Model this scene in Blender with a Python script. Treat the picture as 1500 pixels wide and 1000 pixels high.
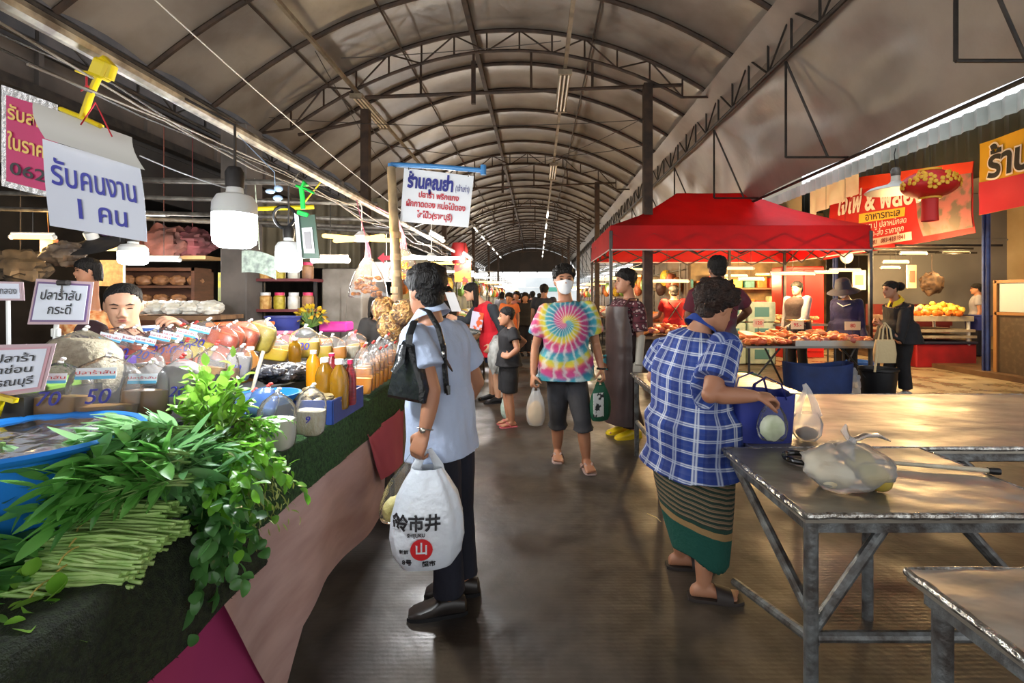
import bpy, math, random
import numpy as np
from mathutils import Vector as V, Matrix, noise
for _o in list(bpy.data.objects): bpy.data.objects.remove(_o, do_unlink=True)
SC = bpy.context.scene; COL = SC.collection
R = random.Random(11)
PI = math.pi
# ---------------------------------------------------------------- camera (level, 17 mm, shifted like a straightened phone picture)
F, CX, CY, H = 700.0, 787.0, 437.0, 1.38
cam_d = bpy.data.cameras.new('camera'); cam = bpy.data.objects.new('camera', cam_d); COL.objects.link(cam)
cam.location = (0, 0, H); cam.rotation_euler = (PI/2, 0, 0)
cam_d.sensor_width = 36; cam_d.sensor_fit = 'HORIZONTAL'; cam_d.lens = F/1500*36
cam_d.shift_x = (750-CX)/1500; cam_d.shift_y = (CY-500)/1500
cam_d.clip_start = .05; cam_d.clip_end = 300
SC.camera = cam
# ---------------------------------------------------------------- world, exposure
W = bpy.data.worlds.new('daylight'); SC.world = W; W.use_nodes = True
_nt = W.node_tree; _bg = _nt.nodes['Background']
_tc = _nt.nodes.new('ShaderNodeTexCoord'); _sx = _nt.nodes.new('ShaderNodeSeparateXYZ'); _cr = _nt.nodes.new('ShaderNodeValToRGB')
_nt.links.new(_tc.outputs['Generated'], _sx.inputs[0]); _nt.links.new(_sx.outputs['Z'], _cr.inputs['Fac']); _nt.links.new(_cr.outputs[0], _bg.inputs['Color'])
_cr.color_ramp.elements[0].position = .0; _cr.color_ramp.elements[0].color = (1.0, .98, .95, 1)
_cr.color_ramp.elements[1].position = .7; _cr.color_ramp.elements[1].color = (.75, .85, 1.0, 1)
_bg.inputs['Strength'].default_value = 1.4
vs = SC.view_settings; vs.view_transform = 'Standard'; vs.look = 'None'; vs.gamma = 1; vs.use_curve_mapping = False; vs.exposure = 0.35
SC.display_settings.display_device = 'sRGB'
cy = SC.cycles; cy.max_bounces = 7; cy.diffuse_bounces = 4; cy.glossy_bounces = 3; cy.transmission_bounces = 5; cy.transparent_max_bounces = 14
cy.caustics_reflective = False; cy.caustics_refractive = False; cy.sample_clamp_indirect = 6.0
def lamp(name, kind, loc, energy, color, size=.1, rot=(0, 0, 0), parent=None, sy=None):
    d = bpy.data.lights.new(name, kind); d.energy = energy; d.color = color
    if kind == 'AREA':
        d.size = size
        if sy: d.shape = 'RECTANGLE'; d.size_y = sy
    elif kind == 'POINT': d.shadow_soft_size = size
    o = bpy.data.objects.new(name, d); COL.objects.link(o); o.rotation_euler = rot
    if parent: o.parent = parent; o.location = V(loc)-parent.location
    else: o.location = loc
    return o
# ---------------------------------------------------------------- helpers
def P(px, py, Y): return V(((px-CX)*Y/F, Y, H-(py-CY)*Y/F))
def G(px, py, z=0.0):
    Y = (H-z)*F/(py-CY); return P(px, py, Y)
def lin(c):
    f = lambda u: u/12.92 if u <= .04045 else ((u+.055)/1.055)**2.4
    return tuple(f(x/255) for x in c)
def rgb(*c): return lin(c)+(1,)
MATS = {}
def mat(name, col, rough=.6, metal=0, col2=None, ns=8, nd=4, bump=0, bs=None, trans=0, alpha=1, emit=0, emc=None, stretch=None, sub=0, spec=.5, ramp=(.35, .65), rough2=None, twoside=0):
    if name in MATS: return MATS[name]
    m = bpy.data.materials.new(name); m.use_nodes = True; MATS[name] = m
    nt = m.node_tree; b = nt.nodes['Principled BSDF']; L = nt.links.new
    b.inputs['Base Color'].default_value = rgb(*col); b.inputs['Roughness'].default_value = rough; b.inputs['Metallic'].default_value = metal
    b.inputs['Specular IOR Level'].default_value = spec
    if trans: b.inputs['Transmission Weight'].default_value = trans
    if alpha < 1: b.inputs['Alpha'].default_value = alpha
    if sub: b.inputs['Subsurface Weight'].default_value = sub; b.inputs['Subsurface Radius'].default_value = (.02, .008, .005)
    if emit: b.inputs['Emission Color'].default_value = rgb(*(emc or col)); b.inputs['Emission Strength'].default_value = emit
    if col2 or bump or rough2 is not None:
        tc = nt.nodes.new('ShaderNodeTexCoord'); src = tc.outputs['Object']
        if stretch:
            mp = nt.nodes.new('ShaderNodeMapping'); mp.inputs['Scale'].default_value = stretch; L(src, mp.inputs[0]); src = mp.outputs[0]
        n = nt.nodes.new('ShaderNodeTexNoise'); n.inputs['Scale'].default_value = ns; n.inputs['Detail'].default_value = nd; L(src, n.inputs['Vector'])
        if col2:
            cr = nt.nodes.new('ShaderNodeValToRGB'); cr.color_ramp.elements[0].position = ramp[0]; cr.color_ramp.elements[1].position = ramp[1]
            cr.color_ramp.elements[0].color = rgb(*col); cr.color_ramp.elements[1].color = rgb(*col2)
            L(n.outputs['Fac'], cr.inputs[0]); L(cr.outputs[0], b.inputs['Base Color'])
            if emit and emc is None: L(cr.outputs[0], b.inputs['Emission Color'])
        if rough2 is not None:
            mr = nt.nodes.new('ShaderNodeMapRange'); mr.inputs['From Min'].default_value = .35; mr.inputs['From Max'].default_value = .65
            mr.inputs['To Min'].default_value = rough; mr.inputs['To Max'].default_value = rough2
            L(n.outputs['Fac'], mr.inputs[0]); L(mr.outputs[0], b.inputs['Roughness'])
        if bump:
            n2 = nt.nodes.new('ShaderNodeTexNoise'); n2.inputs['Scale'].default_value = bs or ns*3; n2.inputs['Detail'].default_value = 3; L(src, n2.inputs['Vector'])
            bp = nt.nodes.new('ShaderNodeBump'); bp.inputs['Strength'].default_value = bump; bp.inputs['Distance'].default_value = .02
            L(n2.outputs['Fac'], bp.inputs['Height']); L(bp.outputs[0], b.inputs['Normal'])
    return m
def glow(name, col, strength):
    if name in MATS: return MATS[name]
    m = bpy.data.materials.new(name); m.use_nodes = True; MATS[name] = m
    nt = m.node_tree; nt.nodes.remove(nt.nodes['Principled BSDF']); e = nt.nodes.new('ShaderNodeEmission')
    e.inputs[0].default_value = rgb(*col); e.inputs[1].default_value = strength
    nt.links.new(e.outputs[0], nt.nodes['Material Output'].inputs[0]); return m
def film(name, col=(255, 255, 255), cover=.12, rough=.18, gloss=.35, bump=.4, bs=60, tint=(255, 255, 255)):
    """thin clear plastic: see-through, with glints and a little white haze"""
    if name in MATS: return MATS[name]
    m = bpy.data.materials.new(name); m.use_nodes = True; MATS[name] = m
    nt = m.node_tree; nt.nodes.remove(nt.nodes['Principled BSDF']); L = nt.links.new; N = nt.nodes.new
    tr = N('ShaderNodeBsdfTransparent'); tr.inputs[0].default_value = rgb(*tint)
    df = N('ShaderNodeBsdfDiffuse'); df.inputs[0].default_value = rgb(*col)
    tl = N('ShaderNodeBsdfTranslucent'); tl.inputs[0].default_value = rgb(*col)
    dm = N('ShaderNodeMixShader'); dm.inputs[0].default_value = .4; L(df.outputs[0], dm.inputs[1]); L(tl.outputs[0], dm.inputs[2])
    gl = N('ShaderNodeBsdfAnisotropic'); gl.inputs['Roughness'].default_value = rough
    lw = N('ShaderNodeLayerWeight'); lw.inputs[0].default_value = gloss
    tc = N('ShaderNodeTexCoord'); n = N('ShaderNodeTexNoise'); n.inputs['Scale'].default_value = bs; n.inputs['Detail'].default_value = 2; L(tc.outputs['Object'], n.inputs['Vector'])
    bp = N('ShaderNodeBump'); bp.inputs['Strength'].default_value = bump; bp.inputs['Distance'].default_value = .01; L(n.outputs['Fac'], bp.inputs['Height']); L(bp.outputs[0], gl.inputs['Normal']); L(bp.outputs[0], lw.inputs['Normal'])
    m1 = N('ShaderNodeMixShader'); m1.inputs[0].default_value = cover; L(tr.outputs[0], m1.inputs[1]); L(dm.outputs[0], m1.inputs[2])
    m2 = N('ShaderNodeMixShader'); L(lw.outputs['Fresnel'], m2.inputs[0]); L(m1.outputs[0], m2.inputs[1]); L(gl.outputs[0], m2.inputs[2])
    L(m2.outputs[0], nt.nodes['Material Output'].inputs[0]); return m
def frame_of(d, hint=V((0, 0, 1))):
    d = V(d).normalized()
    if abs(d.dot(hint)) > .97: hint = V((0, 1, 0)) if abs(d.y) < .9 else V((1, 0, 0))
    a = d.cross(hint).normalized(); b = a.cross(d).normalized(); return a, b, d
class MB:
    def __init__(s): s.v = []; s.f = []; s.m = []
    def add(s, vs, fs, mi=0):
        o = len(s.v); s.v += [tuple(x) for x in vs]; s.f += [tuple(i+o for i in f) for f in fs]; s.m += [mi]*len(fs); return s
    def box(s, c, size, M=None, mi=0, bev=0):
        c = V(c); x, y, z = [k/2 for k in size]
        b = min(bev, x*.9, y*.9, z*.9)
        if b > 0:
            pts = []; idx = {}
            for sx in (-1, 1):
                for sy in (-1, 1):
                    for sz in (-1, 1):
                        for k in range(3):
                            p = V((sx*x, sy*y, sz*z)); p -= V((sx*b*(k != 0), sy*b*(k != 1), sz*b*(k != 2))); idx[(sx, sy, sz, k)] = len(pts); pts.append(p)
            g = lambda *a: idx[a]; fs = []
            for q in (-1, 1):
                fs.append([g(q, -1, -1, 0), g(q, 1, -1, 0), g(q, 1, 1, 0), g(q, -1, 1, 0)][::q])
                fs.append([g(-1, q, -1, 1), g(-1, q, 1, 1), g(1, q, 1, 1), g(1, q, -1, 1)][::q])
                fs.append([g(-1, -1, q, 2), g(1, -1, q, 2), g(1, 1, q, 2), g(-1, 1, q, 2)][::q])
            for a in (-1, 1):
                for b2 in (-1, 1):
                    fs.append([g(a, b2, -1, 0), g(a, b2, 1, 0), g(a, b2, 1, 1), g(a, b2, -1, 1)][::-a*b2])
                    fs.append([g(a, -1, b2, 0), g(a, -1, b2, 2), g(a, 1, b2, 2), g(a, 1, b2, 0)][::-a*b2])
                    fs.append([g(-1, a, b2, 1), g(1, a, b2, 1), g(1, a, b2, 2), g(-1, a, b2, 2)][::-a*b2])
                    for e in (-1, 1): fs.append([g(a, b2, e, 0), g(a, b2, e, 1), g(a, b2, e, 2)][::a*b2*e])
        else:
            pts = [V((sx*x, sy*y, sz*z)) for sz in (-1, 1) for sy in (-1, 1) for sx in (-1, 1)]
            fs = [(0, 2, 3, 1), (4, 5, 7, 6), (0, 1, 5, 4), (2, 6, 7, 3), (0, 4, 6, 2), (1, 3, 7, 5)]
        pts = [(M @ p if M else p)+c for p in pts]
        return s.add(pts, fs, mi)
    def loft(s, rings, cap=True, closed=True, mi=0):
        n = len(rings[0]); o = []; fs = []
        for r in rings: o += list(r)
        for k in range(len(rings)-1):
            for i in range(n if closed else n-1):
                j = (i+1) % n; fs.append((k*n+i, k*n+j, (k+1)*n+j, (k+1)*n+i))
        if cap: fs.append(tuple(range(n-1, -1, -1))); fs.append(tuple((len(rings)-1)*n+i for i in range(n)))
        return s.add(o, fs, mi)
    def tube(s, path, r, n=8, cap=True, mi=0, flat=1.0, hint=V((0, 0, 1))):
        path = [V(p) for p in path]; rs = r if isinstance(r, (list, tuple)) else [r]*len(path); rings = []; pa = None
        for k, p in enumerate(path):
            t = (path[min(k+1, len(path)-1)]-path[max(k-1, 0)])
            if t.length < 1e-9: t = V((0, 0, 1))
            if pa is None: a, b, d = frame_of(t, hint)
            else:
                d = t.normalized(); a = (pa-d*pa.dot(d))
                a = a.normalized() if a.length > 1e-6 else frame_of(t, hint)[0]; b = a.cross(d)
            pa = a
            rings.append([p+a*math.cos(2*PI*i/n)*rs[k]+b*math.sin(2*PI*i/n)*rs[k]*flat for i in range(n)])
        return s.loft(rings, cap, mi=mi)
    def lathe(s, prof, c=(0, 0, 0), n=20, M=None, cap=True, mi=0, sx=1, sy=1):
        c = V(c); rings = []
        for r, z in prof:
            rings.append([(M @ V((r*sx*math.cos(2*PI*i/n), r*sy*math.sin(2*PI*i/n), z)) if M else V((r*sx*math.cos(2*PI*i/n), r*sy*math.sin(2*PI*i/n), z)))+c for i in range(n)])
        return s.loft(rings, cap, mi=mi)
    def ell(s, c, rad, M=None, nu=12, nv=8, mi=0, fn=None):
        c = V(c); vs = []; fs = []
        rad = (rad,)*3 if not isinstance(rad, (tuple, list, V)) else rad
        for j in range(nv+1):
            th = PI*j/nv
            for i in range(nu):
                ph = 2*PI*i/nu; d = V((math.sin(th)*math.cos(ph), math.sin(th)*math.sin(ph), -math.cos(th)))
                k = fn(d) if fn else 1
                p = V((d.x*rad[0], d.y*rad[1], d.z*rad[2]))*k
                vs.append((M @ p if M else p)+c)
        for j in range(nv):
            for i in range(nu):
                a, b = j*nu+i, j*nu+(i+1) % nu
                fs.append((a, b, b+nu, a+nu))
        return s.add(vs, fs, mi)
    def grid(s, fn, nu, nv, mi=0, wrap=False):
        vs = [fn(i/nu, j/nv) for j in range(nv+1) for i in range(nu+1)]
        fs = [(j*(nu+1)+i, j*(nu+1)+i+1, (j+1)*(nu+1)+i+1, (j+1)*(nu+1)+i) for j in range(nv) for i in range(nu)]
        return s.add(vs, fs, mi)
    def slab(s, fn, nu, nv, th, mi=0):
        """sheet with thickness th (along its averaged normal)"""
        g = [[V(fn(i/nu, j/nv)) for i in range(nu+1)] for j in range(nv+1)]
        n = (g[0][nu]-g[0][0]).cross(g[nv][0]-g[0][0])
        n = n.normalized()*th if n.length > 1e-9 else V((0, 0, th))
        a = [p for r in g for p in r]; N = len(a); w = nu+1
        fs = []
        for j in range(nv):
            for i in range(nu):
                q = (j*w+i, j*w+i+1, (j+1)*w+i+1, (j+1)*w+i); fs.append(q); fs.append(tuple(k+N for k in q[::-1]))
        ed = [(i, i+1) for i in range(nu)]+[(j*w+nu, (j+1)*w+nu) for j in range(nv)]+[(nv*w+i+1, nv*w+i) for i in range(nu-1, -1, -1)]+[((j+1)*w, j*w) for j in range(nv-1, -1, -1)]
        for x, y in ed: fs.append((y, x, x+N, y+N))
        return s.add(a+[p-n for p in a], fs, mi)
    def prism(s, poly, th, M, mi=0):
        n = len(poly); a = [M @ V((x, y, th/2)) for x, y in poly]; b = [M @ V((x, y, -th/2)) for x, y in poly]
        fs = [tuple(range(n)), tuple(range(2*n-1, n-1, -1))]+[(i+n, (i+1) % n+n, (i+1) % n, i) for i in range(n)]
        return s.add(a+b, fs, mi)
    def mesh(s, name, mats, off=V((0, 0, 0)), smooth=True):
        me = bpy.data.meshes.new(name); me.from_pydata([(x-off.x, y-off.y, z-off.z) for x, y, z in s.v], [], s.f)
        for m in (mats if isinstance(mats, (list, tuple)) else [mats]): me.materials.append(m)
        if len(me.materials) > 1: me.polygons.foreach_set('material_index', s.m)
        if smooth: shade(me)
        me.update(); return me
    def build(s, name, mats, parent=None, smooth=True, loc=None):
        off = parent_loc(parent) if parent else V(loc or (0, 0, 0))
        o = bpy.data.objects.new(name, s.mesh(name, mats, off, smooth)); COL.objects.link(o)
        if parent: o.parent = parent
        else: o.location = off
        return o
def parent_loc(p):
    q = V((0, 0, 0))
    while p: q = q+p.location; p = p.parent
    return q
def shade(me, ang=.6):
    me.polygons.foreach_set('use_smooth', [True]*len(me.polygons))
    try: me.set_sharp_from_angle(angle=ang)
    except Exception: pass
def tag(o, label=None, cat=None, group=None, kind=None):
    if label: o['label'] = label
    if cat: o['category'] = cat
    if group: o['group'] = group
    if kind: o['kind'] = kind
    return o
def thing(name, label, cat, loc, group=None):
    o = bpy.data.objects.new(name, None); COL.objects.link(o); o.location = loc; o.empty_display_size = .1
    return tag(o, label, cat, group)
def struct(name, mb, m, smooth=True):
    return tag(mb.build(name, m, smooth=smooth), kind='structure')
def copy_tree(o, loc=None, rz=None, label=None, group=None, parent=None):
    c = o.copy(); COL.objects.link(c); c.parent = parent
    if loc is not None: c.location = loc
    if rz is not None: c.rotation_euler.z = rz
    if label: c['label'] = label
    if group: c['group'] = group
    for ch in o.children: copy_tree(ch, parent=c)
    return c
def ordw(i): return ['first', 'second', 'third', 'fourth', 'fifth', 'sixth', 'seventh', 'eighth', 'ninth', 'tenth', 'eleventh', 'twelfth', 'thirteenth', 'fourteenth', 'fifteenth', 'sixteenth', 'seventeenth', 'eighteenth', 'nineteenth', 'twentieth'][i]
def rot(ax, a): return Matrix.Rotation(a, 3, ax)
def fr(c, x, y):
    """4x4 frame at c, x right, y up, z toward the viewer of the face"""
    x = V(x).normalized(); z = x.cross(V(y)).normalized(); y = z.cross(x)
    return Matrix(((x.x, y.x, z.x, c[0]), (x.y, y.y, z.y, c[1]), (x.z, y.z, z.z, c[2]), (0, 0, 0, 1)))
_tc_obj = None
def text_mb(txt, size, M, bold=0.0, ext=.001, align='CENTER', shear=0, width=None, space=1.0):
    c = bpy.data.curves.new('t', 'FONT'); c.body = txt; c.size = size; c.align_x = align; c.align_y = 'CENTER'; c.extrude = ext; c.offset = bold*size; c.resolution_u = 3; c.shear = shear; c.space_character = space
    o = bpy.data.objects.new('t', c); COL.objects.link(o)
    bpy.context.view_layer.update()
    me = bpy.data.meshes.new_from_object(o.evaluated_get(bpy.context.evaluated_depsgraph_get()))
    vs = [v.co.copy() for v in me.vertices]; fs = [tuple(p.vertices) for p in me.polygons]
    bpy.data.objects.remove(o, do_unlink=True); bpy.data.curves.remove(c); bpy.data.meshes.remove(me)
    if width and vs:
        w = max(v.x for v in vs)-min(v.x for v in vs)
        for v in vs: v.x *= width/max(w, 1e-6)
    mb = MB(); mb.add([M @ v for v in vs], fs); return mb
def strokes(lines, r, M, mi=0):
    mb = MB()
    for ln in lines: mb.tube([M @ V((x, y, 0)) for x, y in ln], r, 5, flat=.3, hint=M.to_3x3() @ V((0, 0, 1)))
    return mb
def catenary(a, b, sag, n=10):
    a, b = V(a), V(b); return [a.lerp(b, i/n)-V((0, 0, sag*4*(i/n)*(1-i/n))) for i in range(n+1)]
def remesh(mb, voxel, smooth=3, name='m'):
    me = mb.mesh(name, [], smooth=False); o = bpy.data.objects.new('tmp', me); COL.objects.link(o)
    m = o.modifiers.new('r', 'REMESH'); m.mode = 'VOXEL'; m.voxel_size = voxel; m.adaptivity = 0
    if smooth: q = o.modifiers.new('s', 'SMOOTH'); q.factor = .5; q.iterations = smooth
    bpy.context.view_layer.update()
    r = bpy.data.meshes.new_from_object(o.evaluated_get(bpy.context.evaluated_depsgraph_get()))
    bpy.data.objects.remove(o, do_unlink=True); bpy.data.meshes.remove(me); return r
def mesh_obj(me, name, m, parent, fn=None):
    """link a world-space mesh under parent; fn(co ndarray, normals) -> co displaces it first"""
    n = len(me.vertices); co = np.empty(n*3); me.vertices.foreach_get('co', co); co = co.reshape(-1, 3)
    if fn is not None:
        no = np.empty(n*3); me.vertices.foreach_get('normal', no); co = fn(co, no.reshape(-1, 3))
    off = np.array(parent_loc(parent)); me.vertices.foreach_set('co', (co-off).ravel())
    me.materials.clear()
    for k in (m if isinstance(m, (list, tuple)) else [m]): me.materials.append(k)
    me.polygons.foreach_set('use_smooth', [True]*len(me.polygons)); me.update(); me.name = name
    o = bpy.data.objects.new(name, me); COL.objects.link(o); o.parent = parent; return o
def wrinkle(amp, sc, st=(1, 1, 1), seed=0):
    def f(co, no):
        out = co.copy()
        for i in range(len(co)):
            p = V((co[i][0]*sc*st[0]+seed, co[i][1]*sc*st[1], co[i][2]*sc*st[2]))
            out[i] += no[i]*amp*(noise.noise(p)+.5*noise.noise(p*2.3))
        return out
    return f
# ================================================================ structure
XL, XR, ZL, ZR = -4.55, 2.9, 4.05, 4.65
def roof_z(x):
    u = (x-(XL+XR)/2)/((XR-XL)/2); return ZL+(ZR-ZL)*(x-XL)/(XR-XL)+1.37*(1-u*u)
RAFT = [-1.0+1.1*k for k in range(40)]           # rafters; a truss stands at 7.8, 14.4, 21 ...
TRUSS = [1.2, 7.8, 14.4, 21.0, 27.6, 34.2]
M_steel = mat('rust_brown_steel', (52, 42, 36), .65, .3, col2=(78, 60, 48), ns=6)
M_dark = mat('dark_steel', (44, 42, 42), .55, .5, col2=(66, 60, 55), ns=9)
M_galv = mat('galvanised_pipe', (120, 116, 108), .5, .6, col2=(78, 72, 66), ns=14, bump=.2)
M_white = mat('white_enamel', (222, 224, 222), .4)
M_black = mat('black_plastic', (20, 20, 22), .4)
def floor_mat():
    m = mat('wet_concrete', (92, 84, 74)); nt = m.node_tree; L = nt.links.new; N = nt.nodes.new; b = nt.nodes['Principled BSDF']
    tc = N('ShaderNodeTexCoord')
    def noi(sc, det, st=(1, 1, 1)):
        mp = N('ShaderNodeMapping'); mp.inputs['Scale'].default_value = st; L(tc.outputs['Object'], mp.inputs[0])
        n = N('ShaderNodeTexNoise'); n.inputs['Scale'].default_value = sc; n.inputs['Detail'].default_value = det; L(mp.outputs[0], n.inputs['Vector']); return n.outputs['Fac']
    a = noi(.55, 6); c = noi(9, 6); big = noi(1.6, 4)
    cr = N('ShaderNodeValToRGB'); e = cr.color_ramp.elements
    e[0].position = .36; e[0].color = rgb(38, 36, 36); e[1].position = .68; e[1].color = rgb(92, 80, 66)
    L(a, cr.inputs[0])
    c2 = N('ShaderNodeValToRGB'); c2.color_ramp.elements[0].position = .3; c2.color_ramp.elements[0].color = (.55, .55, .55, 1); c2.color_ramp.elements[1].position = .62; c2.color_ramp.elements[1].color = (1.1, 1.1, 1.1, 1)
    L(c, c2.inputs[0]); mx = N('ShaderNodeMix'); mx.data_type = 'RGBA'; mx.blend_type = 'MULTIPLY'; mx.inputs[0].default_value = .8
    L(cr.outputs[0], mx.inputs[6]); L(c2.outputs[0], mx.inputs[7]); L(mx.outputs[2], b.inputs['Base Color'])
    mr = N('ShaderNodeMapRange'); mr.inputs[1].default_value = .4; mr.inputs[2].default_value = .62; mr.inputs[3].default_value = .28; mr.inputs[4].default_value = .62
    L(big, mr.inputs[0]); L(mr.outputs[0], b.inputs['Roughness'])
    wv = N('ShaderNodeTexWave'); wv.bands_direction = 'Y'; wv.inputs['Scale'].default_value = 14; wv.inputs['Distortion'].default_value = 2; L(tc.outputs['Object'], wv.inputs['Vector'])
    ad = N('ShaderNodeMath'); ad.operation = 'MULTIPLY_ADD'; ad.inputs[1].default_value = .05; L(wv.outputs['Fac'], ad.inputs[0]); L(c, ad.inputs[2])
    bp = N('ShaderNodeBump'); bp.inputs['Strength'].default_value = .35; bp.inputs['Distance'].default_value = .012; L(ad.outputs[0], bp.inputs['Height']); L(bp.outputs[0], b.inputs['Normal'])
    return m
struct('floor', MB().box((1.5, 21, -.05), (22, 46, .1)), floor_mat(), False)
M_pave = mat('pale_pavement', (168, 152, 122), .45, col2=(120, 104, 80), ns=2.2, nd=6, bump=.3, bs=20, rough2=.2)
struct('pavement_floor', MB().box((6.35, 11.5, .006), (2.9, 11, .012)), M_pave, False)
struct('kerb_trim_1', MB().box((9.9, 20, .05), (4.2, 40, .1)), mat('shop_floor', (110, 84, 60), .5, col2=(80, 60, 45), ns=3), False)
# --- roof
def roof_mat(name, c1, c2):
    m = mat(name, c1, .42, col2=c2, ns=1.3, nd=6, bump=.25, bs=7, rough2=.3, spec=.6)
    nt = m.node_tree; b = nt.nodes['Principled BSDF']; t = nt.nodes.new('ShaderNodeBsdfTranslucent'); t.inputs[0].default_value = rgb(200, 190, 175)
    mx = nt.nodes.new('ShaderNodeMixShader'); mx.inputs[0].default_value = .055
    nt.links.new(b.outputs[0], mx.inputs[1]); nt.links.new(t.outputs[0], mx.inputs[2]); nt.links.new(mx.outputs[0], nt.nodes['Material Output'].inputs[0]); return m
M_roof = roof_mat('grey_tarpaulin', (150, 142, 132), (116, 106, 97))
def roofp(u, v):
    x = XL+(XR-XL)*u; y = -7.6+v*49.5; t = ((y+12.0)/1.1) % 1
    return V((x, y, roof_z(x)+.05+.07*math.sin(PI*t)+.012*noise.noise(V((x*4, y*1.5, 0)))))
struct('roof_ceiling', MB().slab(roofp, 40, 45*6, .004), M_roof)
for y in RAFT:
    if y > 41.5 or y < .5: continue
    mb = MB(); pts = [V((XL+(XR-XL)*k/28, y, roof_z(XL+(XR-XL)*k/28)+.02)) for k in range(29)]
    mb.tube(pts, .034, 6)
    if any(abs(y-t) < .1 for t in TRUSS):
        lo = [p-V((0, 0, .33)) for p in pts[2:-2]]; mb.tube(lo, .025, 6); mb.tube([pts[0], lo[0]], .02, 6); mb.tube([pts[-1], lo[-1]], .02, 6)
        for k in range(2, 27):
            if k % 2 == 0: mb.tube([pts[k], lo[k-2]], .016, 5)
            if k % 4 == 0 and k < 26: mb.tube([pts[k], lo[k-2+2 if k+2 < 27 else k-2]], .014, 5); mb.tube([lo[k-2-2 if k > 3 else 0], pts[k]], .014, 5)
        za = roof_z(-2.8)-.36
        mb.tube([(-2.8, y, 4.66), (2.35, y, 4.86)], .03, 6); mb.tube([(-3.9, y, 4.05), (-2.8, y, 4.28)], .025, 6)
        for x in (-1.9, -1.04, -.1, .9): mb.tube([(x, y, roof_z(x)-.33), (x, y, 4.66+(x+2.8)*.039)], .02, 6)
        mb.box((-1.04, y, 4.9), (.07, .05, .7))
        struct('roof_truss_trim', mb, M_steel)
        if y > 2:
            struct('post_trim', MB().box((-2.8, y, 2.2), (.13, .13, 4.5)), M_steel, False)
            struct('post_trim', MB().box((1.8, y, 2.4), (.14, .14, 4.95)), M_steel, False)
    else: struct('roof_rafter_trim', mb, M_steel)
struct('ridge_trim', MB().box((-1.04, 21, roof_z(-1.04)-.06), (.075, 41, .1)), M_steel, False)
mb = MB()
for x in (-3.4, .9, -2.2): mb.tube([(x, .5, roof_z(x)-.0), (x, 41, roof_z(x)-.0)], .016, 5)
struct('purlin_trim', mb, M_steel)
def lattice(name, x, zt, zb, y0, y1, step):
    mb = MB(); mb.tube([(x, y0, zt), (x, y1, zt)], .03, 6); mb.tube([(x, y0, zb), (x, y1, zb)], .026, 6); y = y0; k = 0
    while y < y1-.01:
        mb.tube([(x, y, zt), (x, y, zb)], .016, 5); mb.tube([(x, y, zt if k % 2 else zb), (x, min(y+step, y1), zb if k % 2 else zt)], .013, 5); y += step; k += 1
    struct(name, mb, M_dark)
lattice('eave_lattice_trim', XL, ZL, ZL-.35, .5, 41, .55)
lattice('eave_lattice_trim', XR, ZR, ZR-.45, .5, 41, .55)
struct('eave_cable_trim', MB().tube(catenary((XR+.03, .5, 4.24), (XR+.03, 20, 4.24), .02, 20), .016, 6).tube([(XR+.03, 20, 4.24), (XR+.03, 41, 4.2)], .016, 6), mat('pale_cable', (190, 182, 168), .5))
# light rails under the roof with their old tube fixtures
M_rail = mat('rail_beige', (148, 134, 112), .55, col2=(110, 98, 82), ns=7)
for x in (.4, -2.9):
    struct('light_rail_trim', MB().box((x, 21, 4.7), (.05, 41, .05)), M_rail, False)
M_tubeoff = mat('unlit_tube', (212, 200, 176), .35)
M_tubeon = glow('tube_white', (255, 250, 240), 5)
M_tubewarm = glow('tube_warm', (255, 200, 104), 4.6)
k = 0
for x, y0, n, lab in ((.4, 6.9, 3, 'unlit three-tube ceiling fixture on the rail right of the ridge, nearest'), (-2.9, 7.7, 3, 'unlit three-tube ceiling fixture on the rail left of the ridge, before the hanging sign'),
                      (.4, 11.6, 3, 'unlit tube fixture on the rail right of the ridge, second along it')):
    t = thing('ceiling_light', lab, 'ceiling light', (x, y0+.65, 4.6), 'tube fixtures on the roof rails')
    MB().box((x, y0+.65, 4.65), (.18, 1.4, .04), bev=.008).box((x, y0-.05, 4.62), (.2, .05, .07)).box((x, y0+1.35, 4.62), (.2, .05, .07)).build('housing', M_rail, t)
    for q in (-1, 0, 1): MB().tube([(x+q*.06, y0-.03, 4.605), (x+q*.06, y0+1.33, 4.605)], .015, 8).build('tube', M_tubeoff, t)
for x in (.4, -2.9):
    for j in range(7):
        y = 18+j*3.0+(1 if x < 0 else 0)
        o = MB().tube([(x, y, 4.62), (x, y+1.1, 4.62)], .03, 6).build('ceiling_tube_light', M_tubeon, loc=(x, y, 4.62))
        tag(o, ordw(j)+' of the small lit tubes far along the '+('right' if x > 0 else 'left')+' roof rail', 'ceiling light', 'far lit tubes on the roof rails')
# gable at the far end
mb = MB(); pts = [(XL+(XR-XL)*k/20, roof_z(XL+(XR-XL)*k/20)) for k in range(21)]
poly = pts+[(XR, 3.7), (XL, 3.7)]
mb.prism(poly, .08, fr((0, 41.6, 0), (1, 0, 0), (0, 0, 1)))
for x in (-3, -1.5, 0, 1.5): mb.box((x, 41.5, 4.6), (.08, .06, 2.0))
struct('wall_far', mb, mat('gable_brown', (78, 66, 56), .7, col2=(60, 52, 46), ns=1), False)
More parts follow.
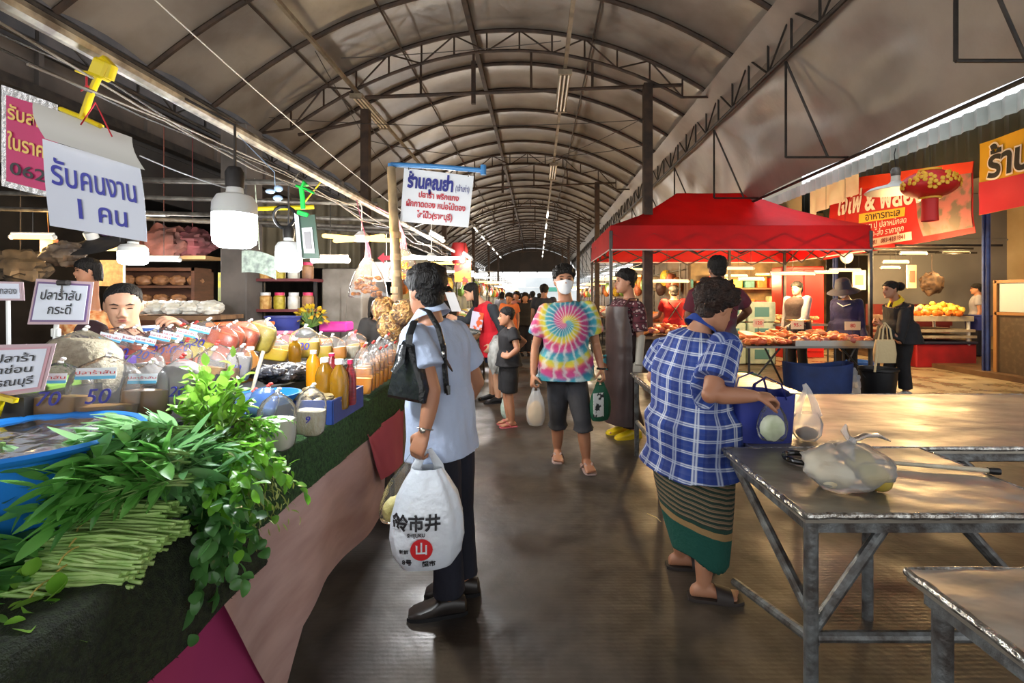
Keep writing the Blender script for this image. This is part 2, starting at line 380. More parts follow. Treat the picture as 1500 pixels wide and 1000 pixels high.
# --- right-hand slack tarpaulin hung from the eave beam, its struts
XT, ZT = 3.62, 3.06
M_tarp = roof_mat('slack_tarpaulin', (158, 146, 134), (132, 120, 110))
def tarp(u, v):
    y = -7+v*48.3; x = XR+.05+(XT-XR+.04)*max(0, u*1.3-.3)-.25*max(0, 1-u*7); z = 4.74+(ZT-4.74)*u
    s = math.sin(PI*u)*(.10+.07*noise.noise(V((y*.5, 3, 0)))); ph = ((y-3.38)/2.31) % 1
    w = .05*noise.noise(V((u*3+y*.6, y*1.3-u*2, 1)))*math.sin(PI*u)+.05*abs(math.sin(PI*ph))*math.sin(PI*u)
    return V((x+s*.8+w, y, z-s*.9+w+(.03*math.sin(PI*ph) if u > .9 else 0)))
struct('awning_ceiling', MB().slab(tarp, 14, 290, .004), M_tarp)
mb = MB()
for j in range(16):
    y = 3.38+2.31*j; x = XR+.06
    mb.tube([(x, y, 4.2), (x, y, ZT)], .016, 6); mb.tube([(x, y, 4.2), (x+.5, y, ZT)], .014, 6); mb.tube([(x, y, ZT), (XT+.12, y, ZT)], .014, 6)
mb.tube([(XT+.08, .3, ZT-.02), (XT+.08, 41, ZT-.02)], .02, 6)
struct('awning_strut_trim', mb, M_dark)
# neighbouring lean-to roof with its pale corrugated skirt
M_corr = mat('pale_corrugated_sheet', (196, 202, 192), .5, col2=(160, 166, 154), ns=2)
M_corrT = roof_mat('translucent_corrugated', (205, 210, 200), (170, 178, 165)); M_corrT.node_tree.nodes['Mix Shader'].inputs[0].default_value = .35
struct('lean_to_ceiling', MB().slab(lambda u, v: V((4.9+3.05*u, .5+v*40, 3.46+1.3*u+.018*math.sin((.5+v*40)*2*PI/.3))), 2, 540, .004), M_corrT)
struct('corrugated_skirt_trim', MB().slab(lambda u, v: V((4.86+.02*math.sin(v*40*2*PI/.16), .5+v*40, 3.47-.2*u)), 1, 1000, .003), M_corr)
struct('lean_to_beam_trim', MB().box((4.95, 21, 3.4), (.05, 40, .08)), mat('grey_blue_steel', (84, 96, 112), .5, .4), False)
for y in (4.2, 8.3, 12.6, 17, 22): struct('blue_post_trim', MB().tube([(8.0, y+.2, 0), (8.0, y+.2, 4.0)], .05, 10).tube([(7.93, y+.2, .1), (7.93, y+.2, 3.5)], .02, 6), mat('blue_paint_post', (62, 84, 150), .4, .2, col2=(50, 62, 108), ns=5))
# dark upper wall of the right shops, side wall, back wall
M_rwall = mat('grey_shop_wall', (128, 126, 124), .7, col2=(108, 106, 104), ns=.8)
M_metal = mat('ribbed_dark_wall', (70, 76, 70), .5, .3, col2=(92, 98, 90), ns=.8)
struct('wall_right_upper', MB().slab(lambda u, v: V((8.12, .5+v*40, 4.85-1.25*u)) + V((.02*math.sin(v*40*2*PI/.25), 0, 0)), 1, 640, .02), M_metal)
struct('wall_right_back', MB().box((11.6, 20, 2.2), (.1, 40, 4.6)), mat('warm_cream_wall', (206, 186, 146), .7, col2=(180, 156, 116), ns=.9), False)
struct('wall_right_cross', MB().box((9.9, 11.8, 2.2), (3.4, .1, 3.5)).box((9.9, 11.74, 2.82), (3.4, .04, .04)), M_rwall, False)
struct('wall_right_ceiling', MB().box((9.9, 20, 4.0), (3.5, 40, .08)), M_rwall, False)
# --- left shops: fascia under the eave, columns, back wall
M_fasc = mat('grimy_fascia', (104, 92, 82), .75, col2=(70, 63, 58), ns=1.6, nd=6)
M_lwall = mat('dark_grey_wall', (74, 74, 76), .8, col2=(52, 51, 52), ns=1.1, nd=6)
mb = MB().box((-4.95, 20, 3.62), (.06, 40, .36))
for j in range(30): mb.box((-4.9, .8+j*1.3, 3.62), (.05, .05, .4))
struct('fascia_trim', mb, M_fasc, False)
struct('beam_trim', MB().box((-4.92, 20, 3.4), (.14, 40, .1)).box((-4.92, 20, 3.82), (.1, 40, .06)), M_dark, False)
struct('wall_left_upper', MB().box((-5.1, 20, 3.05), (.06, 40, .75)), M_lwall, False)
struct('wall_left_top', MB().box((-5.6, 20, 4.6), (.06, 40, 1.6)), mat('soot_brick', (86, 76, 70), .9, col2=(60, 55, 52), ns=3), False)
struct('wall_left', MB().box((-8.6, 20, 1.9), (.1, 42, 3.9)), mat('shop_back_wall', (86, 80, 74), .8, col2=(58, 54, 52), ns=1.2), False)
struct('wall_left_cross', MB().slab(lambda u, v: V((-5.4+3.0*u, 8.2+.03*math.sin(u*90), 1.9+1.2*v)), 120, 1, .01), mat('cream_board_wall', (150, 140, 112), .7, col2=(110, 100, 84), ns=1.5), False)
struct('shop_ceiling', MB().box((-6.8, 20, 3.35), (3.5, 40, .06)), M_lwall, False)
M_conc = mat('stained_concrete', (146, 140, 130), .75, col2=(112, 104, 94), ns=3.5, nd=6, bump=.2)
struct('pillar_wall', MB().box((-2.23, 5.6, .86), (.46, .3, 1.72), bev=.012).box((-2.2, 5.44, .75), (.05, .02, 1.5)), M_conc, False)
struct('dark_pillar_wall', MB().box((-3.15, 5.1, 1.6), (.27, .3, 3.2), bev=.01), mat('sooty_concrete', (92, 86, 82), .8, col2=(64, 60, 58), ns=2.5), False)
# --- canopy pipe over the stall and loose wires
t = tag(MB().tube([(-1.2+.0*k, .55+k*.55, 2.05+.0) for k in range(8)], .024, 10).tube([(-1.2, 4.4, 2.05), (-1.2, 7.0, 2.06)], .022, 8).build('canopy_pipe', mat('paint_flaked_pipe', (176, 168, 150), .5, .3, col2=(92, 82, 72), ns=16), loc=(-1.2, 2, 2.05)), 'long flaking white pipe over the stall, with tags clipped to it', 'pipe')
def cable(pts, r, col, lab, name='cable'):
    o = MB().tube(pts, r, 5).build(name, mat('cable_'+str(col), col, .6), loc=pts[0]); return tag(o, lab, 'cable')
M_cord = (150, 142, 132)
cable(catenary(P(205, -20, 2.3), P(600, 318, 5.2), .04, 12), .004, (200, 196, 188), 'thin white wire running down across the roof to the pipe end')
cable(catenary(P(205, 228, 1.5), P(333, 276, 1.6), .005, 6), .0022, (170, 170, 170), 'thin wire from the white handwritten sheet to the big bulb')
for j, (a, b, s) in enumerate((((392, 172, 7.7), (948, 175, 7.75), .12), ((500, 85, 7), (822, 60, 7), .03), ((540, 206, 8), (948, 212, 8), .25), ((462, 75, 6.7), (600, 300, 12), .1), ((948, 170, 7.8), (690, 250, 14), .3))):
    cable(catenary(P(*a), P(*b), s, 12), .006, (60, 54, 50), ['sagging dark cable strung between the two near posts', 'dark cable from the ridge toward the right light rail', 'second sagging dark cable lower between the near posts', 'dark cable from the left rail toward the hanging sign', 'dark cable from the right post back toward the roof'][j])
mbw = []
for j in range(4):
    x0 = -1.2+.03*math.sin(j*2); pts = [V((x0+.05*(j-1.5)+.02*math.sin(k*1.7+j), 1.0+k*.42+j*.02, 2.0-.03*j+.02*math.sin(k*2.3+j*1.9))) for k in range(14)]
    cable(pts, .0035, [(60, 56, 52), (130, 120, 108), (40, 38, 38), (120, 110, 98), (66, 58, 50), (190, 184, 172)][j], ['dark grey', 'beige', 'black', 'taupe', 'brown', 'off-white'][j]+' electric wire twisted along the canopy pipe', 'electric_wire')

struct('shop_pipe_trim', MB().tube([(-5.0, 2.95, 2.15), (-1.2, 2.95, 2.09)], .018, 8).tube([(-5.0, 3.6, 2.2), (-1.2, 3.6, 2.09)], .016, 8).tube([(-5.0, 4.35, 2.2), (-1.2, 4.35, 2.09)], .02, 8).tube([(-5.0, 4.9, 2.25), (-1.2, 4.9, 2.09)], .02, 8).tube([(-5.0, 5.3, 2.3), (-1.2, 5.3, 2.09)], .02, 8), M_galv)
struct('shop_rail_trim', MB().box((7.75, 9.0, 2.38), (2.0, .04, .04)).box((7.75, 9.6, 2.38), (2.0, .04, .04)).box((8.0, 10.3, 2.38), (1.3, .04, .04)).box((7.4, 10.9, 2.38), (2, .04, .04)).box((9.2, 10.5, 2.38), (.9, .04, .04)), M_dark, False)
M_part = mat('brown_partition', (120, 96, 70), .7, col2=(84, 66, 50), ns=1.4)
struct('wall_right_row', MB().box((3.5, 26.5, 1.2), (.06, 31, 2.4)), M_part, False)
struct('wall_left_row', MB().box((-2.85, 25.5, 1.2), (.06, 32, 2.4)), mat('olive_partition', (128, 122, 84), .7, col2=(86, 84, 62), ns=1.4), False)

struct('wall_right_end', MB().box((5.85, 13.6, 1.9), (4.7, .08, 3.8)), mat('cluttered_brown_wall', (136, 114, 76), .7, col2=(84, 72, 50), ns=2.5), False)
# ================================================================ people
M_skin = {'tan': mat('skin_tan', (176, 126, 96), .5, sub=.12, col2=(164, 112, 84), ns=6), 'light': mat('skin_light', (206, 160, 130), .5, sub=.12, col2=(196, 146, 116), ns=6),
          'dark': mat('skin_dark', (140, 94, 68), .5, sub=.1, col2=(126, 82, 58), ns=6)}
M_hair = mat('black_hair', (14, 12, 11), .62, spec=.3, col2=(26, 22, 20), ns=40, bump=.8, bs=130, stretch=(1, 1, .25))
M_hairb = mat('brown_black_hair', (26, 18, 15), .65, spec=.3, col2=(52, 34, 26), ns=30, bump=.8, bs=90)
M_eye = mat('dark_eye', (18, 12, 10), .15); M_brow = mat('brow', (30, 22, 18), .8); M_lip = mat('lips', (150, 84, 74), .45)
HEAD = [(-.50, .11, .27, .06), (-.45, .18, .345, -.03), (-.36, .235, .365, -.19), (-.24, .275, .365, -.29), (-.12, .297, .37, -.365), (.0, .315, .36, -.40), (.12, .328, .375, -.43), (.24, .328, .355, -.435), (.34, .30, .30, -.40), (.42, .235, .20, -.31), (.475, .15, .09, -.19), (.50, .05, .0, -.09)]
def sell(t, e=2.4):
    c, s = math.cos(t), math.sin(t); return math.copysign(abs(c)**(2/e), c), math.copysign(abs(s)**(2/e), s)
def head_r(tab, z):
    for k in range(len(tab)-1):
        if z <= tab[k+1][0]:
            t = (z-tab[k][0])/(tab[k+1][0]-tab[k][0]); return [tab[k][i]+(tab[k+1][i]-tab[k][i])*t for i in range(1, 4)]
    return tab[-1][1:]
class Person:
    """skeleton in world metres; .J joints, body mesh, then garments"""
    def __init__(s, label, base, Ht, face, J=None, skin='tan', look=None, vox=.009, sw=.107, tor=None, arm=1.0, leg=1.0, curl=(.5, .5), palm=None, hs=1.0, barefoot=True, cat='person', nod=0, hh=None, legs=True, group=None, thumb=None, eyes=True):
        s.base = V(base); s.Ht = Ht; f = V((face[0], face[1], 0)).normalized(); s.f = f; r = V((f.y, -f.x, 0)); s.r = r; up = V((0, 0, 1)); s.vox = vox
        s.root = thing('person', label, cat, s.base, group)
        b = s.base; h = Ht
        D = {'pel': b+up*.53*h, 'wai': b+up*.62*h, 'che': b+up*.735*h, 'nec': b+up*.845*h, 'hea': b+up*.925*h+f*.012*h}
        for sd, q in (('R', 1), ('L', -1)):
            D['sh'+sd] = b+up*.812*h+r*q*sw*h; D['el'+sd] = b+up*.635*h+r*q*(sw+.025)*h-f*.01*h; D['wr'+sd] = b+up*.49*h+r*q*(sw+.03)*h+f*.03*h
            D['ha'+sd] = None
            D['hi'+sd] = b+up*.51*h+r*q*.052*h; D['kn'+sd] = b+up*.275*h+r*q*.055*h+f*.01*h; D['an'+sd] = b+up*.045*h+r*q*.055*h-f*.015*h; D['to'+sd] = None
        D.update({k: V(v) for k, v in (J or {}).items()})
        s.J = D
        for sd in 'RL':
            if D['ha'+sd] is None: D['ha'+sd] = D['wr'+sd]+(D['wr'+sd]-D['el'+sd]).normalized()*.1*h
            if D['to'+sd] is None: D['to'+sd] = D['an'+sd]+f*.1*h
        lf = V(look) if look else f
        lf = lf.normalized(); hr = lf.cross(up).normalized(); hu = hr.cross(lf)
        if nod: 
            lf2 = lf*math.cos(nod)-hu*math.sin(nod); hu = hu*math.cos(nod)+lf*math.sin(nod); lf = lf2
        s.hf, s.hr, s.hu = lf, hr, hu; s.hh = hh or .132*h+.01
        k = h/1.65
        T = tor or {}
        s.tor = [('pel', -.055, T.get('crotch', (.150, .10))), ('pel', .0, T.get('hip', (.172, .122))), ('wai', -.03, T.get('low', (.158, .112))), ('wai', .03, T.get('waist', (.148, .105))), ('che', -.0, T.get('chest', (.168, .122))), ('che', .05, T.get('bust', (.174, .118))), ('nec', -.055, T.get('shoulder', (.145, .085))), ('nec', -.01, T.get('top', (.075, .062)))]
        s.k = k; s.arm = arm; s.leg = leg; s.curl = curl; s.palm = palm or {}; s.hs = hs; s.thumb = thumb or {}
        s.barefoot = barefoot
        mb = MB(); s.trunk(mb); s.head(mb)
        for sd in 'RL':
            s.limb_arm(mb, sd); s.hand(mb, sd)
            if legs: s.limb_leg(mb, sd); s.foot(mb, sd)
        me = remesh(mb, vox, 2)
        s.skin = M_skin[skin]
        s.body = mesh_obj(me, 'body', s.skin, s.root, s.sockets)
        if eyes: s.features(eyes == 'down')
    def at(s, p): return V(p)
    def hp(s, x, y, z): return s.J['hea']+(s.hr*x+s.hf*y+s.hu*z)*s.hh
    def spine(s):
        J = s.J; pts = [J['pel'], J['wai'], J['che'], J['nec']]; out = []
        rt = (J['shR']-J['shL']).normalized(); rb = (J['hiR']-J['hiL']).normalized()
        names = ['pel', 'wai', 'che', 'nec']
        for nm, off, ab in s.tor:
            i = names.index(nm); t = (pts[min(i+1, 3)]-pts[max(i-1, 0)]).normalized()
            c = pts[i]+t*off*s.k; w = i/3
            r = (rb*(1-w)+rt*w); r = (r-t*r.dot(t)).normalized(); f = t.cross(r)
            out.append((c, r, f, ab[0]*s.k, ab[1]*s.k, t))
        return out
    def trunk(s, mb, inf=0, rings=None, e=2.5, n=24):
        rr = []
        for c, r, f, a, b, t in (rings or s.spine()):
            rr.append([c+r*(a+inf)*sell(2*PI*i/n, e)[0]+f*(b+inf)*sell(2*PI*i/n, e)[1] for i in range(n)])
        mb.loft(rr)
    def head(s, mb, n=20):
        rr = []
        for z, w, yf, yb in HEAD:
            ring = []
            for i in range(n):
                c, q = sell(2*PI*i/n, 2.2); ym = (yf+yb)/2; yy = (yf-yb)/2; ring.append(s.hp(c*w, ym+q*yy, z))
            rr.append(ring)
        mb.loft(rr)
        mb.tube([s.J['nec']-s.hu*.03*s.k-s.hf*.012, s.J['nec']*.55+s.hp(0, -.15, -.3)*.45, s.hp(0, -.11, -.2)], [.064*s.k, .054*s.k, .056*s.k], 14)
        M = Matrix((s.hr, s.hf, s.hu)).transposed(); h = s.hh
        mb.tube([s.hp(0, .33, .08), s.hp(0, .40, -.06), s.hp(0, .455, -.15)], [.03*h, .045*h, .06*h], 8)
        for q in (-1, 1):
            mb.ell(s.hp(q*.055, .395, -.165), (.045*h, .06*h, .04*h), M); mb.ell(s.hp(q*.32, -.06, -.03), (.035*h, .085*h, .15*h), M @ rot('Z', -q*.35))
        mb.ell(s.hp(0, .36, -.27), (.12*h, .045*h, .06*h), M); mb.ell(s.hp(0, .315, -.44), (.11*h, .08*h, .07*h), M)
        mb.ell(s.hp(0, .345, .10), (.2*h, .045*h, .05*h), M)
    def sockets(s, co, no):
        for q in (-1, 1):
            c = np.array(s.hp(q*.135, .37, .015)); d = ((co-c)**2).sum(1); co = co-np.outer(np.exp(-d/(.075*s.hh)**2)*.035*s.hh, np.array(s.hf))
        return co
    def features(s, down=False):
        M = Matrix((s.hr, s.hf, s.hu)).transposed(); h = s.hh
        for q in (-1, 1):
            MB().ell(s.hp(q*.135, .335, .01), (.058*h, .03*h, (.026 if not down else .010)*h), M @ rot('Z', -q*.25)).build('eye', M_eye, s.root)
            MB().tube([s.hp(q*.06, .37, .085), s.hp(q*.14, .362, .112), s.hp(q*.215, .315, .085)], [.012*h, .017*h, .008*h], 6).build('eyebrow', M_brow, s.root)
        MB().ell(s.hp(0, .385, -.25), (.085*h, .03*h, .02*h), M).ell(s.hp(0, .385, -.285), (.075*h, .03*h, .022*h), M).build('lips', M_lip, s.root)
    def limb(s, pts, rs, mb, n=14):
        path = []; rad = []
        for i in range(len(pts)-1):
            for t in (0, .25, .5, .75):
                path.append(pts[i].lerp(pts[i+1], t)); u = t
                rad.append(rs[i][0]*(1-u)**2+2*rs[i][1]*u*(1-u)+rs[i][2]*u*u if len(rs[i]) == 3 else rs[i][0])
        path.append(pts[-1]); rad.append(rs[-1][2]); mb.tube(path, rad, n)
        for i, p in enumerate(pts): mb.ell(p, (rs[i][0] if i < len(rs) else rs[-1][2])*.98, nu=12, nv=8)
    def limb_arm(s, mb, sd, inf=0, upto=None):
        J = s.J; a = s.arm*s.k
        s.limb([J['sh'+sd], J['el'+sd], J['wr'+sd]], [(.052*a, .05*a, .037*a), (.038*a, .043*a, .026*a)], mb)
    def limb_leg(s, mb, sd):
        J = s.J; a = s.leg*s.k
        s.limb([J['hi'+sd], J['kn'+sd], J['an'+sd]], [(.084*a, .078*a, .053*a), (.053*a, .068*a, .036*a)], mb)
    def hand(s, mb, sd):
        J = s.J; w = J['wr'+sd]; d = (J['ha'+sd]-w).normalized(); q = 1 if sd == 'R' else -1; k = s.k*s.hs
        n = V(s.palm.get(sd, -s.r*q)); n = (n-d*n.dot(d)).normalized(); t = V(s.thumb.get(sd, s.f)); t = (t-d*t.dot(d)-n*t.dot(n))
        t = t.normalized() if t.length > .05 else d.cross(n)*q
        rr = []
        for u, hw, th in ((-.01, .026, .022), (.02, .034, .024), (.05, .041, .024), (.085, .042, .02), (.096, .038, .014)):
            rr.append([w+d*u*k+t*hw*k*sell(2*PI*i/12, 3)[0]+n*th*.62*k*sell(2*PI*i/12, 3)[1] for i in range(12)])
        mb.loft(rr)
        c = s.curl[0 if sd == 'R' else 1]
        for off, ln, bend in ((.030, .072, .95), (.010, .080, 1.0), (-.011, .075, 1.08), (-.031, .058, 1.18)):
            p = w+d*.088*k+t*off*k; pts = [p-d*.02*k, p]; a = 0
            for j, fr_ in enumerate((.45, .32, .25)):
                a += c*bend*(.8 if j == 0 else 1.0); p = p+(d*math.cos(a)+n*math.sin(a)+t*off*.6)*ln*fr_*k; pts.append(p)
            mb.tube(pts, [.0095*k, .0098*k, .009*k, .0082*k, .007*k], 8); mb.ell(pts[-1], .007*k, nu=8, nv=6)
        p = w+d*.025*k+t*.030*k; a = (d*.55+t*.75+n*.35).normalized(); b = (d*.85+t*.25+n*(.25+.5*c)).normalized()
        pts = [p, p+a*.038*k, p+a*.038*k+b*.03*k, p+a*.038*k+b*.052*k]
        mb.tube(pts, [.014*k, .0125*k, .0105*k, .008*k], 8); mb.ell(pts[-1], .008*k, nu=8, nv=6)
        s.grip = getattr(s, 'grip', {}); g = w+d*.10*k+n*.03*k; s.grip[sd] = g
    def foot(s, mb, sd):
        J = s.J; an = J['an'+sd]; td = (J['to'+sd]-an); td.z = 0; td.normalize(); k = s.k; z0 = s.base.z+(an.z-s.base.z-.045*s.Ht); r = V((td.y, -td.x, 0))
        rr = []
        for u, w, h in ((-.065, .018, .03), (-.055, .028, .05), (-.02, .033, .07), (.03, .036, .068), (.08, .042, .045), (.13, .045, .03), (.155, .04, .024)):
            c = V((an.x, an.y, 0))+td*u*k; ring = []
            for i in range(12):
                a, b = sell(2*PI*i/12, 2.6); ring.append(V((c.x+r.x*a*w*k, c.y+r.y*a*w*k, z0+.012*k+(h*.5+b*h*.5)*k)))
            rr.append(ring)
        mb.loft(rr)
        if s.barefoot:
            for j in range(5):
                o = (.036-.018*j)*(-1 if sd == 'R' else 1); p = V((an.x, an.y, z0+.024*k))+td*(.15-.006*j)*k+r*o*k
                mb.ell(p+td*.022*k, ((.013 if j == 0 else .0095)*k,)*3, nu=8, nv=6); mb.tube([p-td*.02*k, p+td*.02*k], (.012 if j == 0 else .009)*k, 8)
        s.z0 = z0
    # ---------------- garments
    def cloth_noise(s, amp=.006, sc=9, st=(1, 1, .5)): return wrinkle(amp, sc, st, s.base.x*7)
    def shirt(s, m, name='shirt', sleeve=.55, hem=-.08, inf=.016, flare=.01, sl_inf=.02, rings=None, collar=None, amp=.007, long=False, vox=None, e=2.5, neck=0):
        mb = MB(); sp = s.spine(); rr = []
        for i, (c, r, f, a, b, t) in enumerate(sp):
            if i == 0: continue
            x = inf+(flare if i <= 2 else 0)
            if i == len(sp)-1: x = inf*.5+neck
            rr.append((c, r, f, a+x, b+x, t))
        c, r, f, a, b, t = rr[0]; rr.insert(0, (c+t*hem*s.k, r, f, a+flare, b+flare, t))
        if rings: rr = rings(rr)
        s.trunk(mb, 0, rr, e); J = s.J; ak = s.arm*s.k
        for sd in 'RL':
            sh, el, wr = J['sh'+sd], J['el'+sd], J['wr'+sd]
            inn = sh.lerp(J['nec'], .35); p = [inn, sh]
            rs = [.05*ak, .058*ak+sl_inf*.6]
            if long: p += [sh.lerp(el, .5), el, el.lerp(wr, .5), el.lerp(wr, .94)]; rs += [.055*ak+sl_inf*.6, .046*ak+sl_inf*.6, .042*ak+sl_inf*.6, .033*ak+sl_inf*.5]
            elif sleeve > 0: p += [sh.lerp(el, sleeve*.5), sh.lerp(el, sleeve)]; rs += [.056*ak+sl_inf, .054*ak+sl_inf*1.25]
            if sleeve > 0 or long: mb.tube(p, rs, 16); mb.ell(sh, .057*ak+sl_inf*.5, nu=12, nv=8)
        me = remesh(mb, vox or s.vox*1.05, 3); o = mesh_obj(me, name, m, s.root, s.cloth_noise(amp)); s.pat(o, sleeve); return o
    def pat(s, o, sleeve=.5):
        """cloth coordinates: x around the limb or trunk, y along it"""
        me = o.data; n = len(me.vertices); off = parent_loc(s.root); J = s.J; segs = [(J['pel'], J['nec'], s.r, 0)]
        for sd, q in (('R', 1), ('L', -1)): segs.append((J['sh'+sd]+(J['el'+sd]-J['sh'+sd])*.12, J['el'+sd], s.f, 1))
        at = me.attributes.new('pat', 'FLOAT_VECTOR', 'POINT'); buf = np.zeros((n, 3))
        for i, v in enumerate(me.vertices):
            p = v.co+off; best = None
            for a, b, ref, arm in segs:
                ax = (b-a); L = ax.length; ax = ax/L; t = (p-a).dot(ax)
                d = (p-a-ax*max(0, min(t, L))).length-(.17 if not arm else .07)*s.k
                if arm and t < 0: d += .05
                if best is None or d < best[0]: best = (d, a, ax, ref, t, arm)
            d, a, ax, ref, t, arm = best; ref = (ref-ax*ref.dot(ax)).normalized(); o2 = ax.cross(ref); w = p-a-ax*t
            ang = math.atan2(w.dot(o2), w.dot(ref)); buf[i] = (ang*(.15 if not arm else .075)*s.k, t, arm)
        at.data.foreach_set('vector', buf.ravel())
    def legs_cloth(s, m, name='trousers', upto=.93, inf=.018, flare=.012, top=.03, amp=.006, knee_off=0, vox=None):
        mb = MB(); sp = s.spine(); J = s.J; k = s.k
        rr = [(c, r, f, a+inf, b+inf, t) for c, r, f, a, b, t in sp[:3]]
        s.trunk(mb, 0, rr)
        for sd in 'RL':
            hi, kn, an = J['hi'+sd], J['kn'+sd], J['an'+sd]; pts = [hi, hi.lerp(kn, .5), kn]; rs = [.088*s.leg*k+inf, .078*s.leg*k+inf, .056*s.leg*k+inf]
            if upto <= .5: t = upto/.5; pts = [hi, hi.lerp(kn, .5*t), hi.lerp(kn, t)]; rs[2] = rs[0]*(1-t)+rs[2]*t+flare; rs[1] = rs[0]*(1-t*.5)+rs[1]*t*.5+flare*.5
            else: u = (upto-.5)/.5; pts += [kn.lerp(an, u*.5), kn.lerp(an, u)]; rs += [.056*s.leg*k+inf, .05*s.leg*k+inf+flare]
            mb.tube(pts, rs, 16)
        me = remesh(mb, vox or s.vox*1.1, 3); return mesh_obj(me, name, m, s.root, s.cloth_noise(amp, 8, (1, 1, .6)))
    def skirt(s, m, rings, name='skirt', amp=.01):
        mb = MB(); mb.loft(rings); me = remesh(mb, s.vox*1.1, 3); return mesh_obj(me, name, m, s.root, s.cloth_noise(amp, 7, (1, 1, .25)))
    def shoes(s, m, name='shoe', style='shoe', m2=None):
        for sd in 'RL':
            J = s.J; an = J['an'+sd]; td = (J['to'+sd]-an); td.z = 0; td.normalize(); k = s.k; z0 = s.base.z+(an.z-s.base.z-.045*s.Ht); r = V((td.y, -td.x, 0)); mb = MB(); M = Matrix((r, td, V((0, 0, 1)))).transposed()
            c0 = V((an.x, an.y, z0))
            if style == 'flip':
                prof = [(-.075, .030), (-.05, .040), (0, .042), (.06, .047), (.11, .051), (.15, .047), (.175, .030)]
                rr = [[c0+td*u*k+r*a*w*k+V((0, 0, zz*k)) for a, zz in ((-1, -.002), (1, -.002), (1, .012), (-1, .012))] for u, w in prof]
                mb.loft(rr); o = mb.build(name, m, s.root)
                MB().tube([c0+td*.02*k+r*.046*k+V((0, 0, .012*k)), c0+td*.07*k+r*.03*k+V((0, 0, .058*k)), c0+td*.125*k+r*.0*k+V((0, 0, .03*k))], .010*k, 8, flat=.6).tube([c0+td*.02*k-r*.046*k+V((0, 0, .012*k)), c0+td*.07*k-r*.03*k+V((0, 0, .058*k)), c0+td*.125*k+V((0, 0, .03*k))], .010*k, 8, flat=.6).build('strap', m2 or m, o)
            elif style == 'slide':
                prof = [(-.078, .030), (-.05, .042), (0, .044), (.06, .049), (.11, .053), (.155, .05), (.19, .030)]
                rr = [[c0+td*u*k+r*a*w*k+V((0, 0, zz*k)) for a, zz in ((-1, -.003), (1, -.003), (1.02, .008), (1, .016), (-1, .016), (-1.02, .008))] for u, w in prof]
                mb.loft(rr); o = mb.build(name, m, s.root)
                b = MB().slab(lambda u, v: c0+td*(.055+.08*v)*k+r*math.cos(PI*(1-u))*.052*k+V((0, 0, (.012+(.062-.024*v)*math.sin(PI*u)**.7)*k)), 14, 4, .005*k); b.build('strap', m2 or m, o)
            else:
                rr = []
                for u, w, h in ((-.08, .022, .045), (-.07, .036, .07), (-.02, .041, .088 if style != 'low' else .075), (.035, .043, .085), (.085, .05, .062), (.13, .052, .048), (.165, .046, .04), (.188, .028, .028)):
                    ring = []
                    for i in range(14):
                        a, b = sell(2*PI*i/14, 2.8); ring.append(c0+td*u*k+r*a*w*k+V((0, 0, (h*.5+b*h*.5)*k)))
                    rr.append(ring)
                mb.loft(rr); o = mb.build(name, m, s.root)
                MB().loft([[c0+td*u*k+r*a*w*k+V((0, 0, zz*k)) for a, zz in ((-1, -.002), (1, -.002), (1, .016), (-1, .016))] for u, w in ((-.084, .026), (-.06, .041), (0, .044), (.08, .053), (.14, .053), (.175, .044), (.193, .026))]).build('sole', m2 or m, o)
    def hair(s, m=None, style='short', line=.30, vol=.035, amp=.012):
        m = m or M_hair; h = s.hh; mb = MB(); C = s.hp(0, -.04, .04)
        def fn(d):
            # d local: x right, y front, z up
            el = d.z; fr_ = d.y; hl = line+.0*el
            edge = hl*max(0, fr_)**1.3-.90*max(0, -fr_)**.55-.34*(1-abs(fr_))*abs(d.x)
            if style in ('long', 'bob'): edge = hl*max(0, fr_)**1.4-.75*(1-max(0, fr_))
            if style == 'buzz': edge += .04
            t = max(0, min(1, (el-edge)/.17+.5)); t = t*t*(3-2*t)
            z = max(-.5, min(.499, d.z*.5)); w, yf, yb = head_r(HEAD, z)
            return t
        nu, nv = 40, 28; vs = []; fs = []
        for j in range(nv+1):
            th = PI*j/nv
            for i in range(nu):
                ph = 2*PI*i/nu; d = V((math.sin(th)*math.cos(ph), math.sin(th)*math.sin(ph), -math.cos(th))); t = fn(d)
                # march out to head surface
                lo, hi = .1, .7
                for _ in range(14):
                    mid = (lo+hi)/2; p = d*mid+V((0, -.04, .04)); w, yf, yb = head_r(HEAD, max(-.5, min(.5, p.z))); ym = (yf+yb)/2; yy = (yf-yb)/2
                    ins = p.z < .5 and p.z > -.5 and (abs(p.x)/w)**2.2+(abs(p.y-ym)/yy)**2.2 < 1
                    if ins: lo = mid
                    else: hi = mid
                nz = noise.noise(d*5+V((s.base.x, 0, 0)))*amp*3+noise.noise(d*14)*amp
                vo = vol*(.35+.8*max(0, min(1, (d.z+.15)/.5)))
                rad = lo+(vo+nz if t > .01 else 0)*t-.06*(1-t)
                p = d*rad+V((0, -.04, .04)); vs.append(s.hp(p.x, p.y, p.z))
        for j in range(nv):
            for i in range(nu): a, b = j*nu+i, j*nu+(i+1) % nu; fs.append((a, b, b+nu, a+nu))
        mb.add(vs, fs)
        if style == 'short':
            Mx = Matrix((s.hr, s.hf, s.hu)).transposed(); mb.ell(s.hp(0, -.25, -.17), (.255*h, .16*h, .19*h), Mx, 16, 10, fn=lambda d: 1+.08*noise.noise(d*6+V((s.base.x, 0, 0))))
        hm = mb.build('hair', m, s.root)
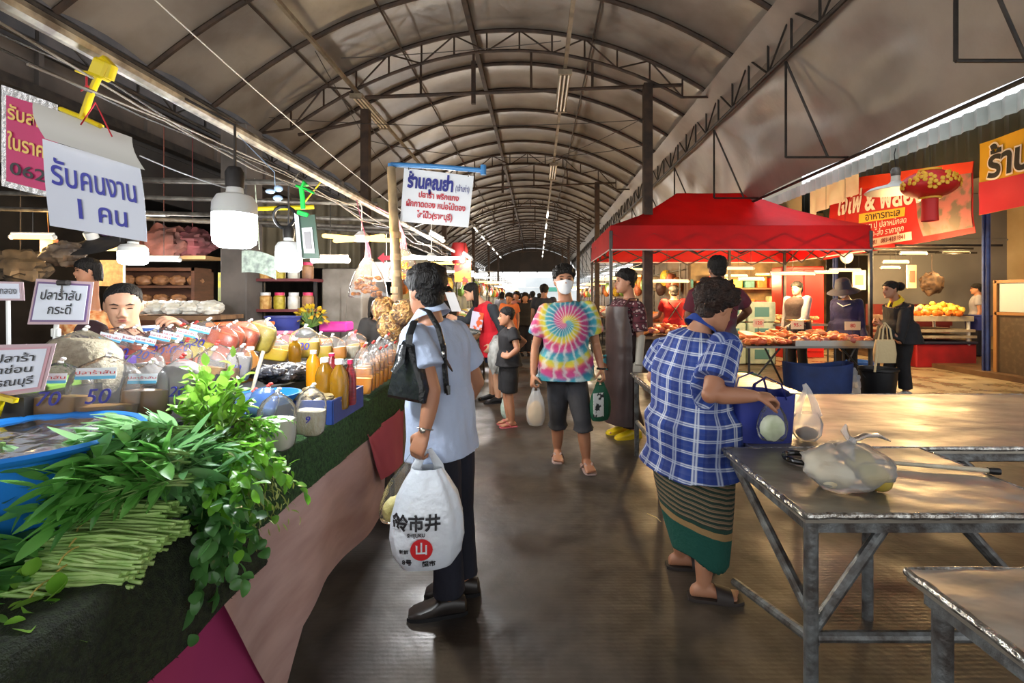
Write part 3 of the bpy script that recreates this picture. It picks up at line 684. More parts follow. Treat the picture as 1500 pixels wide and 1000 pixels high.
        if style in ('long', 'bob'):
            L = 1.15 if style == 'long' else .62; q = MB()
            for k in range(26):
                a = -PI*.08-PI*.84*k/25+R.uniform(-.04, .04); x, y = .36*math.cos(a), -.06+.40*math.sin(a)*1.0; pts = []
                for j in range(6):
                    u = j/5; p = s.hp(x*(1+.12*u)+R.uniform(-.015, .015), y-.05*u, .22-.1*u)-V((0, 0, s.hh*L*u*R.uniform(.92, 1.0))); pts.append(p)
                q.tube(pts, [.05*h, .055*h, .055*h, .05*h, .04*h, .012*h], 6)
            q.build('hair_lengths', m, s.root)
        if style == 'bun': MB().ell(s.hp(0, -.64, .14), (.27*h, .30*h, .27*h), fn=lambda d: 1+.08*noise.noise(d*4)).tube([s.hp(0, -.4, .1), s.hp(0, -.5, .12)], .1*h, 10).build('hair_bun', m, s.root)
        if style == 'tail': MB().tube([s.hp(0, -.42, .2), s.hp(0, -.62, .12), s.hp(0, -.66, -.15), s.hp(0, -.58, -.45)], [.07*h, .12*h, .10*h, .03*h], 8).build('ponytail', m, s.root)
        return hm
    def apron(s, m, top=.02, bottom=.12, halfw=.2, name='apron', inf=.03):
        """bib and skirt wrapped on the front"""
        sp = s.spine(); J = s.J; z1 = J['nec'].z-.07*s.k; z0 = s.base.z+bottom
        def fn(u, v):
            z = z1+(z0-z1)*v; bib = z > J['wai'].z
            best = None; pts = sp
            k = 0
            while k < len(pts)-2 and pts[k+1][0].z < z: k += 1
            a_, b_ = pts[k], pts[k+1]; t = max(0, min(1, (z-a_[0].z)/max(1e-6, b_[0].z-a_[0].z)))
            c = a_[0].lerp(b_[0], t); a = a_[3]*(1-t)+b_[3]*t+inf; b = a_[4]*(1-t)+b_[4]*t+inf; a = max(a, sp[1][3]+inf-.01); b = max(b, sp[1][4]+inf)
            if z < sp[0][0].z: c = V((sp[1][0].x, sp[1][0].y, z)); a, b = sp[1][3]+inf+.0, sp[1][4]+inf; a += .03*(sp[0][0].z-z); b += .05*(sp[0][0].z-z)
            span = 1.3 if not bib else 1.05+.25*max(0, 1-(z-J['wai'].z)/(.18*s.k))
            ang = PI/2+(u-.5)*2*span; x, y = sell(ang, 2.4)
            w = .006*noise.noise(V((u*9, v*5, s.base.x)))
            p = c+s.r*x*(a+w)+s.f*y*(b+w); p.z = z; return p
        o = MB().slab(fn, 22, 26, .006).build(name, m, s.root)
        mb = MB(); up = V((0, 0, 1))
        for q in (0, 1): 
            p = fn(.12+.76*q, 0); sh = J['nec']+s.r*(.06*(2*q-1)*-1)*s.k*1.0+up*.0
            sh = J['nec']+s.r*.075*s.k*(-1 if (p-J['nec']).dot(s.r) < 0 else 1)+up*.005
            mb.tube([p, sh+s.f*.04, sh-s.f*.05, J['che']-s.f*.12*s.k], .012, 6, flat=.4)
        mb.build('apron_strap', m, o); return o
def cloth(name, col, **k): 
    k.setdefault('rough', .85); k.setdefault('bump', .25); k.setdefault('bs', 26); k.setdefault('ns', 5); return mat(name, col, **k)
def pattern_mat(name, kind):
    if name in MATS: return MATS[name]
    m = mat(name, (200, 200, 200), .85, bump=.2, ns=20); nt = m.node_tree; L = nt.links.new; N = nt.nodes.new; b = nt.nodes['Principled BSDF']
    at = N('ShaderNodeAttribute'); at.attribute_name = 'pat'; sx = N('ShaderNodeSeparateXYZ'); L(at.outputs['Vector'], sx.inputs[0])
    def mth(op, a, bb=None, c=None):
        n = N('ShaderNodeMath'); n.operation = op
        for i, x in enumerate((a, bb, c)):
            if x is None: continue
            if isinstance(x, (int, float)): n.inputs[i].default_value = x
            else: L(x, n.inputs[i])
        return n.outputs[0]
    def ramp(fac, stops, interp='LINEAR'):
        r = N('ShaderNodeValToRGB'); r.color_ramp.interpolation = interp; e = r.color_ramp.elements
        while len(e) < len(stops): e.new(.5)
        for k, (p, c) in enumerate(stops): e[k].position = p; e[k].color = rgb(*c)
        L(fac, r.inputs[0]); return r.outputs[0]
    def mixc(f, a, c, bt='MIX'):
        x = N('ShaderNodeMix'); x.data_type = 'RGBA'; x.blend_type = bt
        for sk, val in ((0, f), (6, a), (7, c)):
            if isinstance(val, (int, float)): x.inputs[sk].default_value = val
            elif isinstance(val, tuple): x.inputs[sk].default_value = rgb(*val)
            else: L(val, x.inputs[sk])
        return x.outputs[2]
    if kind == 'plaid':
        def lines(c, per):
            f = mth('FRACT', mth('DIVIDE', mth('ADD', c, 10.0), per))
            return ramp(f, [(0, (0, 0, 0)), (.06, (255, 255, 255)), (.13, (70, 70, 70)), (.2, (255, 255, 255)), (.27, (0, 0, 0)), (.55, (0, 0, 0)), (.6, (55, 55, 55)), (.85, (0, 0, 0))])
        h = lines(sx.outputs[1], .062); v = lines(sx.outputs[0], .058)
        f = N('ShaderNodeMix'); f.data_type = 'RGBA'; f.blend_type = 'SCREEN'; f.inputs[0].default_value = 1; L(h, f.inputs[6]); L(v, f.inputs[7])
        bw = N('ShaderNodeRGBToBW'); L(f.outputs[2], bw.inputs[0])
        col = mixc(bw.outputs[0], (34, 62, 140), (206, 214, 226))
        dk = mth('FRACT', mth('DIVIDE', mth('ADD', sx.outputs[0], 10.03), .116)); dk2 = ramp(dk, [(0, (255, 255, 255)), (.5, (150, 160, 190))], 'CONSTANT')
        col = mixc(.6, col, dk2, 'MULTIPLY'); L(col, b.inputs['Base Color'])
    if kind == 'sarong':
        y = sx.outputs[1]
        tc = N('ShaderNodeTexCoord'); sz = N('ShaderNodeSeparateXYZ'); L(tc.outputs['Object'], sz.inputs[0]); z = sz.outputs[2]
        z = mth('ADD', z, mth('MULTIPLY', sz.outputs[0], .3))
        n = N('ShaderNodeTexNoise'); n.inputs['Scale'].default_value = 5; L(tc.outputs['Object'], n.inputs['Vector'])
        z = mth('ADD', z, mth('MULTIPLY', mth('SUBTRACT', n.outputs[0], .5), .035))
        f = mth('FRACT', mth('DIVIDE', mth('ADD', z, 10), .0235))
        st = ramp(f, [(0, (32, 50, 40)), (.42, (140, 118, 88)), (.5, (128, 108, 84)), (.72, (60, 50, 44)), (.8, (134, 114, 88)), (.9, (30, 60, 46))], 'CONSTANT')
        zz = N('ShaderNodeMapRange'); L(z, zz.inputs[0]); zz.inputs[1].default_value = 0; zz.inputs[2].default_value = 1
        low = ramp(zz.outputs[0], [(0, (10, 74, 62)), (.295, (150, 120, 78)), (.325, (26, 58, 46)), (.34, (255, 255, 255))], 'CONSTANT')
        sel = ramp(zz.outputs[0], [(0, (0, 0, 0)), (.34, (255, 255, 255))], 'CONSTANT'); bw = N('ShaderNodeRGBToBW'); L(sel, bw.inputs[0])
        L(mixc(bw.outputs[0], low, st), b.inputs['Base Color'])
    if kind == 'tiedye':
        tc = N('ShaderNodeTexCoord'); s3 = N('ShaderNodeSeparateXYZ'); L(tc.outputs['Object'], s3.inputs[0])
        x = mth('SUBTRACT', s3.outputs[0], TD[0]); z = mth('SUBTRACT', s3.outputs[2], TD[1])
        rr = mth('SQRT', mth('ADD', mth('MULTIPLY', x, x), mth('MULTIPLY', z, z))); an = mth('DIVIDE', mth('ARCTAN2', z, x), 2*PI)
        n = N('ShaderNodeTexNoise'); n.inputs['Scale'].default_value = 14; n.inputs['Detail'].default_value = 4; L(tc.outputs['Object'], n.inputs['Vector'])
        sp = mth('ADD', mth('ADD', mth('MULTIPLY', rr, 5.0), an), mth('MULTIPLY', mth('SUBTRACT', n.outputs[0], .5), .16))
        f = mth('FRACT', mth('ADD', sp, 4.98))
        col = ramp(f, [(0, (40, 122, 146)), (.22, (60, 146, 158)), (.30, (176, 178, 58)), (.46, (202, 174, 58)), (.56, (196, 100, 102)), (.66, (178, 58, 110)), (.86, (170, 64, 124)), (.95, (84, 108, 144)), (1, (40, 122, 146))])
        ray = mth('ADD', mth('MULTIPLY', mth('SINE', mth('ADD', mth('MULTIPLY', an, 2*PI*26), mth('MULTIPLY', n.outputs[0], 9))), .5), .5)
        ray = mth('MULTIPLY', mth('POWER', ray, 3.0), .6)
        L(mixc(ray, col, (196, 204, 202)), b.inputs['Base Color'])
    if kind == 'blockprint':
        v = N('ShaderNodeTexVoronoi'); v.inputs['Scale'].default_value = 26; tc = N('ShaderNodeTexCoord'); L(tc.outputs['Object'], v.inputs['Vector'])
        s3 = N('ShaderNodeSeparateXYZ'); L(tc.outputs['Object'], s3.inputs[0]); f = mth('FRACT', mth('MULTIPLY', s3.outputs[2], 14))
        a = ramp(v.outputs['Distance'], [(0, (168, 140, 140)), (.34, (44, 20, 28)), (.5, (88, 34, 46))], 'CONSTANT'); c = ramp(f, [(0, (150, 126, 126)), (.22, (255, 255, 255))], 'CONSTANT')
        L(mixc(.55, a, c, 'MULTIPLY'), b.inputs['Base Color'])
    return m
TD = (-.06, 1.185)
def collar(s, m, h=.045, spread=.02, tips=True):
    J = s.J; t = (J['hea']-J['nec']).normalized(); t = (t+V((0, 0, 1))).normalized(); f = (s.f-t*s.f.dot(t)).normalized(); r = f.cross(t); c = J['nec']-t*.0
    def fn(u, v):
        a = PI/2+.25+u*(2*PI-.5); k = .066*s.k+spread*v; drop = .035*math.sin(a)*s.k
        tip = (.05*max(0, math.sin(a))**3*s.k if tips else 0)*v
        return c+r*math.cos(a)*(k+tip*.4)+f*(math.sin(a)*(k+tip*.7))+t*(h*(1-v*.75)*s.k-drop-tip*.3)
    return MB().slab(fn, 28, 4, .004).build('collar', m, s.root)
def gp(x, y, h): return V((x, y, .045*h))
C_white = cloth('uniform_pale_blue', (178, 192, 216), col2=(166, 180, 206))
C_navy = cloth('navy_trousers', (22, 25, 40), col2=(16, 18, 30))
C_blackc = cloth('black_cloth', (22, 22, 25), col2=(32, 31, 34)); C_charc = cloth('charcoal_cloth', (58, 58, 62), col2=(46, 46, 50))
# ---- 1: shopper in pale blue shirt
c = V((-.45, 2.15, 0)); h = 1.54; Y = 2.15
A = Person('person in a pale blue short-sleeved shirt carrying two shopping bags beside the green-edged stall', (-.43, 2.18, 0), h, (-.85, .53), dict(
    pel=P(648, 632, 2.16), wai=P(645, 575, 2.17), che=P(638, 520, 2.16), nec=P(630, 468, 2.14), hea=P(624, 426, 2.13), shL=P(608, 494, 2.0), shR=P(668, 488, 2.29), elL=P(634, 572, 1.93), wrL=P(622, 632, 1.90), haL=P(606, 672, 1.88),
    elR=P(700, 560, 2.42), wrR=P(676, 600, 2.5), hiL=P(640, 640, 2.07), hiR=P(665, 640, 2.25), knL=P(654, 752, 2.09), knR=P(674, 745, 2.26), anL=V((-.385, 2.10, .045*h)), anR=V((-.345, 2.24, .045*h)), toL=V((-.60, 2.06, 0)), toR=V((-.5, 2.23, 0))),
    skin='tan', look=(-.66, .75, -.03), vox=.0062, arm=.95, leg=1.0, curl=(.4, .95), palm={'L': (.5, .85, 0)}, thumb={'L': (-.85, .4, 0)}, barefoot=False, tor=dict(low=(.156, .112), waist=(.156, .112), hip=(.156, .112), crotch=(.14, .095)), hh=.222)
A.shirt(C_white, sleeve=.62, hem=-.10, inf=.024, flare=.012, sl_inf=.026, amp=.008); collar(A, C_white, .06, .03)
A.legs_cloth(C_navy, upto=.97, inf=.012, flare=.014); A.hair(vol=.06, amp=.02, line=.28)
A.shoes(mat('brown_black_leather', (48, 42, 38), .35, col2=(36, 32, 30), ns=9), m2=M_black)
w = A.J['wrL']; d = (A.J['wrL']-A.J['elL']).normalized(); a_, b_, _ = frame_of(d)
t = tag(MB().tube([w-d*.012+a_*.031*math.cos(2*PI*i/20)+b_*.027*math.sin(2*PI*i/20) for i in range(21)], .006, 6, flat=.5).ell(w-d*.012+V((-.004, -.03, 0)), (.012, .006, .012)).build('wristwatch', mat('silver_steel', (190, 186, 176), .25, .9), loc=w), 'silver bracelet watch on the wrist of the shopper in pale blue', 'watch')
# ---- 2: woman in plaid shirt and striped sarong
h = 1.5
B = Person('person in a blue plaid shirt and green striped sarong standing at the metal table', (.78, 2.32, 0), h, (.78, .62), dict(
    pel=P(1016, 655, 2.35), wai=P(1014, 600, 2.34), che=P(1012, 545, 2.33), nec=P(1026, 482, 2.31), hea=P(1048, 450, 2.28), shR=P(1062, 508, 2.16), shL=P(975, 512, 2.5), elR=P(1040, 578, 2.06), wrR=P(1104, 580, 2.08), haR=P(1138, 581, 2.09),
    elL=P(958, 552, 2.55), wrL=P(1010, 590, 2.75), hiR=P(1030, 665, 2.28), hiL=P(998, 662, 2.42), knR=P(1035, 760, 2.24), knL=P(1000, 750, 2.45), anR=gp(.765, 2.2, h), anL=gp(.735, 2.46, h), toR=V((1.0, 2.17, 0)), toL=V((1.0, 2.44, 0))),
    skin='tan', look=(.86, .42, -.28), nod=.05, vox=.0065, arm=1.12, leg=.95, curl=(.95, .5), palm={'R': (0, .25, -1)}, thumb={'R': (.5, -.8, .2)}, hh=.215, tor=dict(hip=(.2, .16), low=(.2, .165), waist=(.195, .16), chest=(.19, .145), bust=(.185, .13), shoulder=(.15, .1)))
B.shirt(pattern_mat('blue_plaid', 'plaid'), sleeve=.72, hem=-.085, inf=.022, flare=.034, sl_inf=.026, amp=.008); collar(B, MATS['blue_plaid'], .045, .022, False)
rr = []
for z, px, wd, dp, yy in ((.72, 1014, .19, .17, 2.35), (.62, 1013, .212, .185, 2.35), (.50, 1015, .205, .17, 2.34), (.38, 1018, .19, .15, 2.33), (.27, 1022, .172, .13, 2.31), (.155, 1027, .14, .11, 2.28)):
    cc = V(((px-CX)*yy/F, yy, z)); ring = []
    for i in range(40):
        a = 2*PI*i/40; x, y = sell(a, 2.2); fold = 1+.018*math.sin(a*5+z*8)
        p = cc+B.r*x*wd*fold*.93+B.f*y*dp*fold; k = max(0, (.5-z)/.35); p.z += k*(-.24*(p.x-cc.x)+.05*math.sin(a*3)*.3); ring.append(p)
    rr.append(ring)
B.skirt(pattern_mat('striped_sarong', 'sarong'), rr, 'sarong', amp=.009)
B.hair(M_hairb, vol=.13, amp=.035, line=.4); B.shoes(mat('dark_brown_rubber', (46, 38, 34), .6), 'slipper', 'slide')
e = B.hp(.33, -.06, .05); MB().tube([B.hp(.345, -.16, -.02), B.hp(.355, -.05, .07), B.hp(.30, .3, .04), B.hp(.27, .40, .03)], .0022, 6).build('glasses', M_dark, B.root)
# ---- 3: tie-dye shopper
h = 1.67
Cc = Person('person in a face mask and a rainbow spiral tie-dye T-shirt walking down the aisle', (.284, 3.95, 0), h, (.08, -1), dict(
    pel=P(829, 548, 3.95), wai=P(829, 513, 3.95), che=P(829, 480, 3.94), nec=P(829, 440, 3.93), hea=P(826, 410, 3.9), shR=P(800, 455, 3.93), shL=P(861, 452, 3.93), elR=P(784, 508, 3.95), wrR=P(781, 548, 3.85), elL=P(873, 503, 4.0), wrL=P(881, 540, 3.9),
    hiR=P(818, 552, 3.95), hiL=P(842, 552, 3.95), knR=P(817, 612, 4.05), knL=P(853, 615, 3.85), anR=gp(.175, 4.16, h), anL=gp(.40, 3.90, h), toR=V((.17, 3.7, 0)), toL=V((.46, 3.5, 0))),
    skin='tan', look=(.10, -1, .02), vox=.009, curl=(1.2, 1.2), palm={'R': (.8, .3, 0), 'L': (-.8, .3, 0)}, thumb={'R': (0, -1, 0), 'L': (0, -1, 0)}, hh=.235, sw=.1, arm=.9, leg=.92)
Cc.shirt(pattern_mat('rainbow_tiedye', 'tiedye'), 'tshirt', sleeve=.68, hem=-.03, inf=.034, flare=.03, sl_inf=.036, amp=.01)
Cc.legs_cloth(C_charc, 'cropped_trousers', upto=.62, inf=.02, flare=.022); Cc.hair(vol=.06, amp=.03, line=.4); Cc.shoes(mat('pinkish_rubber', (176, 150, 142), .6), 'flip_flop', 'flip')
def mask(s, m):
    def fn(u, v):
        a = PI/2+(u-.5)*2.1; z = -.06-.40*v; w, yf, yb = head_r(HEAD, z); k = 1.10+.05*math.sin(PI*v); ym = (yf+yb)/2; yy = (yf-yb)/2
        q = (.07*math.exp(-((u-.5)*7)**2)*max(0, 1-v*1.6)); return s.hp(math.cos(a)*w*k, ym+math.sin(a)*yy*k+q, z+.05*(1-abs(u-.5)*2)*(1-2*v)+.012*math.sin(v*14)*0)
    o = MB().slab(fn, 16, 10, .003).build('face_mask', m, s.root)
    for q in (-1, 1): MB().tube([s.hp(q*.27, .22, -.12), s.hp(q*.335, 0, -.02), s.hp(q*.35, -.14, -.05)], .002, 5).build('ear_loop', m, o)
    return o
M_mask = cloth('white_mask', (226, 230, 234)); mask(Cc, M_mask)
w = Cc.J['wrL']; tag(MB().tube([w+V((.034*math.cos(a), .034*math.sin(a), .004)) for a in [2*PI*i/16 for i in range(17)]], .008, 6).build('wristband', M_black, loc=w), 'black band on the wrist of the person in tie-dye', 'wristband')
# ---- 4: boy
h = 1.29
D = Person('boy in black T-shirt and black shorts standing with his arm across his belly', (-.31, 5.2, 0), h, (-.96, -.28), dict(shL=P(752, 487, 5.05), shR=P(746, 486, 5.3), elL=P(758, 512, 4.98), wrL=P(744, 523, 4.95), haL=P(733, 518, 5.0), elR=P(768, 500, 5.4), wrR=P(752, 515, 5.38), hea=P(742, 463, 5.16), nec=P(749, 480, 5.18)),
           skin='tan', look=(-.97, -.2, 0), vox=.009, leg=1.0, arm=1.05, hh=.20, cat='boy', curl=(.6, .6), palm={'L': (0, .9, -.2)}, thumb={'L': (0, 0, 1)})
D.shirt(C_blackc, 'tshirt', sleeve=.5, hem=-.04, inf=.02, flare=.02); D.legs_cloth(C_blackc, 'shorts', upto=.47, inf=.022, flare=.025); D.hair(style='buzz', vol=.03, amp=.008, line=.45); D.shoes(mat('pink_rubber', (196, 96, 104), .6), 'flip_flop', 'flip')
# ---- 5: woman in red vest
h = 1.63
E_ = Person('person with long dark hair in a red printed vest leaning over the fish stall', (-.56, 6.4, 0), h, (-.95, -.3), dict(pel=P(722, 512, 6.4), wai=P(720, 488, 6.4), che=P(714, 465, 6.38), nec=P(704, 443, 6.36), hea=P(690, 427, 6.33), shL=P(722, 452, 6.22), shR=P(700, 450, 6.52), elL=P(737, 487, 6.15), wrL=P(722, 505, 6.12), elR=P(684, 470, 6.5), wrR=P(668, 466, 6.45),
    anL=gp(-.52, 6.32, h), anR=gp(-.62, 6.55, h)), skin='light', look=(-.93, -.25, -.25), vox=.011, hh=.225)
E_.shirt(cloth('dark_slate_sleeves', (44, 50, 56), col2=(34, 38, 44)), 'jacket', long=True, inf=.016, flare=.01)
M_vest = cloth('red_vest', (206, 24, 42), col2=(186, 18, 34)); E_.shirt(M_vest, 'vest', sleeve=0, inf=.026, flare=.018)
MB().slab(lambda u, v: P(688+17*u+4*v, 480-25*v+4*u, 6.215-.03*u-.015*math.sin(PI*u)), 8, 8, .01).build('printed_patch', mat('patch_print', (196, 190, 210), .8, col2=(206, 90, 44), ns=9, ramp=(.5, .54)), E_.root)
E_.legs_cloth(cloth('denim', (48, 72, 118), col2=(36, 54, 92)), 'shorts', upto=.42, inf=.026, flare=.02); E_.hair(style='long', vol=.05, line=.5); E_.shoes(M_black, style='low')
# ---- 6: apron man
h = 1.70
Fm = Person('person in a long brown rubber apron, gloves and yellow boots beside the red tent', (.90, 4.82, 0), h, (-.95, -.32), dict(shL=P(934, 450, 4.66), shR=P(905, 446, 4.95), elL=P(938, 500, 4.62), wrL=P(936, 530, 4.58), haL=P(931, 552, 4.58), elR=P(899, 497, 4.98), wrR=P(893, 520, 4.86), haR=P(884, 540, 4.82), hea=P(916, 412, 4.8), nec=P(922, 438, 4.82)),
            skin='tan', look=(-.97, -.1, .0), vox=.0095, hh=.235, arm=.92, curl=(.5, .5), palm={'L': (.3, .95, 0), 'R': (.2, -.9, 0)}, thumb={'L': (-1, 0, 0), 'R': (-1, 0, 0)})
Fm.shirt(pattern_mat('maroon_block_print', 'blockprint'), 'shirt', sleeve=.72, inf=.018, flare=-.004, sl_inf=.026)
Fm.legs_cloth(cloth('brown_trousers', (52, 36, 32)), upto=.95, inf=.03, flare=.03)
M_apr = mat('brown_rubber_apron', (66, 50, 48), .38, col2=(52, 38, 36), ns=4, bump=.15); Fm.apron(M_apr, bottom=.15, inf=.058)
Fm.hair(vol=.07, amp=.02, line=.4)
M_boot = mat('yellow_rubber', (214, 184, 30), .35)
Fm.shoes(M_boot, 'rubber_boot', 'shoe', M_boot)
def glove(s, sd, m, cuff=.1):
    q = MB(); hs = s.hs; s.hs = hs*1.13; s.hand(q, sd); s.hs = hs; w = s.J['wr'+sd]; d = (s.J['el'+sd]-w).normalized()
    q.tube([w-d*.03, w, w+d*cuff*.5, w+d*cuff], [.04*s.k, .036*s.k, .04*s.k, .045*s.k], 12); me = remesh(q, s.vox*.7, 2); mesh_obj(me, 'glove', m, s.root)
glove(Fm, 'L', cloth('grey_knit_glove', (178, 172, 158)), .26); glove(Fm, 'R', mat('teal_rubber_glove', (58, 142, 152), .4), .08)
# ---- 7: man seen from behind under the tent
h = 1.74
Gm = Person('person in a grey and maroon T-shirt with back turned, behind the plaid shirt', (1.68, 4.5, 0), h, (.12, 1), dict(hea=P(1051, 394, 4.5), elR=P(1096, 455, 4.55), wrR=P(1080, 470, 4.75), elL=P(1008, 470, 4.6), wrL=P(1030, 490, 4.8)), skin='dark', vox=.011, hh=.24, look=(.1, 1, -.15))
Gm.shirt(mat('grey_maroon_shirt', (74, 72, 78), .85, col2=(92, 30, 44), ns=1.6, ramp=(.48, .52)), 'tshirt', sleeve=.6, inf=.024); Gm.legs_cloth(C_navy, upto=.95); Gm.hair(vol=.04, line=.3); Gm.shoes(M_black)
# ---- 8: red-shirted vendor
h = 1.62
def simple(label, px, Y, h, f, top, low, J=None, hair='short', skin='tan', long=False, low_up=.95, vox=.014, hh=.23, look=None, cat='person', **k):
    x = (px-CX)*Y/F; s = Person(label, (x, Y, 0), h, f, J, skin=skin, vox=vox, hh=hh, look=look, barefoot=False, cat=cat, **k)
    s.shirt(top, 'shirt', sleeve=.55, long=long, inf=.02, flare=.02); s.legs_cloth(low, upto=low_up, inf=.02); s.shoes(M_black, style='low')
    if hair: s.hair(style=hair, vol=.05)
    return s
C_red = cloth('red_cloth', (196, 34, 36), col2=(176, 26, 30))
R8 = simple('person in a red shirt with crossed dark apron straps under the red tent', 987, 8.5, 1.62, (.1, 1), C_red, C_blackc, dict(elL=P(966, 462, 8.7), wrL=P(952, 468, 9.0)), eyes=False)
sp = R8.J; bk = -R8.f*.155
MB().tube([sp['shL']+R8.r*.05+bk*.6+V((0, 0, .03)), sp['che']+bk, sp['wai']+R8.r*.12+bk*.9], .016, 6, flat=.4).tube([sp['shR']-R8.r*.05+bk*.6+V((0, 0, .03)), sp['che']+bk, sp['wai']-R8.r*.12+bk*.9], .016, 6, flat=.4).build('apron_strap', C_blackc, R8.root)
# ---- 9: grey sleeves, dark vest
C_greyl = cloth('pale_grey_cloth', (152, 150, 158), col2=(136, 134, 144)); C_vestd = cloth('dark_brown_vest', (62, 46, 46), col2=(48, 36, 38))
R9 = simple('person in pale grey sleeves and dark vest facing left behind the meat table', 1168, 8.3, 1.68, (-.85, -.5), C_greyl, C_blackc, dict(elL=P(1178, 468, 8.05), wrL=P(1150, 482, 7.95)), hair='tail', long=True, skin='light')
R9.shirt(C_vestd, 'vest', sleeve=0, inf=.034)
# ---- 10: hat
C_indigo = cloth('indigo_jacket', (38, 36, 84), col2=(28, 27, 66))
R10 = simple('person in a wide-brimmed dark hat, face mask and indigo jacket at the meat table', 1240, 7.95, 1.62, (-.75, -.66), C_indigo, C_blackc, dict(hea=P(1235, 425, 7.88), elL=P(1262, 478, 7.75), wrL=P(1268, 500, 7.55), elR=P(1222, 482, 8.0), wrR=P(1228, 505, 7.8)), long=True, look=(-.75, -.6, -.25))
mask(R10, M_mask); R10.shirt(C_indigo, 'jacket_body', sleeve=0, inf=.05, flare=.05)
M_hat = cloth('dark_slate_hat', (52, 54, 72), col2=(42, 43, 58)); hb = MB(); hm = Matrix((R10.hr, R10.hf, R10.hu)).transposed()
hb.lathe([(.0, .17), (.06, .165), (.1, .13), (.118, .03), (.122, .0), (.2, -.04), (.235, -.062), (.237, -.068), (.2, -.05), (.118, -.006), (.10, .02), (.08, .11), (0, .14)], R10.hp(0, -.03, .16), 28, hm, sy=1.1); hb.build('brimmed_hat', M_hat, R10.root)
tag(MB().tube([R10.J['nec']+R10.f*.13+R10.r*.10+V((0, 0, -.06)), R10.J['nec']+R10.f*.17+V((0, 0, -.12)), R10.J['nec']+R10.f*.15-R10.r*.10+V((0, 0, -.08))], [.01, .018, .012], 6, flat=.5).build('mask_lanyard', M_mask, R10.root))
# ---- 11: black jacket, tote
h = 1.69
R11 = Person('person with hair bun, black jacket and yellow collar at the right tent leg', (5.12, 6.78, 0), h, (-.97, -.25), dict(hea=P(1304, 424, 6.75), nec=P(1313, 444, 6.76), shL=P(1326, 458, 6.58), shR=P(1308, 456, 6.92), elL=P(1318, 500, 6.5), wrL=P(1293, 478, 6.62), haL=P(1281, 462, 6.75), elR=P(1300, 490, 7.0), wrR=P(1290, 476, 6.98), haR=P(1279, 470, 7.02), anL=gp(5.18, 6.72, h), anR=gp(5.02, 6.9, h)),
             skin='tan', look=(-1, -.1, -.08), vox=.01, hh=.235, barefoot=False, palm={'L': (-.4, .9, 0), 'R': (0, -1, 0)}, thumb={'L': (0, 0, 1), 'R': (0, 0, 1)}, curl=(.9, .9))
R11.shirt(C_blackc, 'jacket', long=True, inf=.034, flare=.05, hem=-.14); R11.legs_cloth(C_blackc, upto=.95, inf=.022); R11.hair(style='bun', vol=.03, line=.5); R11.shoes(mat('white_trainer', (196, 198, 196), .5, col2=(150, 152, 150), ns=20), 'trainer')
collar(R11, cloth('yellow_cloth', (222, 190, 40)), .07, .03)
# ---- 12..: others in the distance
simple('person seen only as head and shoulders behind the blue post and fruit stall', 1432, 10.6, 1.72, (-.8, .6), C_greyl, C_navy, hair='short')
simple('person in black top behind the hanging snack bags, half hidden by the pole', 556, 4.4, 1.42, (.8, -.5), C_blackc, cloth('floral_blue', (70, 80, 130), col2=(190, 190, 210), ns=24), hair='bob', vox=.012)
simple('dark-haired person beside the white paper, behind the shopper in pale blue', 655, 8.75, 1.6, (.6, -.8), C_blackc, C_blackc, hair='bob', skin='tan')
V1 = Person('stall keeper with tied-back hair looking down over the sauce bags', (-1.93, 2.3, 0), 1.5, (.62, -.78), dict(pel=V((-1.96, 2.34, .8)), wai=V((-1.95, 2.32, .93)), che=V((-1.94, 2.3, 1.06)), nec=P(190, 490, 2.25), hea=P(181, 447, 2.2), elL=P(285, 512, 2.35), wrL=P(274, 484, 2.2), haL=P(254, 468, 2.14)), skin='light', look=(.6, -.8, -.1), nod=.12, eyes='down', vox=.006, hh=.2, curl=(.5, .7), palm={'L': (-.5, -.5, -.6)}, thumb={'L': (-.8, .2, .5)})
V1.shirt(cloth('dark_maroon_cloth', (58, 30, 38), col2=(44, 24, 30)), 'tshirt', sleeve=.5, inf=.014, hem=-.2); V1.legs_cloth(C_blackc, upto=.9); V1.hair(style='tail', vol=.012, amp=.004, line=.95)
simple('child in an orange floral top sitting back among the left stalls', 132, 4.2, 1.52, (.2, -1), mat('orange_floral', (206, 110, 52), .85, col2=(232, 190, 130), ns=22), C_navy, dict(hea=P(128, 396, 4.1)), hair='bob', vox=.012, hh=.2, look=(-.6, -.8, -.1), cat='child')
simple('person in a dark T-shirt with short hair walking away right of the crowd', 797, 9.2, 1.66, (.1, 1), C_charc, C_navy, hair='buzz', eyes=False)
crowd = [(769, 11.5, 1.52, C_blackc, 'long', 'black-dressed'), (757, 13.0, 1.58, cloth('rust_cloth', (150, 84, 66)), 'bob', 'rust-dressed'), (746, 10.5, 1.5, cloth('orange_tee', (206, 110, 60)), 'short', 'orange-shirted'), (780, 14.5, 1.6, C_navy, 'short', 'navy-dressed'),
         (735, 16, 1.6, C_greyl, 'bob', 'pale grey'), (764, 18, 1.58, cloth('olive_cloth', (96, 100, 70)), 'short', 'olive-dressed'), (790, 20, 1.6, cloth('cream_cloth', (210, 200, 180)), 'long', 'cream-dressed'), (752, 22, 1.62, C_blackc, 'short', 'dark, distant'), (775, 24, 1.6, C_red, 'bob', 'small red-topped')]
for px, Y, hh_, top, hr_, w in crowd: simple(w+' passer-by in the far aisle'+(' before the bright exit' if Y > 15 else ' past the tie-dye'), px, Y, hh_, (R.uniform(-.4, .4), R.choice((-1, 1))), top, C_navy, hair=hr_, vox=.02, eyes=False)
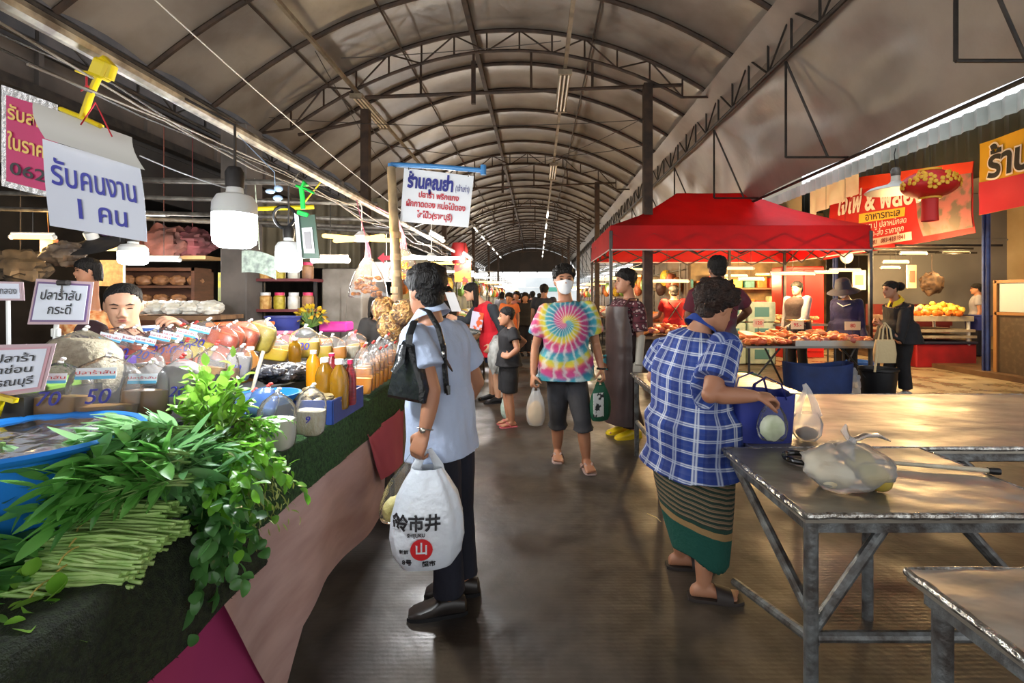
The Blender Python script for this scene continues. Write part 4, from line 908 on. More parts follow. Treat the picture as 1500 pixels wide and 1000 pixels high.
# ================================================================ right side: tables, tent, meat, shops
M_sheet = mat('galvanised_sheet', (188, 182, 168), .3, .8, col2=(132, 124, 112), ns=2.4, nd=6, bump=.30, bs=5, rough2=.46, stretch=(1, 1.8, 1))
M_edge = mat('bright_edge_trim', (206, 204, 196), .25, .85, col2=(120, 112, 104), ns=30, bump=.6, bs=40)
M_pipe2 = mat('grey_blue_pipe', (128, 132, 132), .45, .55, col2=(78, 72, 68), ns=18, bump=.2)
ZT1 = .72
def metal_table(label, x0, x1, y0, y1, legs, braces, z=ZT1):
    t = thing('metal_table', label, 'table', ((x0+x1)/2, (y0+y1)/2, 0), 'galvanised market tables')
    def top(u, v): 
        x, y = x0+(x1-x0)*u, y0+(y1-y0)*v
        e = min(u, 1-u, v, 1-v); return V((x, y, z+(.004*noise.noise(V((x*6, y*6, 0)))+.003*noise.noise(V((x*14, y*14, 3))))*min(1, e*30)))
    MB().slab(top, 40, 40, .03).build('tabletop', M_sheet, t)
    w = .012; c = lambda a, b: MB().tube([a.lerp(b, k/24)+V((.002*noise.noise(V((k*3.1, a.x, 1))), .002*noise.noise(V((k*2.3, a.y, 5))), .004*noise.noise(V((k*1.7, 0, 0))))) for k in range(25)], [.011+.003*noise.noise(V((k*1.9, a.x*5, 2))) for k in range(25)], 8)
    ps = [V((x0, y0, z-.008)), V((x1, y0, z-.008)), V((x1, y1, z-.008)), V((x0, y1, z-.008))]
    for i in range(4): c(ps[i], ps[(i+1) % 4]).build('edge_trim', M_edge, t)
    MB().box(((x0+x1)/2, y0+.035, z-.05), (x1-x0-.06, .035, .035)).box(((x0+x1)/2, y1-.035, z-.05), (x1-x0-.06, .035, .035)).box((x0+.035, (y0+y1)/2, z-.05), (.035, y1-y0-.06, .035)).box((x1-.035, (y0+y1)/2, z-.05), (.035, y1-y0-.06, .035)).build('frame', M_pipe2, t, False)
    for x, y in legs: MB().tube([(x, y, 0), (x, y, z-.03)], .021, 12).build('leg', M_pipe2, t)
    for a, b in braces: MB().tube([a, b], .018, 10).build('brace', M_pipe2, t)
    return t
x0, yl = .824, 1.50
metal_table('metal table carrying the tied fruit bag and the cane', x0, 1.69, 1.467, 2.115, [(x0+.035, yl), (1.655, yl), (x0+.6, 2.06)],
            [((x0+.05, yl+.005, .36), (x0+.04, 2.08, .66)), ((x0+.05, yl+.005, .30), (x0+.04, 2.09, .14)), ((x0+.05, yl+.01, .34), (x0+.30, yl+.03, .67)), ((x0+.05, yl, .32), (1.65, yl, .32)), ((1.64, yl+.01, .34), (1.35, yl+.03, .67))])
metal_table('long metal table with the blue shopping bag on its left end', .95, 3.9, 2.125, 3.30, [(3.86, 2.17), (.99, 3.25), (3.86, 3.25), (2.3, 2.17), (2.3, 3.25)],
            [((2.3, 2.18, .34), (1.9, 2.18, .67)), ((2.3, 2.2, .34), (2.75, 2.2, .67)), ((2.3, 2.17, .3), (3.86, 2.17, .3)), ((2.3, 3.22, .3), (3.86, 3.22, .3))])
metal_table('third metal table beyond the plaid shirt, lit yellow at its far end', x0+.016, 1.86, 3.31, 4.25, [(x0+.05, 3.36), (x0+.05, 4.2), (1.82, 4.2), (1.82, 3.36)], [((x0+.05, 3.36, .3), (x0+.05, 4.2, .3))])
metal_table('nearest metal table, low corner with an empty wrinkled top', .905, 2.0, .42, 1.17, [(.95, 1.12), (1.96, 1.12), (.95, .5)], [((.97, 1.12, .2), (1.5, 1.12, .66)), ((.95, 1.1, .3), (.95, .52, .3))])
# --- things on the tables
M_film = film('clear_film', cover=.05, gloss=.18); M_filmw = film('milky_film', (236, 238, 240), cover=.36, gloss=.15, rough=.3, bump=.6, bs=26)
M_bagw = mat('white_plastic_bag', (228, 234, 240), .32, trans=0, bump=.5, bs=18, ns=6, col2=(214, 222, 232))
def bagblob(c, rx, ry, rz, seed, top=.0, am=.12, nu=28, nv=20, flat=True, fq=2.2):
    mb = MB()
    def fn(d):
        k = 1+am*noise.noise(d*fq+V((seed, 0, 0)))+am*.5*noise.noise(d*fq*2.7+V((seed, 3, 0)))
        return k
    mb.ell(c, (rx, ry, rz), nu=nu, nv=nv, fn=fn)
    if flat:
        zb = c[2]-rz*.86; mb.v = [(x, y, max(z, zb)) for x, y, z in mb.v]
    return mb
c = P(1240, 700, 1.66); c.z = ZT1+.075
t = thing('plastic_bag', 'knotted milky plastic bag with green-yellow fruit on the near metal table', 'bag', (c.x, c.y, ZT1+.003))
b = bagblob(c, .150, .10, .085, 3.3, am=.16); b.build('bag_film', M_filmw, t)
k0 = c+V((.02, .01, .085)); mb = MB(); mb.tube([k0-V((.03, 0, .04)), k0-V((0, 0, .008)), k0+V((.012, 0, .012))], [.05, .016, .012], 10)
mb.tube([k0, k0+V((.05, .0, .022)), k0+V((.10, .01, .02)), k0+V((.145, .01, .0))], [.013, .016, .017, .007], 8, flat=.45).tube([k0, k0+V((-.008, .02, .03)), k0+V((.004, .03, .052))], [.013, .018, .005], 8, flat=.4); mb.build('knotted_handle', M_filmw, t)
M_mango = mat('green_mango', (122, 128, 62), .5, col2=(188, 160, 66), ns=9); M_pale = mat('pale_fruit', (222, 214, 186), .6, col2=(196, 170, 120), ns=10)
MB().ell(c+V((.078, -.028, -.024)), (.062, .042, .042), rot('Y', .6)).build('fruit', M_mango, t); MB().ell(c+V((.06, .02, .004)), (.05, .04, .055)).build('fruit', M_mango, t)
MB().ell(c+V((-.055, -.02, -.022)), (.065, .05, .045)).build('fruit', M_pale, t); MB().ell(c+V((-.07, .03, -.0)), (.055, .045, .05)).build('fruit', M_pale, t)
# cane
a = G(1290, 676, ZT1+.014); e = G(1450, 689, ZT1+.014); hnd = G(1166, 663, ZT1+.016)
t = thing('walking_cane', 'white-shafted cane with black crook handle lying across the near metal table', 'cane', (a.x, a.y, ZT1))
MB().tube([a.lerp(e, k/6)+V((0, 0, 0)) for k in range(7)], .0085, 10).build('shaft', mat('cream_shaft', (224, 214, 190), .4, col2=(196, 184, 158), ns=20), t)
d = (e-a).normalized(); MB().tube([e-d*.005, e+d*.02, e+d*.03], [.012, .014, .013], 10).build('rubber_tip', M_black, t)
n = V((-d.y, d.x, 0)); q = hnd; pts = [a+d*.012, a, a.lerp(q, .5), q]
cc = q-n*.062
pts += [cc+n*.062*math.cos(g)-d*.055*math.sin(g) for g in [PI*(j+1)/9 for j in range(9)]]; pts.append(pts[-1]+d*.018)
MB().tube(pts, [.0115]*(len(pts)-1)+[.013], 10).build('handle', mat('gloss_black', (14, 14, 15), .18), t)
# clear bag with upright handles
c = G(1191, 650, ZT1)+V((0, .05, 0)); t = thing('plastic_bag', 'clear plastic carrier with upright handles standing behind the cane', 'bag', c)
S_ = c.y/F
mb = MB(); mb.loft([[c+V((math.copysign(abs(math.cos(g))**.7, math.cos(g))*w*.5, math.sin(g)*w*.32+.003*math.sin(g*7+z*90), z)) for g in [2*PI*i/28 for i in range(28)]] for w, z in ((.085, .004), (.125, .03), (.14, .08), (.12, .11), (.1, .13))], cap=False); mb.build('bag_film', M_filmw, t)
for q in (-1, 1): MB().tube([c+V((q*.05, 0, .11)), c+V((q*.035, 0, .17)), c+V((q*.006+.0, 0, .235)), c+V((-.012, 0, .262))], [.024, .018, .012, .010], 8, flat=.25).build('handle', M_filmw, t)
MB().ell(c+V((.0, 0, .035)), (.05, .035, .03)).build('contents', mat('brown_food', (120, 92, 66), .7, col2=(170, 140, 100), ns=16), t)
# blue shopping bag
c = V((1.045, 2.25, ZT1+.002)); t = thing('shopping_bag', 'royal blue open shopping bag on the table before the plaid shirt', 'bag', c)
M_blue = mat('royal_blue_bag', (34, 48, 136), .55, col2=(26, 38, 112), ns=6, bump=.15)
def bagw(u, v):
    g = 2*PI*u; k = 1+.12*v; return c+V((math.copysign(abs(math.cos(g))**.45, math.cos(g))*.128*k, math.copysign(abs(math.sin(g))**.45, math.sin(g))*.085*k, (.22*v)+.006*math.sin(u*30)*v))
MB().grid(bagw, 40, 8).grid(lambda u, v: (bagw(u, 1-v)-c)*.97+c-V((0, 0, .001)), 40, 4).build('bag_body', M_blue, t)
MB().box(c+V((0, 0, .004)), (.23, .14, .006)).build('base', M_blue, t)
for q in (-1, 1): MB().tube([c+V((-.08, q*.09, .2)), c+V((-.06, q*.085, .27)), c+V((0, q*.07, .30)), c+V((.06, q*.085, .27)), c+V((.08, q*.09, .2))], .012, 6, flat=.25).build('handle', M_blue, t)
# --- carried bags
def carried(name, label, hand, w, h, film_m, cont=None, cfill=.4, group=None, handles=.28, dep=.6, rz=0, seed=1, knot=False):
    c = V(hand)-V((0, 0, h)); t = thing(name, label, 'bag', c)
    mb = MB(); prof = [(.25, 0), (.72, .03), (.92, .12), (1.0, .28), (.97, .45), (.82, .62), (.60, .75), (.40, .85)]
    M = rot('Z', rz); rr = []
    for r, z in prof:
        ring = []
        for i in range(48):
            g = 2*PI*i/48; x, y = sell(g, 2.4); f = 1+(.02+.035*z)*math.sin(g*9+z*4+seed+2*noise.noise(V((x*2, y*2, seed))))*min(1, z*3)+.06*noise.noise(V((x*2, y*2, z*3+seed)))
            ring.append(c+M @ V((x*r*w/2*f, y*r*w/2*dep*f, z*h)))
        rr.append(ring)
    mb.loft(rr, cap=False); mb.add(rr[0], [tuple(range(47, -1, -1))]); mb.build('bag_body', film_m, t)
    for q in (-1, 1):
        mb = MB(); mb.tube([c+M @ V((q*w*.15, y_*w*dep*.1, z*h)) if z < .98 else V(hand)+V((0, 0, .004))+M @ V((q*.008, 0, 0)) for y_, z in ((1, .74), (.5, .86), (0, 1.0))], [w*.12, w*.07, .010], 10, flat=.4); mb.build('handle', film_m, t)
    if cont:
        mb = MB(); mb.ell(c+V((0, 0, cfill*h*.5)), (w*.42, w*.42*dep, cfill*h*.48), M, fn=lambda d: 1+.1*noise.noise(d*4+V((seed, 0, 0)))); mb.build('contents', cont, t)
    return t, M, c
M_print = mat('print_black', (30, 30, 34), .5); M_printr = mat('print_red', (206, 34, 40), .5); M_printb = mat('marker_blue', (40, 42, 140), .5); M_printb2 = mat('print_navy', (34, 40, 120), .5)
hL = A.grip['L']; t, M, c = carried('carrier_bag', 'full white carrier bag with black and red print held by the shopper in pale blue', hL+V((.03, .0, .02)), .285, .46, M_bagw, handles=.3, dep=.62, rz=.15, seed=2)
def bag_print(mb, M0, name, m, w=.285, dep=.62, out=.004):
    """lay a flat print on the bag's near side"""
    o = []
    for x, y, z in mb.v:
        u, v = x, y; zz = v/.46; r = np.interp(zz, [0, .03, .12, .28, .45, .62, .75], [.25, .72, .92, 1, .97, .82, .6])*w/2
        k = max(0, 1-(min(abs(u)/r, .99))**2.4)**(1/2.4); f = 1.045; o.append(c+M0 @ V((u*1.0, -(k*r*dep*f+out+z), v)))
    mb.v = [tuple(p) for p in o]; return mb.build(name, m, t)
Id = Matrix.Identity(4)
TX = lambda s, sz, x, y, b=.02: text_mb(s, sz, Matrix.Translation((x, y, 0)), b)
bag_print(TX('鈴市井', .062, -.035, .205, .03), M, 'lettering', M_print); bag_print(TX('SHIJUKU', .018, -.035, .165), M, 'lettering', M_print)
mb = MB(); mb.prism([(-.015+.042*math.cos(g), .11+.042*math.sin(g)) for g in [2*PI*i/24 for i in range(24)]], .001, Id); bag_print(mb, M, 'printed_disc', M_printr)
bag_print(TX('山', .05, -.015, .112, .02), M, 'lettering', M_bagw, out=.006); bag_print(TX('超市', .026, .012, .05, .02), M, 'lettering', M_print); bag_print(TX('8号', .026, -.07, .058, .02), M, 'lettering', M_print); bag_print(TX('新鮮', .018, -.082, .10, .01), M, 'lettering', M_print)
M_yel = mat('yellow_slices', (224, 210, 120), .6, col2=(236, 226, 160), ns=20, bump=.5)
carried('plastic_bag', 'long clear bag of pale yellow slices held behind the white carrier bag', P(606, 668, 1.97), .14, .29, M_film, M_yel, .42, seed=5, rz=.5)
for o in [o for o in bpy.data.objects if o.get('label', '').startswith('long clear bag')]: o.rotation_euler.y = .32; o.location += V((-.09, 0, .016))
carried('plastic_bag', 'clear bag with pale green food hanging from the hand of the plaid shirt', B.grip['R']+V((.0, .0, .02)), .13, .19, M_film, mat('pale_green_food', (196, 208, 168), .6, col2=(222, 228, 200), ns=18), .62, seed=8)
g = Cc.grip['R']; carried('gift_bag', 'small cream bag with clear top in the left-hanging hand of the tie-dye shopper', g+V((0, 0, .02)), .15, .33, M_filmw, mat('cream_carton', (226, 196, 140), .7, col2=(206, 160, 100), ns=12), .62, seed=9, dep=.5)
g = Cc.grip['L']; t2, M2, c2 = carried('tote_bag', 'dark green and white printed cloth bag carried by the tie-dye shopper', g+V((0, 0, .02)), .2, .34, mat('green_white_tote', (18, 84, 58), .7), None, seed=4, dep=.4, rz=.5)
mb = MB(); mb.slab(lambda u, v: c2+rot('Z', .5) @ V((-.10+.10*u, -.042-.004, .05+.19*v)), 4, 4, .004); mb.build('white_print', mat('tote_print', (220, 224, 220), .7, col2=(40, 44, 44), ns=16, ramp=(.5, .54)), t2)
c = P(1296, 505, 6.45); t = thing('tote_bag', 'cream canvas tote hanging from the arm of the black jacket', 'bag', c)
M_canv = cloth('cream_canvas', (214, 192, 146)); mb = MB()
mb.loft([[c+V((x_*w*.5, y_*.05*k, z)) for x_, y_ in [sell(2*PI*i/24, 3) for i in range(24)]] for w, k, z in ((.28, .9, -.24), (.30, 1.1, -.12), (.27, 1, .0), (.24, .8, .07))]); mb.build('bag_body', M_canv, t)
for q in (-1, 1): MB().tube([c+V((-.06, q*.04, .06)), c+V((-.04, q*.03, .22)), c+V((.0, q*.01, .30)), c+V((.05, q*.03, .22)), c+V((.07, q*.04, .06))], .012, 6, flat=.3).build('handle', M_canv, t)
MB().tube([c+V((-.13, -.04, .02)), c+V((-.15, -.06, -.12)), c+V((-.17, -.05, -.36))], .016, 6, flat=.4).build('loose_strap', M_canv, t)
# white paper and bags with vest woman, boy
t = tag(MB().slab(lambda u, v: P(652+14*u+10*v, 428+28*v, 6.6-.1*u), 4, 6, .004).build('paper_sheet', mat('white_paper', (226, 228, 232), .7), loc=P(658, 440, 6.6)), 'white paper sheet hanging beside the face of the vest wearer', 'paper')
c = P(727, 520, 6.05); tag(bagblob(c, .10, .09, .24, 6.1, am=.2, flat=False).build('plastic_bag', mat('grey_white_bag', (196, 198, 196), .45, col2=(150, 150, 146), ns=10), loc=c), 'crumpled grey-white bag against the denim shorts of the vest wearer', 'bag')
c = G(741, 622)+V((0, .3, .12)); tag(bagblob(c, .08, .07, .14, 2.2, am=.15).build('plastic_bag', mat('mint_bag', (178, 204, 186), .4, col2=(214, 222, 214), ns=22), loc=c), 'pale mint striped bag standing behind the legs of the boy', 'bag')
# --- shoulder bag of the first shopper
c = P(600, 545, 1.93); t = thing('shoulder_bag', 'black leather shoulder bag tucked under the arm of the shopper in pale blue', 'bag', c)
M_lea = mat('black_leather', (22, 24, 26), .25, bump=.3, bs=30, ns=8, col2=(34, 38, 40))
pl = [(-.085, -.10), (.085, -.115), (.09, -.06), (.03, .11), (-.01, .13), (-.04, .08)]
mb = MB(); Mx = fr(c, (.9, -.35, 0), (0, 0, 1)); n = len(pl)
for lay, (sc, dz) in enumerate(((.86, -.045), (1, -.03), (1.02, 0), (1, .03), (.86, .045))): mb.v += [tuple(Mx @ V((x*sc, y*sc, dz))) for x, y in pl]
mb.f += [(k*n+i, k*n+(i+1) % n, (k+1)*n+(i+1) % n, (k+1)*n+i) for k in range(4) for i in range(n)]+[tuple(range(n-1, -1, -1)), tuple(4*n+i for i in range(n))]; mb.m += [0]*(len(mb.f)-len(mb.m))
mb.build('bag_body', M_lea, t, True)
sh = A.J['shL']; nk = A.J['nec']
MB().tube([P(607, 470, 1.96), P(600, 490, 1.9), P(598, 512, 1.9)], .015, 6, flat=.3).tube([P(590, 505, 1.88), P(586, 530, 1.86), P(575, 545, 1.85)], [.016, .018, .012], 6, flat=.3).build('front_strap', M_lea, t)
MB().tube([P(618, 452, 2.03), P(628, 456, 1.955), P(642, 480, 1.95), P(650, 510, 1.97), P(652, 545, 1.99), P(655, 575, 2.0)], .014, 8, flat=.35, hint=V((.5, -.8, 0))).build('shoulder_strap', M_lea, t)
MB().tube([P(652, 525, 1.965), P(658, 536, 1.96), P(663, 544, 1.96)], [.013, .012, .006], 6, flat=.3).tube([P(655, 565, 1.98), P(657, 578, 1.975)], [.013, .008], 6, flat=.3).build('strap_tail', M_lea, t)
MB().ell(P(649, 518, 1.955), (.008, .006, .012)).build('buckle', mat('chrome', (200, 200, 196), .15, 1), t)
# --- red tent
YT0, YT1, XT0, XT1 = 7.2, 9.7, 1.11, 5.02
t = thing('canopy_tent', 'red pop-up market tent with a ridge top over the meat tables', 'tent', (3.06, 8.45, 0))
M_tent = mat('red_canvas', (192, 16, 20), .65, col2=(170, 10, 15), ns=2.5, bump=.2, bs=14, stretch=(1, 1, 1))
_nt = M_tent.node_tree; _t = _nt.nodes.new('ShaderNodeBsdfTranslucent'); _t.inputs[0].default_value = rgb(226, 30, 26); _m = _nt.nodes.new('ShaderNodeMixShader'); _m.inputs[0].default_value = .4
_nt.links.new(_nt.nodes['Principled BSDF'].outputs[0], _m.inputs[1]); _nt.links.new(_t.outputs[0], _m.inputs[2]); _nt.links.new(_m.outputs[0], _nt.nodes['Material Output'].inputs[0])
ze, zr = 2.48, 3.24; r0, r1, ym = 2.46, 3.70, 8.45
def tq(a, b, c, d):
    def fn(u, v):
        p = a.lerp(b, u).lerp(d.lerp(c, u), v); p.z -= .10*math.sin(PI*min(1, v))*(1-.35*abs(2*u-1)); p.z += .008*noise.noise(V((p.x*3, p.y*3, 0))); return p
    return fn
E0, E1, E2, E3 = V((XT0, YT0, ze)), V((XT1, YT0, ze)), V((XT1, YT1, ze)), V((XT0, YT1, ze)); Ra, Rb = V((r0, ym, zr)), V((r1, ym, zr))
mb = MB()
mb.slab(tq(E0, E1, Rb, Ra), 24, 12, .006).slab(tq(E2, E3, Ra, Rb), 24, 12, .006).slab(tq(E1, E2, Rb, Rb), 24, 12, .006).slab(tq(E3, E0, Ra, Ra), 24, 12, .006)
mb.build('canopy', M_tent, t)
def val(a, b): 
    d = (b-a); nrm = V((d.y, -d.x, 0)).normalized()
    return lambda u, v: a+d*u+V((0, 0, -.36*v+.0))+nrm*(.012*noise.noise(V((u*9, v*2, a.x)))+.02*v)
for a, b in ((E0, E1), (E1, E2), (E2, E3), (E3, E0)): 
    MB().slab(val(a, b), 30, 5, .005).build('valance', M_tent, t)
    MB().slab(lambda u, v, a=a, b=b: val(a, b)(u, 1+.05*v)+V(((b-a).y, -(b-a).x, 0)).normalized()*.004, 30, 1, .004).build('valance_trim', mat('pale_piping', (216, 196, 190), .6), t)
M_leg = mat('dark_tent_leg', (66, 64, 64), .4, .6, col2=(88, 84, 80), ns=6)
for x, y in ((XT0, YT0), (XT1, YT0), (XT1, YT1), (XT0, YT1), (3.9, YT1)):
    lg = MB().box((x, y, 1.2), (.05, .05, 2.4), bev=.006).build('leg', M_leg, t); MB().box((x, y, .012), (.1, .1, .024)).build('foot_plate', M_leg, lg)
mb = MB()
for (a, b) in ((E0, E1), (E1, E2), (E2, E3), (E3, E0)):
    n = 6 if abs(b.x-a.x) > 3 else 4
    for k in range(n): p, q = a.lerp(b, k/n), a.lerp(b, (k+1)/n); z1, z2 = (2.36, 2.06); mb.tube([(p.x, p.y, z1 if k % 2 else z2), (q.x, q.y, z2 if k % 2 else z1)], .012, 5).tube([(p.x, p.y, z2 if k % 2 else z1), (q.x, q.y, z1 if k % 2 else z2)], .012, 5)
mb.tube([E0-V((0, 0, .1)), Ra-V((0, 0, .12)), Rb-V((0, 0, .12)), E2-V((0, 0, .1))], .014, 6).tube([E3-V((0, 0, .1)), Ra-V((0, 0, .12))], .014, 6).tube([E1-V((0, 0, .1)), Rb-V((0, 0, .12))], .014, 6)
mb.build('scissor_frame', M_leg, t)
def roofcord(px, py, Y):
    p = P(px, py, Y); k = 1-abs(p.y-8.45)/1.25; return 3.44+1.3*(p.x-4.9)/3.05-p.z if p.x > 5.02 else max(.3, (ze+.62*max(0, k)-.03)-p.z)
# --- lamps: warm and white tubes on short cords
def tube_lamp(label, px, py, Y, L, yaw=0, warm=True, group=None, tilt=0, cord=.35, e=None, name='tube_lamp', pw=None):
    c = P(px, py, Y); t = thing(name, label, 'lamp', c, group); d = V((math.cos(yaw)*math.cos(tilt), math.sin(yaw)*math.cos(tilt), math.sin(tilt)))
    MB().tube([c-d*L/2, c+d*L/2], .02, 8).build('tube', M_tubewarm if warm else M_tubeon, t)
    MB().tube([c-d*L/2+V((0, 0, .03)), c+d*L/2+V((0, 0, .03))], .013, 6).ell(c-d*L/2, .024, nu=8, nv=6).ell(c+d*L/2, .024, nu=8, nv=6).build('holder', M_white, t)
    if cord: MB().tube([c+V((0, 0, .03)), c+V((0, 0, cord))], .004, 4).build('cord', M_black, t)
    if pw: lamp('tube_light', 'POINT', c-V((0, 0, .08)), pw, (1, .66, .28) if warm else (1, .97, .92), .12, parent=t)
    return t
for lab, px, py, Y, L, pw in (('warm tube lamp over the red-shirted vendor', 977, 412, 8.4, .75, 80), ('warm tube lamp beside the head of the grey-maroon shirt', 1082, 393, 8.0, .5, 0), ('lower warm tube lamp left of the tent middle leg', 1100, 409, 8.6, .45, 60), ('long warm tube lamp over the grey-sleeved person', 1161, 401, 8.1, .75, 95), ('warm tube lamp beside the red cabinet', 1210, 399, 9.3, .45, 0), ('bright warm tube lamp above the brimmed hat', 1238, 396, 8.6, .55, 65)):
    tube_lamp(lab, px, py, Y, L, pw=pw, cord=(roofcord(px, py, Y)))
for lab, px, py, Y, L, pw in (('bright warm tube under the seafood banner, nearest the shop front', 1338, 371, 9.0, .5, 150), ('second warm tube under the seafood banner', 1312, 384, 9.6, .5, 0), ('third short warm tube under the seafood banner', 1304, 392, 10.2, .4, 150), ('pale tube lamp before the grey shop wall', 1400, 370, 10.5, .6, 60)):
    tube_lamp(lab, px, py, Y, L, pw=pw, cord=2.38-P(px, py, Y).z)
# --- meat table
t = thing('meat_table', 'folding table heaped with raw meat at the tent front', 'table', (3.9, 7.0, 0)); ZM = .70
MB().box((3.98, 7.25, ZM-.015), (2.02, .9, .03)).build('tabletop', mat('steel_top', (120, 116, 110), .4, .6), t, False)
for x, y in ((3.04, 6.86), (3.04, 7.65), (4.9, 6.86), (4.9, 7.65), (3.6, 6.9), (4.3, 6.9)): MB().tube([(x, y, 0), (x, y, ZM-.02)], .018, 8).build('leg', M_leg, t)
for a, b in (((3.04, 6.9, .1), (3.5, 6.9, .66)), ((3.6, 6.92, .05), (3.3, 6.92, .66)), ((4.9, 6.9, .1), (4.4, 6.9, .66)), ((4.3, 6.92, .05), (4.6, 6.92, .66))): MB().tube([a, b], .014, 6).build('brace', M_leg, t)
tr = thing('metal_tray', 'long grey metal tray along the right front of the meat table', 'tray', (4.33, 7.02, ZM))
MB().box((4.33, 7.02, ZM+.006), (1.3, .42, .012)).box((4.33, 6.815, ZM+.04), (1.3, .012, .08)).box((4.33, 7.225, ZM+.04), (1.3, .012, .08)).box((3.685, 7.02, ZM+.04), (.012, .42, .08)).box((4.975, 7.02, ZM+.04), (.012, .42, .08)).build('tray_body', mat('tray_steel', (150, 148, 142), .3, .85), tr, False)
M_meat = [mat('meat_orange', (232, 112, 44), .45, col2=(242, 156, 84), ns=20), mat('meat_red', (206, 70, 40), .45, col2=(228, 120, 76), ns=16), mat('meat_pale', (240, 180, 120), .5, col2=(232, 140, 84), ns=18), mat('meat_purple', (150, 74, 72), .45, col2=(190, 110, 96), ns=18)]
def piece(nm, m, s, seed): return MB().ell((0, 0, 0), s, nu=10, nv=7, fn=lambda d: 1+.28*noise.noise(d*1.6+V((seed, 0, 0)))).mesh(nm, m)
PM = [piece('meat_piece', M_meat[k % 4], (.075, .05, .034), k*3.1) for k in range(8)]
def heap(name, meshes, label, cat, group, x0, x1, y0, y1, z, n, h, sc=1.0, prof=None, layers=3, rt=True):
    out = []
    for i in range(n):
        u, v = R.random(), R.random(); x, y = x0+(x1-x0)*u, y0+(y1-y0)*v; k = (prof or (lambda u, v: math.sin(PI*u)**.5*math.sin(PI*min(1, v*.9+.1))**.5))(u, v)
        o = bpy.data.objects.new(name, R.choice(meshes)); COL.objects.link(o); o.location = (x, y, z+h*k*(.35+.65*i/n)); o.scale = (sc*R.uniform(.8, 1.25),)*3
        if rt: o.rotation_euler = (R.uniform(-.4, .4), R.uniform(-.4, .4), R.uniform(0, 6.3))
        tag(o, label, cat, group); out.append(o)
    return out
GM = 'raw meat pieces on the tent tables'
heap('meat_piece', PM[:3]+PM[4:6], 'orange raw meat piece in the low left heap of the tent table', 'meat', GM, 3.05, 3.68, 6.84, 7.1, ZM+.035, 44, .06)
heap('meat_piece', PM, 'raw meat piece in the grey metal tray of the tent table', 'meat', GM, 3.74, 4.94, 6.86, 7.2, ZM+.045, 70, .09)
heap('meat_piece', [PM[0], PM[2], PM[4], PM[6]], 'raw meat piece in the back heap of the tent table', 'meat', GM, 3.15, 4.9, 7.25, 7.66, ZM+.035, 80, .16)
tag(MB().slab(lambda u, v: V((3.12+.56*u, 7.12+.3*v, ZM+.13+.05*v-.05*u+.01*math.sin(u*9))), 10, 4, .04).build('pork_slab', M_meat[0], loc=(3.4, 7.2, ZM)), 'flat orange slab of meat leaning on the left heap', 'meat')
M_card = mat('price_card', (232, 222, 180), .7)
for lab, px, py, Y, w, txt in (('cream price card among the meat behind the tent middle leg', 1111, 473, 7.6, .17, '120'), ('cream price card in the middle of the meat heap', 1168, 476, 7.5, .2, '95.-'), ('cream price card before the indigo jacket', 1249, 477, 7.3, .24, '80'), ('small cream price card left of the plaid shirt', 962, 479, 8.0, .16, '60')):
    c = P(px, py, Y); t = thing('price_card', lab, 'sign', c-V((0, 0, .1)), 'price cards on the meat'); MB().box(c, (w, .006, .13)).build('card', M_card, t, False); MB().tube([c+V((0, .008, -.2)), c+V((0, .008, .05))], .005, 5).build('stick', M_leg, t)
    text_mb(txt, .08, fr(c-V((0, .005, 0)), (1, 0, 0), (0, 0, 1)), .01).build('lettering', M_printr, t)
t = thing('weighing_scale', 'round-pan weighing scale behind the meat before the grey-sleeved person', 'scale', P(1168, 492, 7.72)); c = t.location.copy(); c.z = ZM
MB().lathe([(.0, .3), (.17, .30), (.2, .33), (.205, .335), (.2, .325), (.0, .29)], c, 20).build('pan', mat('scale_steel', (190, 180, 150), .25, .9), t); MB().box(c+V((0, 0, .14)), (.2, .16, .26), bev=.02).build('scale_body', M_dark, t)
# under and around the meat table
def bucket(name, label, c, r, h, m, cat='bucket', hnd=True):
    t = thing(name, label, cat, c); MB().lathe([(.0, 0), (r*.8, 0), (r*.82, .01), (r*.97, h*.9), (r*1.03, h*.93), (r*1.03, h), (r*.97, h), (r*.95, h*.93), (r*.8, .03), (0, .03)], c, 28).build('bucket_body', m, t)
    if hnd: MB().tube([V(c)+V((r*1.02*math.cos(a), -r*.9*math.sin(a)*.55, h*.9-r*.75*math.sin(a))) for a in [PI*i/12 for i in range(13)]], .006, 6).build('handle', m, t)
    return t
bucket('bucket', 'black plastic bucket on the floor at the right end of the meat table', (4.72, 6.62, 0), .235, .42, mat('black_bucket', (22, 22, 24), .45))
c = V((3.78, 6.45, 0)); t = thing('tarpaulin_bag', 'big dark blue woven bag standing under the meat table', 'bag', c)
M_dblue = mat('dark_blue_bag', (20, 50, 108), .55, col2=(15, 40, 88), ns=5, bump=.15)
mb = MB(); mb.loft([[c+V((x_*w, y_*.17, z+(.05*x_*x_-.02 if z > .3 else 0))) for x_, y_ in [sell(2*PI*i/36, 4) for i in range(36)]] for w, z in ((.40, .005), (.42, .2), (.44, .5))], cap=False); mb.loft([[c+V((x_*w, y_*.165, z+(.05*x_*x_-.02 if z > .3 else 0))) for x_, y_ in [sell(2*PI*i/36, 4) for i in range(36)]] for w, z in ((.435, .5), (.40, .1))], cap=False); mb.box(c+V((0, 0, .01)), (.76, .3, .012)); mb.build('bag_body', M_dblue, t)
c = V((3.12, 5.9, .09)); tag(bagblob(c, .28, .2, .13, 9.1, am=.3, nu=40, nv=24).build('plastic_bag', M_film, loc=c), 'crumpled clear plastic bag heaped left of the dark blue woven bag', 'bag')
c = V((4.33, 6.62, .2)); tag(bagblob(c, .13, .1, .22, 4.4, am=.3, nu=36, nv=24).build('plastic_bag', M_filmw, loc=c), 'cloudy tall plastic bag between the blue woven bag and black bucket', 'bag')
